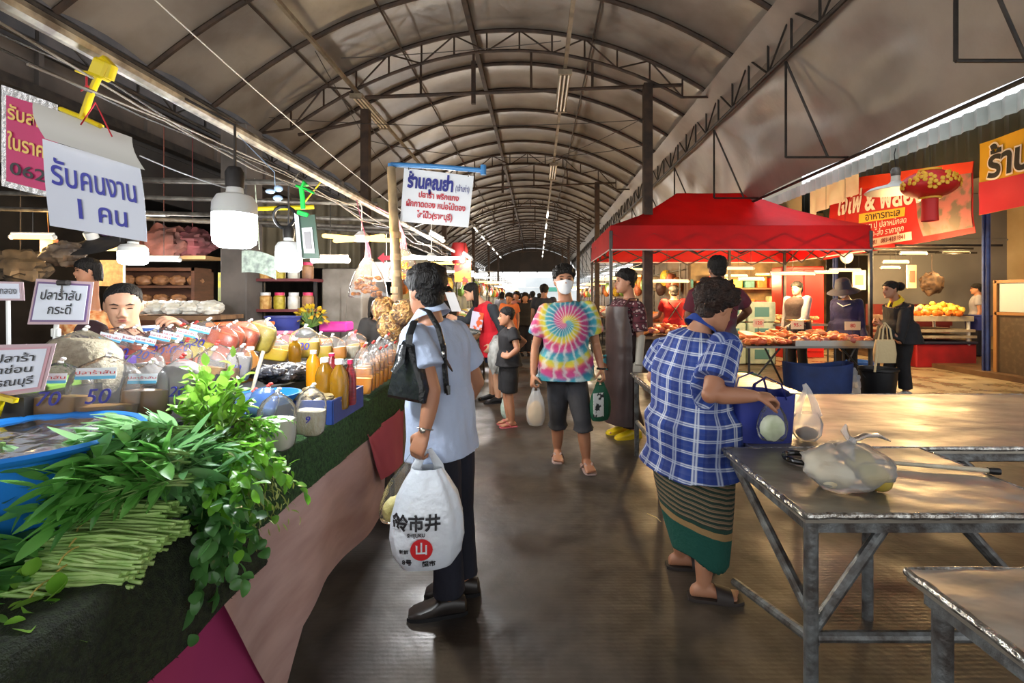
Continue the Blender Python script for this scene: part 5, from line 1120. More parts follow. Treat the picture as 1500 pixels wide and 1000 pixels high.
t = bucket('crate', 'green plastic basket on the floor under the meat table', (3.2, 7.5, .0), .28, .2, mat('green_plastic', (30, 110, 74), .5), 'basket', False)
bucket('tub', 'bright blue tub on the floor behind the black jacket', (5.55, 8.3, .0), .26, .3, mat('bright_blue_tub', (42, 104, 190), .45), 'tub', False)
# --- other tables under the tent (left of the plaid shirt)
def stall_table(label, x0, x1, y0, y1, z, m, grp=None, name='stall_table'):
    t = thing(name, label, 'table', ((x0+x1)/2, (y0+y1)/2, 0), grp); MB().box(((x0+x1)/2, (y0+y1)/2, z-.02), (x1-x0, y1-y0, .04)).build('tabletop', m, t, False)
    for x in (x0+.05, x1-.05):
        for y in (y0+.05, y1-.05): MB().tube([(x, y, 0), (x, y, z-.03)], .018, 6).build('leg', M_leg, t)
    return t
M_wood = mat('worn_board', (128, 96, 66), .65, col2=(88, 64, 46), ns=4, stretch=(1, 6, 1))
stall_table('wooden table of meat between the apron wearer and the plaid shirt', 1.45, 2.75, 7.5, 8.1, .78, M_wood)
heap('meat_piece', PM, 'raw meat piece on the table left of the plaid shirt', 'meat', GM, 1.5, 2.7, 7.53, 8.05, .82, 60, .12)
stall_table('silver table of pale seafood beyond the brimmed hat', 4.9, 6.1, 9.9, 10.8, .85, mat('dull_silver', (130, 126, 118), .35, .8))
PF = [piece('prawn', mat('prawn_pale', (232, 196, 150), .45, col2=(240, 170, 110), ns=22), (.07, .035, .03), 40+k) for k in range(3)]
heap('prawn', PF, 'pale prawn in the heap beyond the brimmed hat', 'seafood', 'prawns on the silver table', 4.95, 6.05, 9.95, 10.7, .88, 60, .2)
t = thing('cabinet', 'bright red steel cabinet behind the brimmed hat', 'cabinet', (6.15, 11.3, 0)); M_redc = mat('red_enamel', (216, 34, 24), .35, col2=(196, 26, 20), ns=3)
MB().box((6.15, 11.3, 1.06), (.98, .5, 2.12), bev=.02).build('cabinet_body', M_redc, t); 
for q in (-1, 1): MB().box((6.15+q*.235, 11.04, 1.1), (.44, .02, 1.9), bev=.01).build('door', M_redc, t)
M_box = mat('pale_green_box', (176, 194, 184), .6, col2=(150, 172, 164), ns=7); M_logo = mat('box_print', (70, 120, 130), .6)
for j in range(3):
    for i in range(2):
        c = (4.05+i*.62, 10.15, .22+j*.44); t = thing('foam_box', ['lowest', 'middle', 'topmost'][j]+' pale box in the '+['left', 'right'][i]+' stack beside the grey-sleeved person', 'box', (c[0], c[1], c[2]-.22), 'pale boxes under the tent')
        MB().box(c, (.58, .44, .42), bev=.02).build('box_body', M_box, t); MB().box((c[0], c[1]-.222, c[2]), (.3, .006, .2)).build('printed_panel', M_logo, t, False)
# --- banners
def quadfn(p00, p10, p11, p01, wob=.03): 
    p00, p10, p11, p01 = map(V, (p00, p10, p11, p01))
    return lambda u, v: p00.lerp(p10, u).lerp(p01.lerp(p11, u), v)+V((-1, 0, 0))*wob*noise.noise(V((u*5, v*3, p00.y)))
XB = 7.45
t = thing('banner', 'long red seafood banner with white letters over the lamp-lit shop', 'banner', (XB, 10.2, 2.45)); f = quadfn((XB, 12.4, 2.38), (XB, 8.15, 2.5), (XB, 8.15, 3.72), (XB, 12.1, 4.35), .05)
MB().slab(f, 40, 14, .006).build('banner_cloth', mat('banner_red', (206, 36, 34), .55, col2=(184, 26, 30), ns=1), t)
def onb(mb, f, W_, Hh_, name, m, par, out=.012):
    mb.v = [tuple(f(.5+x/W_, .5+y/Hh_)+V((-out-z, 0, 0))) for x, y, z in mb.v]; return mb.build(name, m, par, False)
W_, Hh_ = 4.25, 1.5
def sub_quad(u0, u1, v0, v1, f, off): return lambda u, v: f(u0+(u1-u0)*u, v0+(v1-v0)*v)+V((off, 0, 0))
MB().slab(sub_quad(.0, 1, .84, 1.0, f, -.01), 30, 3, .004).build('orange_top_band', mat('banner_orange', (232, 62, 26), .55), t)
MB().slab(sub_quad(.30, .62, .40, .52, f, -.012), 20, 2, .004).build('yellow_strip', mat('banner_yellow', (232, 186, 52), .55), t)
MB().slab(sub_quad(.25, .68, .06, .17, f, -.012), 20, 2, .004).build('phone_strip', mat('banner_cream', (226, 196, 186), .55), t)
MB().slab(lambda u, v: sub_quad(.66, .995, .08, .84, f, -.012)(u*(.75+.25*v)+(1-(.75+.25*v)), v), 24, 16, .004).build('seafood_picture', mat('seafood_print', (112, 98, 86), .6, col2=(176, 104, 100), ns=5, ramp=(.42, .56)), t)
W2 = mat('banner_white', (240, 232, 226), .5)
onb(text_mb('เจ๊ไพ่ & พี่สอง', .52, Matrix.Translation((-.35, .24, 0)), .03, width=2.7), f, W_, Hh_, 'lettering', W2, t, .016)
onb(text_mb('อาหารทะเล', .2, Matrix.Translation((-.12, -.06, 0)), .01, width=1.0), f, W_, Hh_, 'lettering', mat('banner_dark', (70, 40, 24), .5), t, .02)
onb(text_mb('กุ้ง หอย ปู ปลาหมึกสด', .17, Matrix.Translation((-.2, -.24, 0)), .0, width=1.6), f, W_, Hh_, 'lettering', W2, t, .016); onb(text_mb('ขายปลีก-ส่ง ราคาถูก', .17, Matrix.Translation((-.2, -.40, 0)), .0, width=1.5), f, W_, Hh_, 'lettering', W2, t, .016)
onb(text_mb('081-816-4481   083-4181841', .13, Matrix.Translation((-.18, -.58, 0)), .01, width=1.6), f, W_, Hh_, 'lettering', mat('phone_red', (120, 40, 36), .5), t, .02)
t = thing('banner', 'yellow and red shop banner with bold black letters beside the blue post', 'banner', (XB, 7.0, 2.8)); f = quadfn((XB, 8.05, 2.78), (XB, 5.6, 2.84), (XB, 5.6, 3.98), (XB, 8.05, 3.98), .04)
MB().slab(f, 20, 10, .006).build('banner_cloth', mat('banner_yellow2', (226, 178, 32), .55, col2=(214, 164, 26), ns=1), t)
MB().slab(lambda u, v: f(u, v*(.46-.2*u*(1-u)))+V((-.01, 0, 0)), 20, 6, .004).build('red_panel', mat('banner_crimson', (196, 34, 56), .55), t)
onb(text_mb('ร้านอาหาร', .62, Matrix.Translation((-.1, .17, 0)), .075, width=2.0), f, 2.45, 1.2, 'lettering_outline', W2, t, .014); onb(text_mb('ร้านอาหาร', .62, Matrix.Translation((-.1, .17, 0)), .03, width=1.95), f, 2.45, 1.2, 'lettering', M_print, t, .02)
t = tag(MB().slab(lambda u, v: V((7.2+.06*math.sin(u*22)*v, 12.6-1.9*u+.0, 4.5-(.95-.2*u)*v)), 40, 8, .006).build('hanging_cloth', mat('pinkish_sheet', (214, 190, 182), .7, col2=(226, 214, 206), ns=2), loc=(7.2, 11.6, 4)), 'pinkish white cloth draped above the left end of the seafood banner', 'cloth')
t = tag(MB().slab(lambda u, v: V((7.2, 15.2-2.2*u, 4.75-1.25*v)), 4, 4, .01).build('hanging_sheet', mat('tan_panel', (176, 160, 136), .6), loc=(7.2, 14, 4)), 'plain tan sheet hanging behind the red tent roof', 'sheet')
# lantern and enamel shade
c = P(1362, 270, 6.0); t = thing('paper_lantern', 'red paper lantern with gold flowers hanging before the banner', 'lantern', c)
M_lant = mat('lantern_red', (196, 26, 24), .5); mb = MB(); mb.ell(c, (.30, .30, .17), nu=32, nv=14, fn=lambda d: 1+.02*math.cos(16*math.atan2(d.y, d.x))); mb.build('lantern_body', M_lant, t)
mb = MB().lathe([(.1, .155), (.12, .165), (.12, .19), (.0, .19)], c, 18).lathe([(.1, -.155), (.12, -.165), (.12, -.185), (.0, -.185)], c, 18); mb.build('gold_collar', mat('lantern_gold', (226, 170, 40), .4), t)
mb = MB()
for a, el in [(-.6, .1), (-.05, .2), (.5, -.05), (1.0, .15), (-1.15, -.05), (.1, -.3), (.75, .42), (-.35, .5), (1.5, -.1)]:
    for k in range(5):
        g = 2*PI*k/5; aa, ee = a-.65+.16*math.cos(g), el+.2*math.sin(g); dd = V((math.sin(aa)*math.cos(ee)*.305, -math.cos(aa)*math.cos(ee)*.305, math.sin(ee)*.175)); mb.ell(c+dd, (.026, .012, .026), rot('Z', aa), nu=8, nv=5)
mb.build('gold_flower_print', MATS['lantern_gold'], t); MB().lathe([(.085, -.18), (.085, -.34), (.09, -.46)], c, 18, cap=False).build('tassel', M_lant, t); MB().tube([c+V((0, 0, .19)), c+V((0, 0, .52))], .004, 5).build('cord', M_dark, t)
c = P(1312, 272, 6.4); t = thing('pendant_lamp', 'wide pale enamel pendant shade beside the red lantern', 'lamp', c)
MB().lathe([(.35, -.08), (.355, -.075), (.3, -.03), (.1, .02), (.055, .06), (.05, .14), (.0, .14), (.0, .13), (.09, .01), (.3, -.045)], c, 32).build('shade', mat('enamel_shade', (198, 194, 180), .4), t); MB().lathe([(.055, .13), (.06, .2), (.04, .24), (0, .24)], c, 16).build('cap', M_galv, t); MB().tube([c+V((0, 0, .24)), c+V((-.02, 0, .42)), c+V((0, 0, .5))], .006, 5).build('cord', M_black, t)
# --- fruit stall at the right, shop clutter
t = thing('fruit_stand', 'fruit stand with stacked trays in the right-hand shop front', 'stand', (7.6, 9.9, 0)); M_tr = mat('white_wood_tray', (196, 184, 160), .6, col2=(160, 146, 124), ns=5)
for k, z in enumerate((.62, .74, .98)): MB().box((7.95, 9.9, z), (1.45-.06*k, .95, .05 if k < 2 else .10)).build('tray', M_tr, t, False)
for x in (7.35, 8.55):
    for y in (9.48, 10.3): MB().tube([(x, y, 0), (x, y, .95)], .03, 8).build('leg', M_white, t)
PY = [piece('fruit', mat('fruit_yellow', (232, 186, 54), .5, col2=(240, 206, 90), ns=12), (.07, .055, .05), 60+k) for k in range(3)]; PR = [piece('fruit', mat('fruit_blush', (228, 190, 160), .5, col2=(206, 120, 110), ns=10), (.06, .055, .055), 80+k) for k in range(3)]; PO = [piece('fruit', mat('fruit_orange', (232, 120, 40), .5), (.055, .055, .05), 90+k) for k in range(2)]
GF = 'fruit on the right-hand stand'
heap('fruit', PR, 'blush pink fruit on the left of the right-hand stand', 'fruit', GF, 7.3, 7.85, 9.5, 10.2, 1.07, 30, .2); heap('fruit', PY, 'yellow fruit heaped on the right-hand stand', 'fruit', GF, 7.9, 8.55, 9.5, 10.3, 1.07, 45, .26); heap('fruit', PO, 'orange fruit along the front of the right-hand stand', 'fruit', GF, 7.3, 8.5, 9.44, 9.52, 1.07, 24, .03)
t = thing('cooler_box', 'faded red cooler box under the fruit stand', 'box', (8.1, 9.75, .0)); MB().box((8.1, 9.75, .24), (1.2, .6, .46), bev=.02).build('box_body', mat('faded_red', (176, 30, 38), .5, col2=(140, 24, 30), ns=3), t); MB().box((8.1, 9.75, .5), (1.24, .64, .06), bev=.02).build('lid', mat('dark_blue_lid', (40, 44, 66), .5), t)
t = thing('red_bench', 'dark red wooden bench behind the fruit stand', 'bench', (8.7, 11.2, 0)); MB().box((8.7, 11.2, 1.0), (1.8, .3, .5)).build('bench_back', mat('maroon_wood', (92, 26, 26), .5), t, False); MB().box((8.7, 11.2, .38), (1.7, .28, .74)).build('bench_base', MATS['maroon_wood'], t, False)
bucket('tub', 'indigo blue tub behind the blue post on the fruit stand', (8.85, 9.6, .75), .22, .3, mat('indigo_tub', (38, 48, 120), .5), 'tub', False)
t = thing('display_board', 'pale blue board in a wooden frame over a dark speckled panel', 'board', (8.0, 7.7, 0))
MB().box((8.05, 7.75, .56), (.06, 1.3, 1.12)).build('speckled_panel', mat('speckled_panel', (74, 62, 50), .6, col2=(96, 82, 64), ns=14, ramp=(.5, .8)), t, False); MB().box((8.04, 7.72, 1.4), (.04, 1.15, .5)).build('pale_board', mat('pale_board', (178, 198, 204), .5), t, False)
MB().box((8.02, 8.34, .85), (.07, .06, 1.7)).box((8.02, 7.7, 1.12), (.07, 1.3, .05)).box((8.02, 7.7, 1.67), (.07, 1.3, .05)).build('frame', mat('honey_wood', (150, 108, 64), .55), t, False)
for i, (px, py, Y, w, h_, lab) in enumerate(((1258, 410, 10.9, .3, .45, 'framed certificate on the cream shop wall'), (1335, 405, 10.3, .2, .5, 'tall white notice hanging in the lamp-lit shop'), (1365, 415, 10.9, .5, .5, 'dark bundle of bags hanging by the shop meter box'), (1240, 376, 10.6, .28, .18, 'round white dial hanging under the seafood banner'))):
    c = P(px, py, Y); 
    if i == 2: tag(bagblob(c, w*.5, .15, h_*.5, 3, am=.3, flat=False).tube([c+V((0, 0, h_*.3)), V((c.x, c.y, 2.38))], .005, 4).build('hanging_bags', mat('brown_bags', (110, 84, 62), .6, col2=(60, 46, 40), ns=9), loc=c), lab, 'bag')
    elif i == 3: tag(MB().lathe([(.0, -.02), (.14, -.02), (.15, 0), (.14, .02), (0, .02)], c, 20, rot('X', PI/2)).build('wall_clock', M_white, loc=c), lab, 'clock')
    else: t = thing('notice', lab, 'notice', c); MB().tube([c+V((0, 0, h_*.5)), V((c.x, c.y, 2.38))], .004, 4).build('cord', M_black, t); MB().box(c, (w, .03, h_)).build('sheet', mat('notice_paper', (224, 206, 170), .7), t, False); MB().box(c-V((0, .02, 0)), (w*.6, .006, h_*.5)).build('printed_panel', mat('notice_print', (170, 110, 90), .7), t, False)

c = G(966, 752); tag(MB().tube([G(948, 752), G(962, 758), G(968, 764)], .003, 5).build('straw', mat('straw', (206, 190, 140), .7), loc=c), 'thin pale straw lying on the floor left of the striped sarong', 'straw')
c = G(1182, 812); tag(MB().ell(c+V((0, 0, .006)), (.016, .012, .006)).build('litter_scrap', mat('yellow_scrap', (222, 196, 90), .6), loc=c), 'small yellow scrap on the floor beside the near table leg', 'litter')

# clutter of the lamp-lit shops behind the tent
tube_lamp('warm tube deep behind the tent beside the pale boxes', 1130, 402, 12.2, .8, 0, pw=130, cord=1.9); tube_lamp('warm tube deep behind the plaid shirt head', 1072, 404, 12.6, .8, 0, pw=120, cord=1.55)
for k in range(3):
    z = .55+.55*k; t = thing('wall_shelf', ['lowest', 'middle', 'top'][k]+' long shelf of goods on the lamp-lit wall behind the tent', 'shelf', (5.4, 13.35, z)); MB().box((5.4, 13.35, z), (3.4, .4, .04)).build('board', M_wood, t, False)
    for i in range(10):
        nm, cl = [('orange', (206, 120, 50)), ('cream', (226, 206, 160)), ('teal', (70, 130, 130)), ('red', (190, 56, 44)), ('yellow', (226, 190, 70))][(i*3+k*2) % 5]; m = mat('goods_'+nm, cl, .5, col2=tuple(int(q*.8) for q in cl), ns=9)
        h = .2+.12*((i*7+k*3) % 4)/3; tag(MB().box((3.85+.34*i, 13.35, z+.02+h/2), (.26, .28, h), bev=.02).build('goods_box', m, loc=(3.85+.34*i, 13.35, z)), ordw(i)+' goods box ('+nm+') along the '+['lowest', 'middle', 'top'][k]+' wall shelf behind the tent', 'box', 'goods on the wall shelves')
# ================================================================ the green-edged stall on the left
ZS = .85; ZL_ = .77; XE = -.88
def leafm(name, c1, c2, ns=9, tr=.3, rough=.35):
    m = mat(name, c1, rough, col2=c2, ns=ns, nd=2, ramp=(.38, .62)); nt = m.node_tree; b = nt.nodes['Principled BSDF']; t = nt.nodes.new('ShaderNodeBsdfTranslucent'); t.inputs[0].default_value = rgb(*[min(255, int(x*1.25)) for x in c2])
    mx = nt.nodes.new('ShaderNodeMixShader'); mx.inputs[0].default_value = tr; nt.links.new(b.outputs[0], mx.inputs[1]); nt.links.new(t.outputs[0], mx.inputs[2]); nt.links.new(mx.outputs[0], nt.nodes['Material Output'].inputs[0]); return m
t = thing('market_stall', 'long produce stall table under the green turf and cloths', 'stall', (-1.4, 2.0, 0)); M_plank = mat('dark_plank', (62, 50, 42), .7, col2=(44, 36, 32), ns=5)
MB().box((-1.35, 2.28, ZS-.03), (.94, 1.66, .05)).build('tabletop', M_plank, t, False); MB().box((-1.42, .98, ZL_-.03), (1.04, .9, .05)).build('lower_tabletop', M_plank, t, False)
for x in (-1.78, -.98):
    for y in (.66, 1.9, 3.05): MB().box((x, y, .36), (.06, .06, .72)).build('leg', M_plank, t, False)
MB().box((-1.5, 2.2, ZS+.055), (.6, 1.7, .12)).box((-1.62, 2.2, ZS+.18), (.34, 1.7, .14)).build('display_step', mat('black_step', (30, 28, 28), .6), t, False)
M_turf = mat('green_turf', (34, 66, 30), .85, col2=(66, 108, 52), ns=70, nd=3, bump=.9, bs=240)
def turf(name, label, y0, y1, xo, drop, lift, seed, out=.004):
    t = thing(name, label, 'mat', (xo, (y0+y1)/2, ZS))
    def fn(u, v):
        y = y0+(y1-y0)*u; s = v*(.42+drop); w = .006*noise.noise(V((y*6, seed, v*2))); rr = .03
        if s < .40: p = V((xo-.40+s, y, ZS+lift))
        else:
            a = min((s-.40)/rr, PI/2); dz = max(0, s-.40-rr*PI/2); p = V((xo+rr*math.sin(a)+w*2+out*min(1, dz*5), y, ZS+lift-rr*(1-math.cos(a))-dz-(.012*noise.noise(V((y*4, seed, 0))) if v > .99 else 0)))
        return p
    mb = MB().slab(fn, 60, 30, .012); mb.build('mat_sheet', M_turf, t)
    bl = MB(); rr_ = random.Random(seed)
    for k in range(9000):
        u, v = rr_.random(), rr_.uniform(.25, 1); p = fn(u, v); s = v*(.42+drop); n = V((0, 0, 1)) if s < .4 else V((1, 0, .15)); d = (n+V((rr_.uniform(-.6, .6), rr_.uniform(-.6, .6), rr_.uniform(-.6, .4)))).normalized()*rr_.uniform(.006, .012); q = d.cross(V((rr_.random(), rr_.random(), rr_.random()))).normalized()*.0016
        bl.add([p-q, p+q, p+d], [(0, 1, 2)])
    tag(bl.build('turf_blades', M_turf, t, False), kind='stuff')
    return t
turf('turf_mat', 'green artificial turf mat over the far length of the stall edge', 1.42, 3.1, XE-.02, .19, .004, 3)
M_turf = mat('shaded_turf', (24, 32, 18), .9, col2=(44, 56, 30), ns=70, nd=3, bump=.9, bs=240)  # darkened copy of the green turf: the near mat's shade is put into its colour
turf('turf_mat', 'shaded artificial turf mat hanging low below the bundled green stems', .55, 1.45, XE-.02, .21, .012-.08, 7, .05)
def sheet(name, label, poly, x, m, wav=.012, cat='cloth', seed=0):
    """hanging cloth in the plane x with outline poly of (y, z)"""
    ys = [p[0] for p in poly]; zs = [p[1] for p in poly]; n = len(poly)
    mb = MB(); N = 40
    def edge(y, top):
        hits = []
        for i in range(n):
            (a, za), (b, zb) = poly[i], poly[(i+1) % n]
            if (a-y)*(b-y) <= 0 and a != b: hits.append(za+(zb-za)*(y-a)/(b-a))
        return (max if top else min)(hits) if hits else zs[0]
    y0, y1 = min(ys)+1e-4, max(ys)-1e-4
    fn = lambda u, v: V((x+wav*math.sin((y0+(y1-y0)*u)*11+seed)+.5*wav*noise.noise(V((u*7, v*4, seed)))+.03*(1-v)*wav/.012*.3, y0+(y1-y0)*u, edge(y0+(y1-y0)*u, 0)+(edge(y0+(y1-y0)*u, 1)-edge(y0+(y1-y0)*u, 0))*v))
    return tag(MB().slab(fn, N, 12, .003).build(name, m, loc=(x, (y0+y1)/2, .4)), label, cat)
M_vin = mat('pinkish_wood_vinyl', (206, 172, 162), .55, col2=(184, 148, 138), ns=3.0, nd=5, stretch=(1, 1, 4), bump=.05)
sheet('vinyl_cloth', 'pinkish wood-grain vinyl sheet hanging in a curve under the turf', [(1.24, .68), (3.0, .68), (2.78, .40), (2.76, .15), (2.4, .18), (1.96, .23), (1.76, .17), (1.67, .01), (1.60, .06), (1.38, .42), (1.30, .56)], XE-.002, M_vin)
sheet('pink_cloth', 'salmon pink cloth hanging at the far end of the stall', [(2.42, .69), (3.07, .69), (3.06, .33), (2.62, .385)], XE+.022, mat('salmon_pink', (206, 96, 108), .8, col2=(190, 82, 96), ns=2), .008, seed=2)
sheet('magenta_cloth', 'magenta cloth hanging to the floor under the dark turf', [(.5, .60), (1.52, .66), (1.62, .02), (.5, .02)], XE-.035, mat('magenta_cloth', (170, 54, 104), .8, col2=(150, 44, 92), ns=2), .01, seed=4)
# --- basins
M_bluep = mat('sky_blue_plastic', (38, 128, 214), .3, col2=(30, 112, 196), ns=3, sub=.05)
M_sauce = mat('grey_brown_paste', (150, 140, 118), .5, col2=(116, 104, 84), ns=14, bump=.4)
def basin(label, c, r, h, fill=True, m=M_bluep, cm=M_sauce, name='basin', film_=True):
    t = thing(name, label, 'basin', c); MB().lathe([(0, 0), (r*.62, 0), (r*.66, .005), (r*.93, h*.9), (r*1.0, h*.93), (r*1.03, h*.97), (r*1.0, h), (r*.95, h*.98), (r*.9, h*.9), (r*.64, .01), (0, .01)], c, 48).build('basin_body', m, t)
    if fill: MB().lathe([(0, h*.93), (r*.5, h*.925), (r*.9, h*.90), (r*.88, h*.86), (0, h*.86)], c, 40).build('contents', cm, t)
    if film_: MB().grid(lambda u, v: V(c)+V((r*.97*v*math.cos(2*PI*u), r*.97*v*math.sin(2*PI*u), h*(.955+.05*noise.noise(V((v*5*math.cos(2*PI*u), v*5*math.sin(2*PI*u), 3)))))), 40, 12).build('cling_film', film('cling', cover=.04, gloss=.12, bump=.9, bs=16), t)
    return t
c = P(18, 655, 1.17); c.z = ZL_+.015; basin('sky blue basin of grey-brown paste under cling film, behind the herbs', c, .25, .262)
c = P(-90, 660, 1.45); c.z = ZL_+.015; basin('second sky blue basin cut off at the edge of the picture', c, .24, .24)
# --- greens
L1 = leafm('long_leaf', (78, 138, 62), (112, 172, 84)); L2 = leafm('basil_leaf', (70, 126, 40), (116, 176, 58), 14); L3 = leafm('dark_leaf', (58, 104, 52), (84, 136, 72)); L4 = leafm('yellow_leaf', (96, 148, 46), (136, 180, 70))
M_stem = mat('pale_stem', (178, 206, 128), .45, col2=(138, 178, 92), ns=20); M_stemg = mat('green_stem', (98, 146, 66), .5, col2=(128, 150, 90), ns=16)
def leaf(mb, base, d, up, L, W, curl=.4, fold=.25, n=6):
    a = V(d).normalized(); r = a.cross(V(up)); r = r.normalized() if r.length > .01 else V((1, 0, 0)); u = r.cross(a); p = V(base); vs = []
    for k in range(n+1):
        s = k/n; w = W*math.sin(PI*min(1, s*.93+.04))**.8*(1-.25*s); ang = -curl*s
        dd = a*math.cos(ang)+u*math.sin(ang); nn = u*math.cos(ang)-a*math.sin(ang)
        if k: p = p+dd*L/n
        vs += [p-r*w+nn*w*fold, p-r*w*.5+nn*w*fold*.35, p, p+r*w*.5+nn*w*fold*.35, p+r*w+nn*w*fold]
    mb.add(vs, [(k*5+i, k*5+i+1, (k+1)*5+i+1, (k+1)*5+i) for k in range(n) for i in range(4)])
def rdir(d, s): return (V(d)+V((R.uniform(-s, s), R.uniform(-s, s), R.uniform(-s, s)))).normalized()
GH = 'bunches of greens on the near stall edge'
def bunch(label, root, tip, n, spread, L, W, lm, sm, leaf_from=.3, droop=.4, stems=True, name='herb_bunch', cut=.0, per=5, ssp=.35, srad=.0028):
    root, tip = V(root), V(tip); t = thing(name, label, 'vegetable', root); ml, ms = MB(), MB(); d0 = (tip-root); LL = d0.length
    for i in range(n):
        o = V((R.uniform(-1, 1), R.uniform(-1, 1), R.uniform(-1, 1)))*spread*ssp; e = tip+V((R.uniform(-1, 1), R.uniform(-1, 1), R.uniform(-.7, 1)))*spread
        b = root+o-d0*R.uniform(0, .12); mid = b.lerp(e, .5)+V((0, 0, .12*LL*R.uniform(.3, 1.2))); e.z -= droop*LL*R.uniform(0, .4)
        pts = [b*(1-s)**2+mid*2*s*(1-s)+e*s*s for s in [k/6 for k in range(7)]]; ms.tube(pts, [srad, srad, srad, srad*.9, srad*.8, srad*.6, srad*.35], 6)
        for k in range(int(per*1.6)):
            s = leaf_from+(1-leaf_from)*(k+R.random())/per; p = b*(1-s)**2+mid*2*s*(1-s)+e*s*s; d = rdir((pts[min(6, int(s*6)+1)]-pts[int(s*6) if s < 1 else 5]).normalized(), .8)
            leaf(ml, p, d, rdir((0, 0, 1), .5), L*R.uniform(.5, 1.1), W*R.uniform(.55, 1.05), R.uniform(-.1, .9)*droop*2, R.uniform(.1, .4))
    if stems: ms.build('stems', sm, t)
    ml.build('leaves', lm, t); return t
# long leafed bunches, tips to the left and back
bunch('long pale-leaved bunch on top, beside the blue basin', P(268, 635, 1.3), P(190, 648, 1.22), 26, .05, .10, .017, leafm('greyish_leaf', (110, 160, 104), (146, 188, 132)), M_stemg, .2, .3, per=6)
bunch('long-leaved bunch draped over the blue basin side', P(262, 672, 1.22), P(158, 690, 1.14), 28, .055, .095, .018, L1, M_stemg, .15, .25, per=6)
bunch('long-leaved bunch below the basin, above the cut stems', P(268, 702, 1.2), P(140, 718, 1.1), 24, .04, .085, .017, L1, M_stemg, .15, .12, per=6)
bunch('long-leaved bunch with leaves spilling toward the basil', P(170, 690, 1.22), P(275, 680, 1.27), 26, .055, .095, .018, leafm('blue_leaf', (84, 140, 84), (120, 168, 110)), M_stemg, .15, .3, per=7)
# basil
bunch('bright basil bunch standing highest beside the bag marked 20', P(318, 665, 1.42), P(318, 592, 1.46), 34, .075, .042, .017, L4, M_stemg, .25, .5, per=9)
bunch('basil bunch drooping over the turf edge', P(335, 655, 1.42), P(355, 690, 1.34), 34, .085, .045, .016, L2, M_stemg, .1, .8, per=10)
bunch('dark basil bunch hanging lowest over the turf', P(315, 690, 1.36), P(318, 748, 1.27), 32, .07, .052, .018, L3, M_stemg, .1, .9, per=10)
bunch('thin-leaved herb bunch at the stall edge before the white shreds', P(350, 620, 1.5), P(366, 640, 1.48), 26, .06, .032, .008, L2, mat('wiry_stem', (128, 138, 76), .6), .1, .7, per=9, srad=.0016)
bunch('feathery herb roots hanging beside the basil over the turf', P(362, 660, 1.43), P(388, 700, 1.38), 26, .05, .03, .003, leafm('root_green', (130, 150, 72), (160, 172, 100)), mat('wiry_stem', (128, 138, 76), .6), .1, .9, per=6, srad=.0014)
# stem bundles lying along the edge, cut ends outward
for i, (py, Y, pxl, pxr, w) in enumerate(((752, 1.17, 85, 232, 'topmost'), (778, 1.12, 60, 236, 'second'), (800, 1.06, 62, 205, 'third'), (822, 1.02, 55, 180, 'fourth'), (848, .985, 45, 162, 'fifth'), (872, .955, 20, 128, 'lowest'))):
    a, b = P(pxl, py-2, Y), P(pxr, py-4 if i else py-10, Y+.03)+V((.03, 0, -.008)); t = thing('stem_bundle', w+' bundle of pale cut stems down the stall edge, leaves to the left', 'vegetable', a, 'bundles of cut stems on the stall edge'); ms, ml = MB(), MB()
    for k in range(60):
        g = V((0, R.uniform(-1, 1)*.028, R.uniform(-1, 1)*.020)); q = V((R.uniform(-.055, .03), R.uniform(-1, 1)*.026, R.uniform(-1, 1)*.02)); p0, p1 = a+g, b+q; md = p0.lerp(p1, .5)+V((0, R.uniform(-.02, .02), R.uniform(-.004, .014))); r = R.uniform(.003, .0052); ms.tube([p0, md, p1], [r*.8, r, r], 6)
    for k in range(46): leaf(ml, a+V((R.uniform(-.06, .03), R.uniform(-.04, .04), R.uniform(-.02, .03))), rdir((-1, -.2, .05), .5), rdir((0, 0, 1), .5), R.uniform(.06, .12), R.uniform(.014, .026), R.uniform(.2, .9), .25)
    ms.build('stems', M_stem, t); ml.build('leaves', L1 if i % 2 else L3, t)
    MB().tube([a.lerp(b, .35)+V((0, .033*math.cos(g), .026*math.sin(g))) for g in [2*PI*j/18 for j in range(19)]], .002, 5).build('tie', mat('tie_band', (196, 176, 96), .6), t)
bunch('tuft of light leaves at the near bottom corner of the stall', P(-40, 985, .92), P(15, 940, .9), 16, .05, .06, .022, L4, M_stemg, .2, .4, per=5)
bunch('loose dark leaves between the basin and the cut stems', P(60, 735, 1.1), P(-10, 728, 1.06), 16, .05, .09, .026, L3, M_stemg, .1, .5, per=5)
M_pump = mat('green_gourd', (84, 130, 84), .5, col2=(120, 160, 108), ns=14, stretch=(6, 1, 1))
for i, (px, py, Y, r, lab) in enumerate(((18, 700, 1.06, .055, 'larger striped green gourd below the blue basin'), (2, 676, 1.1, .045, 'smaller green gourd tight under the basin rim'))):
    c = P(px, py, Y); t = thing('green_gourd', lab, 'vegetable', c); MB().ell(c, (r, r*.85, r*.8), nu=28, nv=14, fn=lambda d: 1+.03*math.cos(10*math.atan2(d.y, d.x))).build('gourd_body', M_pump, t); MB().tube([c+V((0, 0, r*.75)), c+V((.004, 0, r*.98))], [.007, .005], 6).build('stem', M_stemg, t)
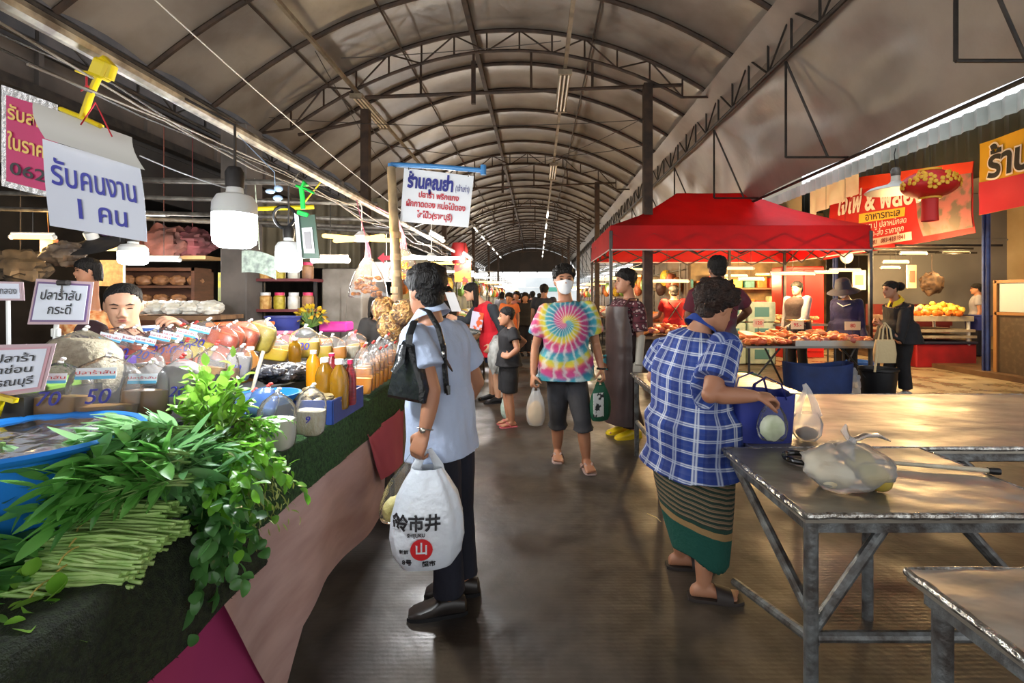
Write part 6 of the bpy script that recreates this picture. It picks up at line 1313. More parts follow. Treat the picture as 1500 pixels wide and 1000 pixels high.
# --- sauce bags
M_knot = mat('white_knot', (232, 230, 224), .5); M_band = mat('red_band', (196, 60, 52), .5); M_lab = mat('label_white', (226, 232, 238), .5); M_labb = mat('label_blue', (92, 176, 214), .5)
FC = {'chili': mat('chili_paste', (150, 48, 24), .35, col2=(186, 84, 36), ns=22), 'red': mat('red_paste', (168, 58, 26), .35, col2=(204, 100, 44), ns=26), 'brown': mat('brown_liquid', (150, 110, 58), .3, col2=(122, 88, 46), ns=4), 'olive': mat('olive_pickle', (168, 146, 34), .4, col2=(196, 176, 62), ns=30),
      'yellow': mat('mustard_pickle', (222, 170, 8), .35, col2=(234, 200, 40), ns=12), 'orange': mat('orange_pickle', (232, 128, 10), .35, col2=(238, 164, 36), ns=14), 'black': mat('black_fish', (40, 36, 34), .35, col2=(70, 62, 56), ns=12), 'shred': mat('white_shreds', (232, 226, 204), .6, col2=(220, 206, 168), ns=34, bump=.6, stretch=(4, 1, 1)),
      'white': mat('white_liquid', (226, 224, 206), .35), 'clear': mat('grey_liquid', (146, 140, 134), .3, col2=(110, 104, 100), ns=14), 'grain': mat('pale_grain', (188, 176, 146), .6, col2=(160, 148, 120), ns=60, bump=.5)}
_bagc = {}
def sbag(label, c, w, h, key, fill=.45, lean=(0, 0), rz=0, num=None, lab=False, group=None, dep=.55, name='sauce_bag', seed=None, film_m=None):
    c = V(c); t = thing(name, label, 'bag of food', c, group); seed = seed if seed is not None else R.uniform(0, 99); M = rot('Z', rz) @ rot('Y', lean[0]) @ rot('X', lean[1])
    def ring(r, z, k=1.0):
        o = []
        for i in range(30):
            x, y = sell(2*PI*i/30, 2.8); f = k*(1+.05*noise.noise(V((x*2, y*2, z*4+seed)))); o.append(c+M @ V((x*r*w/2*f, y*r*w/2*dep*f*(1 if z < .8 else .9), z*h)))
        return o
    prof = [(.78, .0), (.93, .05), (1.0, .22), (1.0, .5), (.93, .7), (.72, .84), (.34, .94), (.07, 1.0)]
    mb = MB(); mb.loft([ring(r, z) for r, z in prof]); f = mb.build('bag_film', film_m or M_film, t)
    pr = [(r*.965, z+.012) for r, z in prof if z < fill-.04]; rf = float(np.interp(fill, [z for r, z in prof], [r for r, z in prof])); pr.append((rf*.965, fill)); pr.append((rf*.6, fill+.02))
    mb = MB(); mb.loft([ring(r, z, .985) for r, z in pr]); mb.build('contents', FC[key], t)
    k = c+M @ V((0, 0, h)); MB().ell(k, (.008, .008, .007), nu=8, nv=6).ell(k+M @ V((.006, 0, .009)), (.009, .006, .006), nu=8, nv=6).build('knot', M_knot if R.random() < .75 else M_band, t)
    face = lambda x, z: c+M @ V((x*w/2, -w/2*dep*(1.03*(max(0, 1-min(.98, abs(x))**2.8))**(1/2.8))-.003, z*h))
    if lab:
        MB().slab(lambda u, v: face(-.55+1.1*u, .66+.15*v), 8, 3, .001).build('label_strip', M_lab, f); MB().slab(lambda u, v: face(-.55+1.1*u, .635+.05*v)+V((0, -.002, 0)), 8, 2, .001).build('label_band', M_labb, f)
        mb = text_mb('ปลาร้าสับ', .012*w/.16, Id, .0, width=.085*w/.16); mb.v = [tuple(face(x/(w/2), .735+y/h)+V((0, -.002, 0))) for x, y, z in mb.v]; mb.build('lettering', M_printr, f, False)
    if num:
        mb = text_mb(num, .34*w, Id, .0, shear=.2); mb.v = [tuple(face(x/(w/2)+.1, .36+(y)/h)+V((0, -.003-z, 0))) for x, y, z in mb.v]; mb.build('handwritten_price', M_printb, f, False)
    return t
GS = 'sauce bags on the stall'
Z1 = ZS+.115; Z2 = ZS+.25
def onz(px, py, z): return G(px, py, z)
# front row, on the step
for px, Y, w, h, key, fill, num, lab, label in ((80, 1.42, .17, .165, 'brown', .38, '70', True, 'label-stripped brown sauce bag furthest left, beside the green container'), (152, 1.46, .185, .19, 'brown', .2, '50', True, 'biggest clear sauce bag, marked 50 in purple'), (214, 1.52, .14, .175, 'brown', .5, None, True, 'brown half-full bag with label, right of the bag marked 50'), (264, 1.56, .135, .17, 'clear', .9, '20', False, 'grey liquid bag marked 20 beside the basil top')):
    sbag(label, P(px, 612 if px < 250 else 600, Y), w, h, key, fill, (R.uniform(-.06, .06), -.1), .25, num, lab, GS)
for px, py, Y, w, h, key, fill, num, label in ((212, 566, 1.75, .13, .14, 'clear', .6, None, 'grey sauce bag tucked behind the bag marked 50'), (300, 562, 1.8, .12, .13, 'brown', .5, None, 'brown bag with yellow fold behind the black ladle'), (322, 560, 1.85, .14, .15, 'brown', .3, None, 'wide clear bag with a little brown sauce, left of the brown bottles'), (345, 556, 2.0, .1, .14, 'clear', .7, '20', 'small grey bag marked 20 beside the brown bottles'), (280, 545, 1.95, .13, .13, 'red', .4, None, 'bag of red paste lying behind the grey bag marked 20'), (250, 548, 1.9, .13, .13, 'red', .35, None, 'second bag of red paste behind the front row')):
    sbag(label, P(px, py, Y), w, h, key, fill, (R.uniform(-.2, .2), -.15), .2, num, False, GS)
# chili row before the stall keeper
for i, (px, py, key, fill, num) in enumerate(((158, 532, 'chili', .45, None), (178, 532, 'chili', .45, '20'), (208, 536, 'red', .55, '20'), (230, 530, 'chili', .5, '20'), (248, 528, 'red', .5, '20'), (268, 524, 'olive', .45, '20'), (288, 518, 'olive', .4, '20'))):
    sbag(ordw(i)+' labelled bag from the left in the chili row before the stall keeper', P(px, py+2, 2.0+.02*i), .15, .162, key, fill, (.25, -.1), .15, num, True, GS)
for i, (px, py, key, Y) in enumerate(((322, 520, 'red', 2.2), (345, 516, 'red', 2.3), (372, 512, 'olive', 2.4), (312, 526, 'chili', 2.15))):
    sbag(['full red chili bag leaning right of the labelled row', 'second full red chili bag, beside the olive one', 'olive-green pickle bag standing right of the red ones', 'dark chili bag half behind the leaning red one'][i], P(px, py, Y), .15, .16, key, .78, (.35, -.1), .2, None, False, GS)
sbag('big clear sack of pale grain behind the white signs', P(112, 590, 1.62), .24, .25, 'grain', .85, (.1, 0), .2, None, False, None, .6)
t = tag(MB().box(P(172, 534, 1.88), (.11, .05, .07), rot('Z', .2), bev=.006).build('purple_tub', mat('violet_plastic', (84, 44, 150), .4), loc=P(172, 534, 1.88)), 'violet plastic tub among the chili bags', 'tub')
c = P(30, 600, 1.5); t = tag(MB().box(c, (.26, .2, .2), bev=.02).build('green_container', mat('lime_plastic', (118, 160, 60), .5, col2=(100, 142, 50), ns=5), loc=c), 'lime green plastic container behind the second basin', 'container')
c = P(95, 600, 1.62); tag(MB().box(c-V((0, .02, .02)), (.12, .05, .1)).build('black_box', M_black, loc=c), 'black box edge between green container and brown sauce bag', 'box')
# yellow and orange bags further along
for i, (px, py, Y, w, h, key) in enumerate(((400, 528, 2.45, .14, .12, 'yellow'), (418, 524, 2.55, .14, .13, 'yellow'), (445, 524, 2.6, .16, .17, 'yellow'), (468, 526, 2.65, .14, .14, 'yellow'), (492, 528, 2.7, .13, .14, 'orange'), (510, 525, 2.8, .13, .14, 'shred'), (525, 520, 2.9, .12, .14, 'orange'))):
    sbag(ordw(i)+' of the bright pickle bags behind the bottles, counting from the black packets', P(px, py, Y), w, h, key, .5, (R.uniform(-.2, .2), -.1), .2, '20' if i == 2 else None, False, 'pickle bags on the stall')
for i in range(8):
    for j in range(2):
        px, py, Y = 530+i*6.5-j*0, 577-i*4.4-j*14, 2.42+.085*i+.10*j
        sbag(ordw(i)+' orange-filled clear bag from the bottles in the '+['edge', 'back'][j]+' row at the far stall end', P(px, py, Y), .10, .20 if j else .19, 'orange', .42, (R.uniform(-.06, .06), -.05), .1, None, False, 'orange pickle bags at the far stall end', .5)
# white shreds and blue-tinted bags at the edge
sbag('round clear bag of white shreds marked 2 at the stall edge', onz(404, 657, ZS+.006), .125, .2, 'white', .52, (.03, 0), .1, '2', False, GS, .8)
sbag('bag of cream shreds marked 9 beside the blue crate', onz(446, 640, ZS+.006)+V((0, .04, 0)), .11, .185, 'shred', .5, (.06, 0), .1, '9', False, GS, .8)
for i, (px, py) in enumerate(((358, 612), (380, 604))): sbag(['blue-tinted clear bag behind the herb tips', 'blue-tinted clear bag under the long spoon'][i], P(px, py+6, 1.72), .1, .11, 'white', .3, (.2, -.2), .1, None, False, GS, film_m=film('blue_film', (120, 160, 220), .4, tint=(190, 214, 255)))
# black packets
for i in range(5): 
    c = P(388+16*i, 545-1.5*i+8*(i % 2), 2.15+.05*i); tag(bagblob(c, .085, .06, .035, i*3.3, am=.25).build('black_packet', mat('black_packet', (34, 32, 34), .2, col2=(74, 72, 74), ns=22, bump=.5), loc=c), ordw(i)+' glossy black packet from the left, behind the long spoon', 'packet', 'black packets on the stall')
# bottles
def bottle(label, c, r, h, m, cap, group='bottles on the stall'):
    t = thing('bottle', label, 'bottle', c, group); MB().lathe([(0, 0), (r*.9, 0), (r, .01), (r, h*.62), (r*.85, h*.74), (r*.38, h*.88), (r*.36, h*.94), (0, h*.94)], c, 20).build('bottle_body', m, t); MB().lathe([(r*.46, h*.91), (r*.46, h), (r*.4, h*1.01), (0, h*1.01)], c, 16).build('cap', cap, t)
M_oil = mat('golden_oil', (176, 124, 22), .12, trans=.45); M_amber = mat('amber_sauce', (196, 130, 60), .2, trans=.15); M_dred = mat('dark_red_bundle', (108, 22, 26), .3, col2=(150, 34, 40), ns=30, stretch=(1, 1, 6)); M_orj = mat('orange_juice', (232, 150, 22), .25); M_cw = mat('white_cap', (236, 232, 226), .4); M_cr = mat('pink_cap', (206, 40, 90), .4)
for lab, px, py, Y, r, h, m, cap in (('orange bottle with white cap behind the oil bottles', 459, 566, 2.25, .032, .17, M_orj, M_cw), ('golden oil bottle, left of the two at the blue crate', 476, 590, 2.12, .04, .2, M_oil, M_cw), ('golden oil bottle next to the dark red one', 497, 598, 2.1, .04, .215, M_oil, M_cw), ('dark red ribbed bottle with pink cap at the stall edge', 513, 592, 2.15, .026, .2, M_dred, M_cr), ('second dark red bottle behind the oil bottles', 486, 560, 2.3, .03, .14, M_dred, M_cr), ('small brown sauce bottle left of the black packets', 352, 560, 2.1, .03, .13, M_amber, M_cw), ('small brown sauce bottle beside the spoon handle', 367, 557, 2.14, .033, .15, M_amber, M_cw), ('yellow-topped sauce bottle among the pickle bags', 432, 530, 2.4, .03, .12, M_oil, M_cw)):
    bottle(lab, P(px, py, Y), r, h, m, cap)
# blue crate with dried mushrooms, tray with spoons
c = G(486, 612, ZS+.006)+V((-.07, .06, 0)); t = thing('blue_crate', 'small dark blue crate of dried slices at the stall edge', 'crate', c); M_crate = mat('dark_blue_crate', (38, 66, 134), .5, col2=(30, 54, 112), ns=8); Mz = rot('Z', .1)
mb = MB()
for o, s in (((0, 0, .005), (.24, .34, .01)), ((.12, 0, .05), (.01, .34, .1)), ((-.12, 0, .05), (.01, .34, .1)), ((0, .17, .05), (.24, .01, .1)), ((0, -.17, .05), (.24, .01, .1))): mb.box(c+V(o), s)
mb.build('crate_body', M_crate, t, False)
SL = [piece('dried_slice', mat('dried_slice', (206, 184, 130), .6, col2=(96, 78, 58), ns=30), (.03, .022, .012), 120+k) for k in range(3)]
heap('dried_slice', SL, 'dried pale slice heaped in the dark blue crate', 'food', 'dried slices in the blue crate', c.x-.1, c.x+.1, c.y-.15, c.y+.15, c.z+.075, 60, .055, .9)
c = P(392, 590, 1.95); t = thing('tray', 'bright blue tray holding two ladles behind the clear bags', 'tray', c); MB().lathe([(0, 0), (.09, 0), (.12, .035), (.125, .04), (.115, .04), (.085, .008), (0, .008)], c, 28).build('tray_body', M_bluep, t)
t = thing('long_spoon', 'pale long-handled spoon leaning out of the blue tray', 'spoon', P(372, 580, 1.9)); MB().tube([P(367, 582, 1.9), P(376, 548, 1.93), P(386, 514, 1.96)], [.006, .007, .008], 8).build('handle', mat('worn_spoon', (206, 196, 172), .4, col2=(160, 140, 110), ns=20), t); MB().ell(P(365, 588, 1.9), (.026, .016, .012)).build('spoon_bowl', mat('dark_bowl', (60, 64, 66), .4), t)
t = thing('ladle', 'black ladle handle rising above the basil', 'ladle', P(310, 580, 1.62)); MB().tube([P(306, 598, 1.6), P(313, 570, 1.62), P(322, 549, 1.64)], [.007, .010, .012], 8).build('handle', mat('black_ladle', (36, 38, 44), .3), t); MB().ell(P(303, 606, 1.6), (.03, .03, .02)).build('ladle_bowl', MATS['black_ladle'], t)
# far-end fish, baskets
SF = [piece('fish', mat('silver_fish', (176, 184, 186), .3, .2, col2=(104, 116, 120), ns=18), (.085, .022, .018), 140+k) for k in range(3)]; SB = [piece('fish', mat('blue_fish_pack', (170, 200, 214), .35, col2=(206, 214, 212), ns=12), (.075, .04, .02), 150+k) for k in range(3)]
stall_table('low stall table of fish beyond the sauce stall', -2.0, -.95, 3.25, 4.15, .78, M_wood); 
heap('fish', SF, 'small silver fish heaped beyond the yellow pickle bags', 'fish', 'silver fish on the far stall', -1.9, -1.45, 3.45, 4.05, .80, 80, .16)
heap('fish', SB, 'pale blue fish pack laid beyond the orange bags', 'fish', 'pale fish packs on the far stall', -1.5, -1.0, 3.3, 4.1, .80, 60, .05)
tag(MB().box(P(455, 500, 3.35), (.24, .18, .03), bev=.008).build('orange_tray', mat('orange_tray', (226, 110, 40), .4), loc=P(455, 500, 3.35)), 'flat orange tray before the silver fish', 'tray')
for lab, px, py, Y, r, h, m in (('pink tub beyond the olive pickle bag', 398, 502, 3.2, .15, .07, mat('rose_tub', (190, 84, 110), .5)), ('deep indigo tub below the yellow flowers', 415, 490, 4.6, .16, .18, mat('indigo_tub', (38, 48, 120), .5)), ('pale pink basket before the concrete pillar', 531, 497, 4.5, .12, .07, mat('pale_pink_basket', (232, 160, 176), .5))):
    bucket('tub', lab, P(px, py, Y), r, h, m, 'tub', False)
c = P(493, 478, 4.9); tag(MB().box(c, (.28, .2, .1), bev=.015).build('magenta_basket', mat('magenta_basket', (206, 50, 150), .45), loc=c), 'magenta basket in front of the concrete pillar', 'basket')
c = P(455, 468, 4.7); t = thing('flower_bunch', 'bunch of yellow flowers behind the indigo tub', 'flowers', c); mb = MB(); ms = MB()
for k in range(70):
    d = rdir((0, 0, .2), 1.0); p = c+V((d.x*.14, d.y*.10, abs(d.z)*.16-.04)); leaf(mb, p, d, rdir((0, 0, 1), .6), .05, .022, .5, .3, 3); ms.tube([c-V((0, 0, .08)), p], .002, 4)
mb.build('petals', mat('yellow_petal', (206, 178, 34), .6, col2=(170, 130, 30), ns=9), t); ms.build('stems', M_stemg, t)
# ================================================================ left: hanging signs, lamps, back shops
def pquad(c00, c10, c11, c01, Y, dY=(0, 0, 0, 0)):
    q = [P(c[0], c[1], Y+d) for c, d in zip((c00, c10, c11, c01), dY)]
    return lambda u, v: q[0].lerp(q[1], u).lerp(q[3].lerp(q[2], u), v)
def ont(txt, f, u, v, w, h, m, par, bold=.01, out=.003, name='lettering', wd=None, up=V((0, -1, 0))):
    """text centred at (u, v) on the sheet f; h is its height in v, w its width in u"""
    mb = text_mb(txt, 1.0, Id, bold, 0, width=1.0); mb.v = [tuple(f(u+x*w, v+y*h)+up*(out+abs(z))) for x, y, z in mb.v]; return mb.build(name, m, par, False)
M_paper = mat('white_card', (216, 222, 234), .6, col2=(206, 212, 226), ns=3); M_flap = mat('grey_flap', (196, 194, 188), .6); M_marker = mat('marker_ink', (46, 50, 158), .5); M_ink = mat('black_ink', (24, 24, 30), .5)
t = thing('paper_sign', 'white sheet with blue handwriting hanging from the yellow clip', 'sign', P(140, 190, 1.3))
f = pquad((84, 332), (228, 356), (209, 246), (62, 203), 1.3); f2 = lambda u, v: f(u-.03*math.sin(PI*v)*(1-u), v)+V((0, .012*math.sin(PI*u*1.3), 0))+V((0, -.02*(1-v)*(1-v), 0))
MB().slab(f2, 16, 12, .0012).build('sheet', M_paper, t); g = pquad((66, 203), (212, 249), (193, 201), (48, 149), 1.29)
MB().slab(lambda u, v: g(u, v)+V((0, -.012*math.sin(PI*v), 0)), 10, 6, .0012).build('folded_flap', M_flap, t)
ont('รับคนงาน', f2, .50, .62, .86, .40, M_marker, t, .012); ont('1 คน', f2, .52, .25, .52, .34, M_marker, t, .012)
M_clip = mat('yellow_clip', (232, 206, 22), .35); t = thing('hanging_clip', 'yellow plastic clip hooked on the canopy pipe over the handwritten sheet', 'clip', P(140, 120, 1.29))
Yc = 1.285; MB().tube([P(120, 175, Yc), P(132, 140, Yc), P(146, 108, Yc)], .0105, 8, flat=.6).tube([P(90, 160, Yc), P(120, 172, Yc), P(148, 185, Yc)], .0095, 8, flat=.7).tube([P(146, 110, Yc), P(128, 108, Yc), P(111, 104, Yc)], [.012, .011, .004], 8, flat=.6).tube([P(136, 108, Yc), P(142, 94, Yc), P(155, 86, Yc), P(166, 98, Yc), P(160, 116, Yc)], .014, 8, flat=.5).box(P(150, 102, Yc), (.045, .035, .05), rot('Y', .4), bev=.006).build('clip_body', M_clip, t)
MB().tube(catenary(P(140, 150, 1.27), P(118, 183, 1.26), 0, 3)+catenary(P(140, 150, 1.27), P(164, 200, 1.26), 0, 3), .0018, 5).tube([P(127, 112, 1.27), P(127, 125, 1.27), P(119, 133, 1.27), P(130, 126, 1.27)], .0025, 5).build('red_string', mat('red_string', (206, 44, 60), .6), t)
t = thing('plastic_sign', 'magenta sign in a clear sleeve with gold letters behind the handwritten sheet', 'sign', P(35, 200, 1.38)); f = pquad((2, 272), (84, 292), (84, 153), (2, 124), 1.38); f1 = pquad((9, 265), (84, 284), (84, 162), (9, 139), 1.378)
MB().slab(f, 2, 2, .001).build('clear_sleeve', film('sleeve_film', cover=.25, gloss=.3), t, False); MB().slab(f1, 2, 2, .001).build('magenta_card', mat('magenta_card', (186, 36, 96), .5), t, False); M_goldl = mat('gold_letters', (226, 190, 96), .5)
ont('รับสม', f1, .42, .80, .72, .22, M_goldl, t, .02, .004); ont('ในราค', f1, .42, .46, .72, .24, M_goldl, t, .02, .004); ont('062', f1, .45, .16, .7, .2, M_ink, t, .01, .004)
def clip_sign(label, q, Y, lines, border, ink, stand=True, fm=None, cardcol=None):
    t = thing('price_sign', label, 'sign', P(*q[0], Y)); f = pquad(*q, Y); fi = lambda u, v: f(.04+.92*u, .06+.88*v)+V((0, -.0018, 0)); fj = lambda u, v: f(.075+.85*u, .10+.80*v)+V((0, -.003, 0))
    MB().slab(f, 2, 2, .002).build('frame', mat('mauve_frame', (190, 164, 170), .5), t, False); MB().slab(fi, 2, 2, .001).build('border', border, t, False); MB().slab(fj, 2, 2, .001).build('card', cardcol or M_paper, t, False)
    for s, u, v, w, h in lines: ont(s, fj, u, v, w, h, ink, t, .012, .003)
    return t, f
t, f = clip_sign('square white sign with two lines of black letters before the stall keeper', ((40, 475), (129, 475), (137, 413), (53, 408)), 1.66, [('ปลาร้าสับ', .5, .68, .8, .36), ('กระดี่', .52, .28, .46, .36)], mat('violet_border', (110, 84, 130), .5), M_ink)
MB().tube([P(83, 474, 1.67), P(81, 496, 1.67)], .007, 8).box(P(82, 487, 1.67), (.03, .012, .03), bev=.003).build('stand', M_white, t); MB().box(P(93, 414, 1.65), (.04, .02, .018), bev=.004).tube([P(91, 418, 1.645), P(90, 434, 1.645)], .003, 5).build('clip', M_dark, t)
t, f = clip_sign('larger pale sign with three lines of black letters over the lime container', ((-62, 590), (64, 572), (82, 503), (-50, 506)), 1.34, [('น้ำปลาร้า', .5, .78, .75, .26), ('ปลาช่อน', .52, .5, .72, .24), ('สุพรรณบุรี', .5, .2, .85, .26)], mat('pink_border', (196, 150, 160), .5), M_ink)
MB().box(P(8, 583, 1.33), (.06, .015, .012), rot('Y', .25)).box(P(-4, 596, 1.33), (.02, .014, .05), rot('Y', .3)).build('yellow_clip', M_clip, t, False)
t, f = clip_sign('small grey-white sign at the edge of the picture behind the square one', ((-40, 440), (36, 440), (34, 413), (-40, 411)), 1.95, [('ปูแม่กลอง', .6, .5, .7, .6)], MATS['mauve_frame'], mat('grey_ink', (90, 92, 96), .5))
MB().tube([P(12, 440, 1.96), P(13, 520, 1.96)], .007, 6).build('stand', M_white, t)
# --- LED bulbs
M_led = glow('led_white', (236, 246, 255), 26)
def led(label, px, py, Y, r, h, pw, top, name='led_bulb'):
    c = P(px, py, Y); t = thing(name, label, 'lamp', c); MB().lathe([(0, -h*.5), (r*.7, -h*.5), (r*.96, -h*.42), (r, -h*.3), (r, h*.1), (0, h*.1)], c, 28).build('diffuser', M_led, t)
    MB().lathe([(r*1.01, h*.1), (r*1.02, h*.16), (r, h*.3), (r*.8, h*.43), (r*.4, h*.48), (r*.36, h*.6), (0, h*.6)], c, 28).build('housing', M_white, t); MB().lathe([(r*.42, h*.58), (r*.45, h*.85), (r*.3, h*.95), (0, h*.95)], c, 14).tube([c+V((0, 0, h*.9)), c+V((0, 0, top*.8)), V((-1.2, c.y, 2.06)) if Y < 2.5 else c+V((0, 0, top))], .005, 5).build('socket', M_dark, t)
    if pw: lamp('bulb_light', 'POINT', c-V((0, 0, h*.55+.03)), pw, (.93, .97, 1), .07, parent=t)
led('big lit LED bulb hanging before the sooty pillar', 344, 322, 1.6, .066, .185, 30, 2.04-P(344, 322, 1.6).z)
led('lit LED bulb with a ring hook beside the framed card', 423, 375, 2.45, .062, .16, 26, 2.04-P(423, 375, 2.45).z)
led('bright LED bulb glowing over the head of the stall keeper', 195, 372, 2.95, .075, .13, 60, .43)
t = tag(MB().tube([P(417, 318, 2.45)+V((.055*math.cos(a), .01*math.sin(2*a), .055*math.sin(a))) for a in [2*PI*i/16 for i in range(17)]], .009, 6).build('wire_coil', M_black, loc=P(417, 318, 2.45)), 'black coil of wire on the second bulb hook', 'wire')
def xlamp(label, px, py, Y, L, yaws, warm, top, pw, tl=0):
    c = P(px, py, Y); t = thing('folding_lamp', label, 'lamp', c)
    for k, a in enumerate(yaws):
        d = V((math.cos(a), math.sin(a)*1.0, tl)); MB().tube([c+d*.04, c+d*.06, c+d*L], [.014, .024, .024], 8, flat=.6).ell(c+d*L, (.024, .024, .015), nu=8, nv=6).build('blade', M_tubewarm if warm else M_tubeon, t)
    MB().lathe([(0, -.02), (.045, -.015), (.05, .02), (.02, .05), (0, .05)], c, 14).tube([c+V((0, 0, .04)), c+V((0, 0, top*.8)), V((-1.2, c.y, 2.06))], .004, 5).build('hub', M_white, t)
    if pw: lamp('lamp_light', 'POINT', c-V((0, 0, .1)), pw, (1, .8, .5) if warm else (.97, .98, 1), .12, parent=t)
xlamp('four-bladed warm lamp lit over the pickle bags', 530, 350, 3.2, .235, (.35, 2.7, 3.9, 5.6), True, 2.04-P(530, 350, 3.2).z, 55)
xlamp('four-bladed white lamp behind the head of the shopper in pale blue', 632, 378, 4.6, .26, (0, PI, 1.0, 4.2), False, .45, 60)
for lab, px, py, Y, L, yaw, warm, pw in (('warm tube lamp at the left edge over the hanging pots', 48, 347, 4.35, .35, .1, True, 40), ('warm tube lamp right of the round fan', 176, 364, 4.35, .25, 0, True, 0), ('white tube lamp over the shelf board', 240, 380, 4.9, .3, .1, False, 30), ('white tube below the framed card', 484, 381, 3.6, .26, 0, False, 20), ('white tube seen beside the handwritten sheet', 226, 315, 5.3, .25, .2, False, 0), ('white diagonal tube on the stall eave past the sign board', 640, 347, 5.3, .22, -.6, False, 25), ('small white tube further along the stall eave', 680, 372, 6.9, .4, -.8, False, 30)):
    tube_lamp(lab, px, py, Y, L, yaw, warm, pw=pw, cord=2.2-P(px, py, Y).z, tilt=-.45 if px in (640, 680) else 0)
# --- small hanging things on the pipe
M_green = mat('green_clip', (30, 180, 70), .35); Yg = 2.1
t = thing('hanging_clip', 'bright green clip on the canopy pipe holding the framed card', 'clip', P(444, 290, Yg)); MB().tube([P(444, 306, Yg), P(443, 290, Yg), P(441, 274, Yg)], .011, 8, flat=.6).tube([P(434, 272, Yg), P(447, 276, Yg), P(460, 283, Yg)], .009, 6, flat=.6).tube([P(442, 276, Yg), P(446, 266, Yg), P(450, 272, Yg)], .012, 8, flat=.6).box(P(444, 313, Yg), (.05, .02, .02), rot('Y', .3), bev=.004).build('clip_body', M_green, t)
t = thing('framed_card', 'small green-framed card with a code panel hanging from the green clip', 'card', P(450, 345, Yg)); f = pquad((442, 378), (468, 379), (461, 314), (436, 318), Yg); MB().slab(f, 2, 2, .008).build('frame', mat('dark_green_frame', (44, 66, 50), .5), t, False); MB().slab(lambda u, v: f(.2+.6*u, .12+.6*v)+V((0, -.006, 0)), 2, 2, .002).build('panel', mat('pale_panel', (176, 176, 172), .5), t, False); MB().slab(lambda u, v: f(.32+.36*u, .22+.4*v)+V((0, -.009, 0)), 2, 2, .002).build('grey_print', mat('grey_print', (110, 106, 106), .6), t, False)
MB().slab(pquad((437, 378), (442, 376), (437, 316), (431, 312), Yg-.02), 2, 2, .003).build('white_back', M_paper, t, False)
t = tag(MB().slab(lambda u, v: P(354+50*u, 393+10*u*u-32*v-6*u*(1-u)+6, 3.0), 10, 4, .003).tube([P(380, 366, 3.0), V((P(380, 366, 3.0).x, 2.95, 2.12))], .003, 4).build('curved_paper', mat('greenish_paper', (176, 190, 172), .6, col2=(120, 130, 122), ns=30), loc=P(380, 385, 3.0)), 'curved pale printed sheet behind the big bulb', 'paper')
t = tag(MB().tube([V((-1.2, 1.9, 2.04)), P(402, 252, 1.9), P(403, 272, 1.9)], .0015, 5).ell(P(408, 276, 1.9), (.018, .01, .014)).ell(P(396, 280, 1.9), (.02, .01, .01)).ell(P(407, 290, 1.9), (.02, .01, .012)).build('silver_charm', mat('blue_silver', (170, 196, 226), .25, .5), loc=P(402, 270, 1.9)), 'silver-blue charm dangling from the canopy pipe', 'charm')
t = tag(MB().tube([P(372, 306, 2.6), P(460, 303, 2.7)], .012, 8).tube([P(440, 304, 2.68), V((-1.2, 2.68, 2.05))], .004, 5).build('yellow_tape_bar', M_clip, loc=P(415, 305, 2.6)), 'bright yellow taped bar behind the big bulb', 'bar')
# snack bags
M_snack = mat('golden_snack', (186, 112, 40), .5, col2=(120, 62, 22), ns=30, bump=.5); M_snackl = mat('pale_snack', (226, 184, 110), .5, col2=(196, 140, 70), ns=24, bump=.5)
def snackbag(label, px, py, Y, w, h, m, top, string=True):
    c = P(px, py, Y); t = thing('snack_bag', label, 'bag', c); seed = R.uniform(0, 99)
    mb = MB(); mb.loft([[c+V((x*r*w/2*(1+.05*noise.noise(V((x*3, y*3, z*5+seed)))), y*r*w*.22, z*h)) for x, y in [sell(2*PI*i/28, 2.6) for i in range(28)]] for r, z in ((.9, 0), (1, .04), (.95, .3), (.72, .62), (.42, .85), (.2, 1.0))]); mb.build('bag_film', M_film, t)
    mb = MB()
    for k in range(46):
        z = R.uniform(.05, .55); r = .8-z*.5; mb.ell(c+V((R.uniform(-1, 1)*r*w/2, R.uniform(-1, 1)*r*w*.16, z*h)), (.022, .012, .014), rot('Z', R.random()*3) @ rot('X', R.random()*3), nu=8, nv=5)
    tag(mb.build('snack_pieces', m, t), kind='stuff')
    if string:
        mb = MB()
        for k in range(5): mb.tube([c+V(((k-2)*.012, 0, h*.9)), c+V(((k-2)*.006, 0, h*1.25)), V((c.x, c.y, top)).lerp(V((-1.2, c.y, 2.06)), .2), V((-1.2, c.y, 2.06))], .003, 5)
        mb.build('pink_string', mat('pink_string', (226, 130, 160), .6), t)
    return t
snackbag('big clear bag of brown crisps hanging on pink strings under the warm lamp', 539, 436, 3.15, .25, .26, M_snack, 1.72)
snackbag('hanging bag of orange crisps behind the taped pole', 591, 410, 3.5, .22, .25, MATS['orange_pickle'], 1.95)
GP = 'crisp bundles round the taped pole'
for i, (px, py, Y, r) in enumerate(((562, 452, 3.2, .075), (592, 458, 3.12, .08), (573, 478, 3.12, .085), (598, 476, 3.2, .06))):
    c = P(px, py, Y); t = thing('crisp_bundle', ['left upper bundle of curled crisps on the taped pole', 'right upper bundle of curled crisps on the taped pole', 'lowest bundle of curled crisps on the taped pole', 'smallest bundle of curled crisps against the pole, toward the shopper'][i], 'snack', c, GP); mb = MB()
    for k in range(60):
        d = rdir((0, 0, 0), 1); p = c+d*r*R.uniform(.6, 1); a = rdir((0, 0, 0), 1); b = a.cross(d).normalized(); mb.tube([p+a*.03*math.cos(q)+b*.02*math.sin(q) for q in [PI*1.4*j/6 for j in range(7)]], .006, 5)
    tag(mb.build('crisp_rings', M_snackl, t), kind='stuff'); MB().ell(c, r*1.12, nu=18, nv=12, fn=lambda d: 1+.1*noise.noise(d*3)).build('clear_wrap', M_film, t)
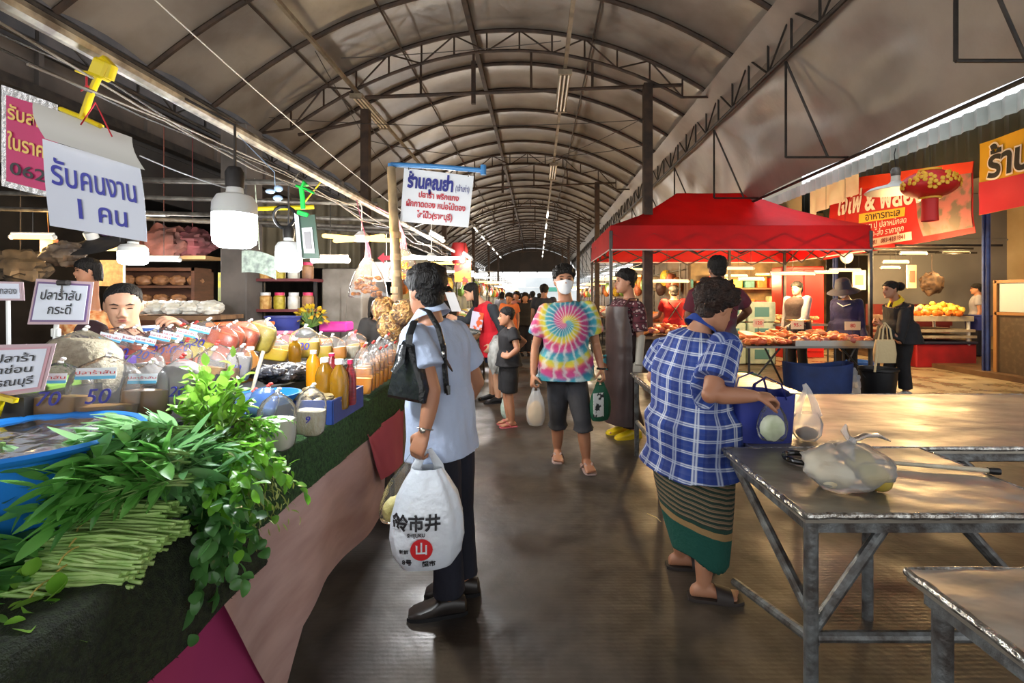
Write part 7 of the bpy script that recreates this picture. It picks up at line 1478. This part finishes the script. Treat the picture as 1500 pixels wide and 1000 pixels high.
t = thing('taped_pole', 'tall pole wrapped in bands of tape at the far end of the sauce stall', 'pole', (-.965, 3.22, 0)); MB().tube([P(586, 437+966/3.22, 3.22), P(584, 470, 3.22), P(580, 380, 3.22), P(573, 245, 3.22)], [.036, .036, .034, .028], 12).build('pole_shaft', mat('bamboo_pole', (170, 146, 106), .6, col2=(120, 100, 74), ns=6), t)
for py in (340, 372, 396, 420, 432, 447): MB().tube([P(577+py*.012-1.5, py, 3.22), P(577+py*.012-1.5, py+9, 3.22)], .0375, 12).build('tape_band', mat('brown_tape', (196, 170, 126), .45, col2=(150, 110, 70), ns=9), t)
t = thing('sign_board', 'white hanging board with blue and red Thai letters under a blue pipe', 'sign', P(640, 290, 3.25)); f = pquad((586, 324), (686, 333), (694, 258), (592, 246), 3.25)
MB().slab(f, 2, 2, .006).build('board', mat('white_board', (214, 218, 222), .45), t, False); M_nb = mat('navy_letters', (30, 36, 120), .5); M_rl = mat('red_letters', (178, 40, 56), .5)
ont('ร้านคุณย่า', f, .40, .76, .66, .34, M_nb, t, .05, .006); ont('(เจ้าเก่า)', f, .86, .72, .2, .16, M_nb, t, .01, .006); ont('ปลาร้า พริกแกง', f, .53, .53, .58, .15, M_rl, t, .03, .006); ont('ผักกาดดอง หน่อไม้ดอง', f, .50, .35, .86, .16, M_rl, t, .03, .006); ont('ไชโป๊ว(ราชบุรี)', f, .50, .15, .52, .16, M_rl, t, .03, .006)
M_bp = mat('blue_pvc', (58, 126, 186), .4); MB().tube([P(573, 256, 3.25), P(573, 240, 3.25)], .022, 10).tube([P(573, 241, 3.25), P(640, 244, 3.25), P(710, 250, 3.25)], .0165, 10).tube([P(708, 242, 3.25), P(708, 256, 3.25)], .02, 10).build('blue_pipe', M_bp, t)
MB().tube([P(598, 243, 3.25), P(599, 249, 3.25)], .003, 5).build('hook', M_dark, t); MB().tube([P(686, 248, 3.25), P(686, 259, 3.25)], .003, 5).build('hook', M_dark, t)
t = thing('red_sign', 'small red and yellow hanging sign over the vest wearer', 'sign', P(678, 397, 7.0)); MB().box(P(678, 397, 7.0), (.24, .03, .32)).build('panel', mat('red_sign', (206, 50, 40), .5, col2=(226, 150, 50), ns=6, ramp=(.48, .52)), t, False); MB().lathe([(.1, 0), (.13, .2), (.1, .3), (0, .3)], P(673, 386, 7.0), 14).build('red_cap', mat('red_cap', (170, 40, 40), .5), t)
# --- back shops on the left
t = thing('shelf_unit', 'brown cabinet shelf of wrapped goods in the back left shop', 'shelf', (-4.5, 5.9, 0)); M_cab = mat('brown_cabinet', (96, 60, 44), .6, col2=(70, 44, 34), ns=4, stretch=(1, 1, 4))
cx = (240-CX)*5.9/F; MB().box((cx, 6.05, 1.1), (1.0, .04, 1.3)).box((cx-.48, 5.9, 1.1), (.04, .34, 1.3)).box((cx+.48, 5.9, 1.1), (.04, .34, 1.3)).box((cx, 5.9, 1.73), (1.0, .34, .04)).box((cx, 5.9, 1.52), (.94, .32, .03)).box((cx, 5.9, 1.28), (.94, .32, .03)).box((cx, 5.9, .255), (1.0, .34, .51)).build('cabinet_body', M_cab, t, False)
t = tag(MB().box(((250-CX)*5.6/F, 5.6, 1.85), (1.0, .26, .04)).build('shelf_board', mat('pale_board_wood', (176, 142, 96), .6), loc=((250-CX)*5.6/F, 5.6, 1.85)), 'pale wooden board shelf above the brown cabinet', 'shelf')
for i in range(9):
    c = V((cx-.42+.21*(i % 5), 5.86, (1.6 if i < 5 else 1.37))); tag(bagblob(c, .09, .07, .065, i*2.2, am=.2).build('wrapped_loaf', mat('tan_wrap', (170, 124, 84), .5, col2=(120, 84, 60), ns=8), loc=c), ordw(i % 5)+' tan wrapped bundle on the '+('upper' if i < 5 else 'lower')+' cabinet shelf', 'package', 'bundles on the cabinet shelves')
stall_table('table of white bags behind the head of the stall keeper', -4.4, -3.0, 4.4, 4.88, 1.22, M_wood)
for i in range(9):
    c = V((-3.78+.085*i, 4.52+.16*(i % 2), 1.29)); tag(bagblob(c, .10, .09, .07, 5+i*1.7, am=.25).build('white_package', mat('white_wrap', (222, 224, 222), .4, col2=(196, 190, 172), ns=9), loc=c), ordw(i)+' white plastic package on the table behind the stall keeper', 'package', 'white packages on the back table')
M_bar = mat('blue_barrel', (28, 66, 132), .4); c = V((-2.72, 4.35, 0)); t = thing('barrel', 'blue plastic barrel with an orange board on top', 'barrel', c); MB().lathe([(0, 0), (.24, 0), (.27, .05), (.285, .3), (.27, .32), (.285, .36), (.285, .7), (.27, .74), (.285, .8), (.26, 1.1), (0, 1.1)], c, 28).build('barrel_body', M_bar, t); MB().lathe([(.27, 1.08), (.27, 1.14), (0, 1.14)], c, 24).build('lid', M_black, t)
t = tag(MB().box((-2.55, 4.12, 1.16), (.42, .3, .035), bev=.008).build('orange_board', mat('orange_board', (206, 100, 36), .5), loc=(-2.55, 4.12, 1.16)), 'orange board lying on the blue barrel', 'board')
c = V((-3.12, 3.95, 0)); t = thing('barrel', 'second dark blue barrel behind the red chili bags', 'barrel', c); MB().lathe([(0, 0), (.24, 0), (.28, .05), (.28, .7), (.26, 1.15), (0, 1.15)], c, 28).build('barrel_body', M_bar, t)
t = tag(MB().box(P(330, 420, 5.0), (.14, .02, .3)).build('poster', mat('yellow_poster', (206, 196, 70), .6, col2=(150, 160, 110), ns=9, ramp=(.45, .55)), loc=P(330, 420, 5.0)), 'yellow printed poster on the sooty pillar', 'poster')
t = thing('metal_rack', 'small metal rack of jars right of the sooty pillar', 'rack', (-2.75, 5.2, 0))
for z in (.5, 1.25, 1.58): MB().box((-2.75, 5.3, z), (.62, .35, .03)).build('shelf', mat('maroon_rack', (110, 50, 52), .5), t, False)
for x in (-3.04, -2.46): MB().box((x, 5.3, .8), (.03, .03, 1.6)).build('post', M_dark, t, False)
for i in range(8):
    c = V((-2.98+.155*(i % 4), 5.24, 1.265 if i < 4 else 1.595)); m = [M_snackl, MATS['olive_pickle'], MATS['white_wrap'], MATS['tan_wrap']][i % 4]; o = thing('jar', ['straw-coloured', 'olive', 'white', 'tan'][i % 4]+' jar on the '+('lower' if i < 4 else 'upper')+' shelf of the metal rack', 'jar', c); MB().lathe([(0, 0), (.055, 0), (.06, .02), (.06, .13), (.045, .15), (0, .15)], c, 14).build('jar_body', m, o); MB().lathe([(.05, .148), (.05, .18), (0, .18)], c, 14).build('lid', M_cr if i % 2 else M_white, o)
c = P(140, 358, 4.3); t = thing('wall_fan', 'round metal pan lid hanging over the child in orange', 'lid', c); MB().lathe([(0, .06), (.05, .06), (.09, .03), (.20, 0), (.215, -.012), (.2, -.01), (.0, .03)], c, 28, rot('X', .5)).build('lid_body', M_dark, t); MB().lathe([(0, .06), (.05, .06), (.05, .12), (0, .12)], c, 14, rot('X', .5)).build('knob', M_white, t)
t = tag(bagblob(P(95, 372, 4.2), .17, .1, .11, 7, am=.35, flat=False).build('hanging_pots', mat('grimy_pots', (130, 108, 84), .5, col2=(70, 58, 50), ns=9), loc=P(95, 372, 4.2)), 'grimy cluster of ladles and pots hanging by the warm tube', 'pots')
t = tag(MB().box(P(72, 360, 4.4), (.12, .05, .12)).tube([P(72, 352, 4.4), V((P(72, 352, 4.4).x, 4.38, 2.2))], .003, 4).build('orange_packet', mat('orange_packet', (216, 90, 40), .5, col2=(236, 180, 60), ns=9), loc=P(72, 360, 4.4)), 'orange snack packet hanging under the warm tube', 'packet')
t = tag(MB().box(P(160, 400, 4.8), (.3, .03, .26)).build('wall_calendar', mat('calendar_paper', (206, 170, 120), .6, col2=(190, 140, 96), ns=30), loc=P(160, 400, 4.8)), 'tan calendar on the wall behind the child in orange', 'calendar')
t = tag(MB().box(P(560, 237, 5.6)+V((.2, 0, -1.2)), (.3, .03, .22)).tube([P(560, 237, 5.6)+V((.2, 0, -1.1)), P(560, 237, 5.6)+V((.2, 0, -.75))], .006, 5).build('arrow_sign', mat('pale_arrow_sign', (190, 184, 176), .6), loc=P(560, 380, 5.6)), 'pale sign with a dark red arrow behind the hanging crisps', 'sign')
o = bpy.data.objects['arrow_sign']; c = o.location; o.location = P(566, 378, 5.3); me = o.data; off = sum((v.co for v in me.vertices), V((0, 0, 0)))/len(me.vertices)
for v in me.vertices: v.co -= off
a = MB().prism([(-.09, 0), (-.02, .06), (-.02, .025), (.1, .025), (.1, -.025), (-.02, -.025), (-.02, -.06)], .006, fr(o.location-V((0, .02, 0)), (1, 0, 0), (0, 0, 1))).build('arrow', M_rl, o, False)
for i, (px, py, Y, s, col, lab) in enumerate(((150, 355, 5.4, .3, (120, 70, 60), 'dark red cloth bundle high in the back shop'), (160, 330, 5.6, .22, (90, 70, 130), 'purple cloth bundle high behind the handwritten sheet'), (282, 355, 5.5, .26, (110, 52, 56), 'maroon bag hanging right of the white tube'), (30, 390, 4.9, .3, (96, 84, 70), 'brown sack on the far left shop wall'))):
    c = P(px+(90 if i == 0 else 0), py, Y); tag(bagblob(c, s, .15, s*.6, i*4.4, am=.35, flat=False).tube([c+V((0, 0, s*.4)), V((c.x, c.y, 3.33))], .006, 5).build('cloth_bundle', mat('bundle_%s' % 'abcd'[i], col, .8, col2=tuple(int(k*.6) for k in col), ns=6), loc=c), lab, 'bundle')
# --- fish stall of the vest wearer
stall_table('fish stall table in front of the vest wearer', -1.75, -.86, 5.5, 8.2, .84, M_wood)
heap('fish', SF, 'silver fish on the stall before the vest wearer', 'fish', 'fish before the vest wearer', -1.7, -.9, 5.55, 7.8, .87, 70, .06)
for i in range(4): bucket('tub', ['grey tub at the near corner of the fish stall', 'green tub under the fish stall', 'pale purple tub under the fish stall', 'dark tub at the back under the fish stall'][i], (-.96-.04*i, 5.45+.62*i, 0), .17, .34, mat(['grey_tub', 'green_tub', 'lilac_tub', 'slate_tub'][i], [(120, 124, 132), (30, 90, 62), (150, 140, 176), (60, 60, 66)][i], .5), 'tub', False)
# ================================================================ stalls receding down the hall
FCOL = [(206, 120, 50), (196, 60, 44), (226, 186, 60), (120, 150, 70), (216, 190, 150), (170, 90, 60), (230, 220, 200), (90, 60, 50)]
FNAME = ['orange', 'red', 'yellow', 'green', 'cream', 'brown', 'white', 'dark brown']
FM = [mat('produce_%s' % n.replace(' ', '_'), c, .5, col2=tuple(int(k*.75) for k in c), ns=16) for n, c in zip(FNAME, FCOL)]
FP = [piece('produce_pile', m, (.22, .2, .13), 200+i) for i, m in enumerate(FM)]
M_awn = [cloth('awning_%s' % n, c) for n, c in (('green', (60, 110, 84)), ('blue', (70, 100, 150)), ('cream', (196, 184, 160)), ('red', (170, 50, 44)))]
def far_stall(side, k, y, L=2.6):
    x0, x1 = ((-2.6, -1.25) if side < 0 else (1.95, 3.3)); sn = 'left' if side < 0 else 'right'
    st = stall_table(ordw(k)+' produce table down the '+sn+' row beyond the '+('fish stall' if side < 0 else 'red tent'), x0, x1, y, y+L, .82, M_wood, 'tables of the receding rows')
    for i in range(8):
        u, v = (i % 4+.5)/4, .25+.5*(i//4); q = (i*3+k*5+(side > 0)) % 8
        o = bpy.data.objects.new('produce_pile', FP[q]); COL.objects.link(o); o.location = (x0+(x1-x0)*(v if side > 0 else 1-v), y+L*u, .90); o.scale = (1.15,)*3
        tag(o, FNAME[q]+' produce pile on the '+ordw(k)+' '+sn+' row table, '+['front', 'back'][i//4]+' rank', 'produce', 'produce piles in the receding rows')
    # goods hung at the back, a lit sign-band and lamps
    xb = x0-.06 if side < 0 else x1+.06
    for i in range(5):
        q = (i*5+k*3) % 8; c = V((xb, y+.3+i*.5, 1.75+.12*((i*7+k) % 3))); o = bpy.data.objects.new('hanging_goods', HG[q]); COL.objects.link(o); o.location = c
        tag(o, FNAME[q]+' goods bag hung '+ordw(i)+' at the back of the '+ordw(k)+' '+sn+' stall', 'bag', 'hanging goods in the receding rows')
    fr_ = thing('pipe_rack', 'pipe rack of the '+ordw(k)+' '+sn+' row stall', 'rack', (xb, y+L/2, 0), 'pipe racks of the receding rows')
    for yy in (y+.05, y+L-.05): MB().tube([(xb, yy, 0), (xb, yy, 2.5)], .02, 6).build('post', M_galv, fr_)
    MB().tube([(xb, y, 2.05), (xb, y+L, 2.05)], .015, 6).tube([(xb, y, 2.5), (xb, y+L, 2.5)], .02, 6).tube([(xb, y+.6, 2.5), ((x0+x1)/2-side*.1, y+.6, 2.5)], .012, 5).tube([(xb, y+1.9, 2.5), ((x0+x1)/2-side*.1, y+1.9, 2.5)], .012, 5).build('rail', M_galv, fr_)
    for i in range(2):
        c = V(((x0+x1)/2-side*.1, y+.6+1.3*i, 2.1-.1*((k+i) % 2))); warm = (side > 0 and k < 4) or (k+i) % 3 == 0; pl = thing('tube_lamp', ['nearer', 'further'][i]+' '+('warm' if warm else 'white')+' tube lamp over the '+ordw(k)+' '+sn+' row table', 'lamp', c, 'tube lamps of the receding rows')
        MB().tube([c-V((.33, .1, 0)), c+V((.33, .1, 0))], .028, 6).build('tube', M_tubewarm if warm else M_tubeon, pl); MB().tube([c+V((0, 0, .02)), V((c.x, c.y, 2.5))], .006, 4).build('cord', M_black, pl)
        if i == 0: lamp('stall_light', 'POINT', c-V((0, 0, .12)), 75 if k < 5 else 90, (1, .74, .42) if warm else (1, .97, .93), .15, parent=pl)
HG = [MB().ell((0, 0, 0), (.14, .12, .22), nu=10, nv=8, fn=lambda d: (1-.35*d.z)*(1+.15*noise.noise(d*2+V((i*3, 0, 0))))).mesh('hanging_goods', m) for i, m in enumerate(FM)]
for k in range(9): far_stall(-1, k, 9.2+k*3.3)
for k in range(8): far_stall(1, k, 11.2+k*3.4)
# bright exit beyond the hall: street awning and pale wall in daylight
struct('street_floor', MB().box((0, 55, -.06), (40, 26, .1)), mat('street', (170, 166, 158), .8), False)
struct('wall_street', MB().box((0, 62, 1.4), (36, .3, 2.8)).box((3, 60, 3.4), (9, .3, 1.2)), mat('street_wall', (246, 246, 242), .8, col2=(226, 230, 228), ns=.5), False)
t = thing('green_awning', 'small green awning in the bright exit beyond the crowd', 'awning', (1.6, 44, 0)); MB().slab(lambda u, v: V((.3+2.6*u, 44-.9*v, 2.4-.4*v)), 4, 3, .02).build('awning_cloth', mat('mint_awning', (70, 176, 140), .6), t)
for x in (.4, 2.8): MB().tube([(x, 44, 0), (x, 44, 2.4)], .03, 6).build('post', M_galv, t)
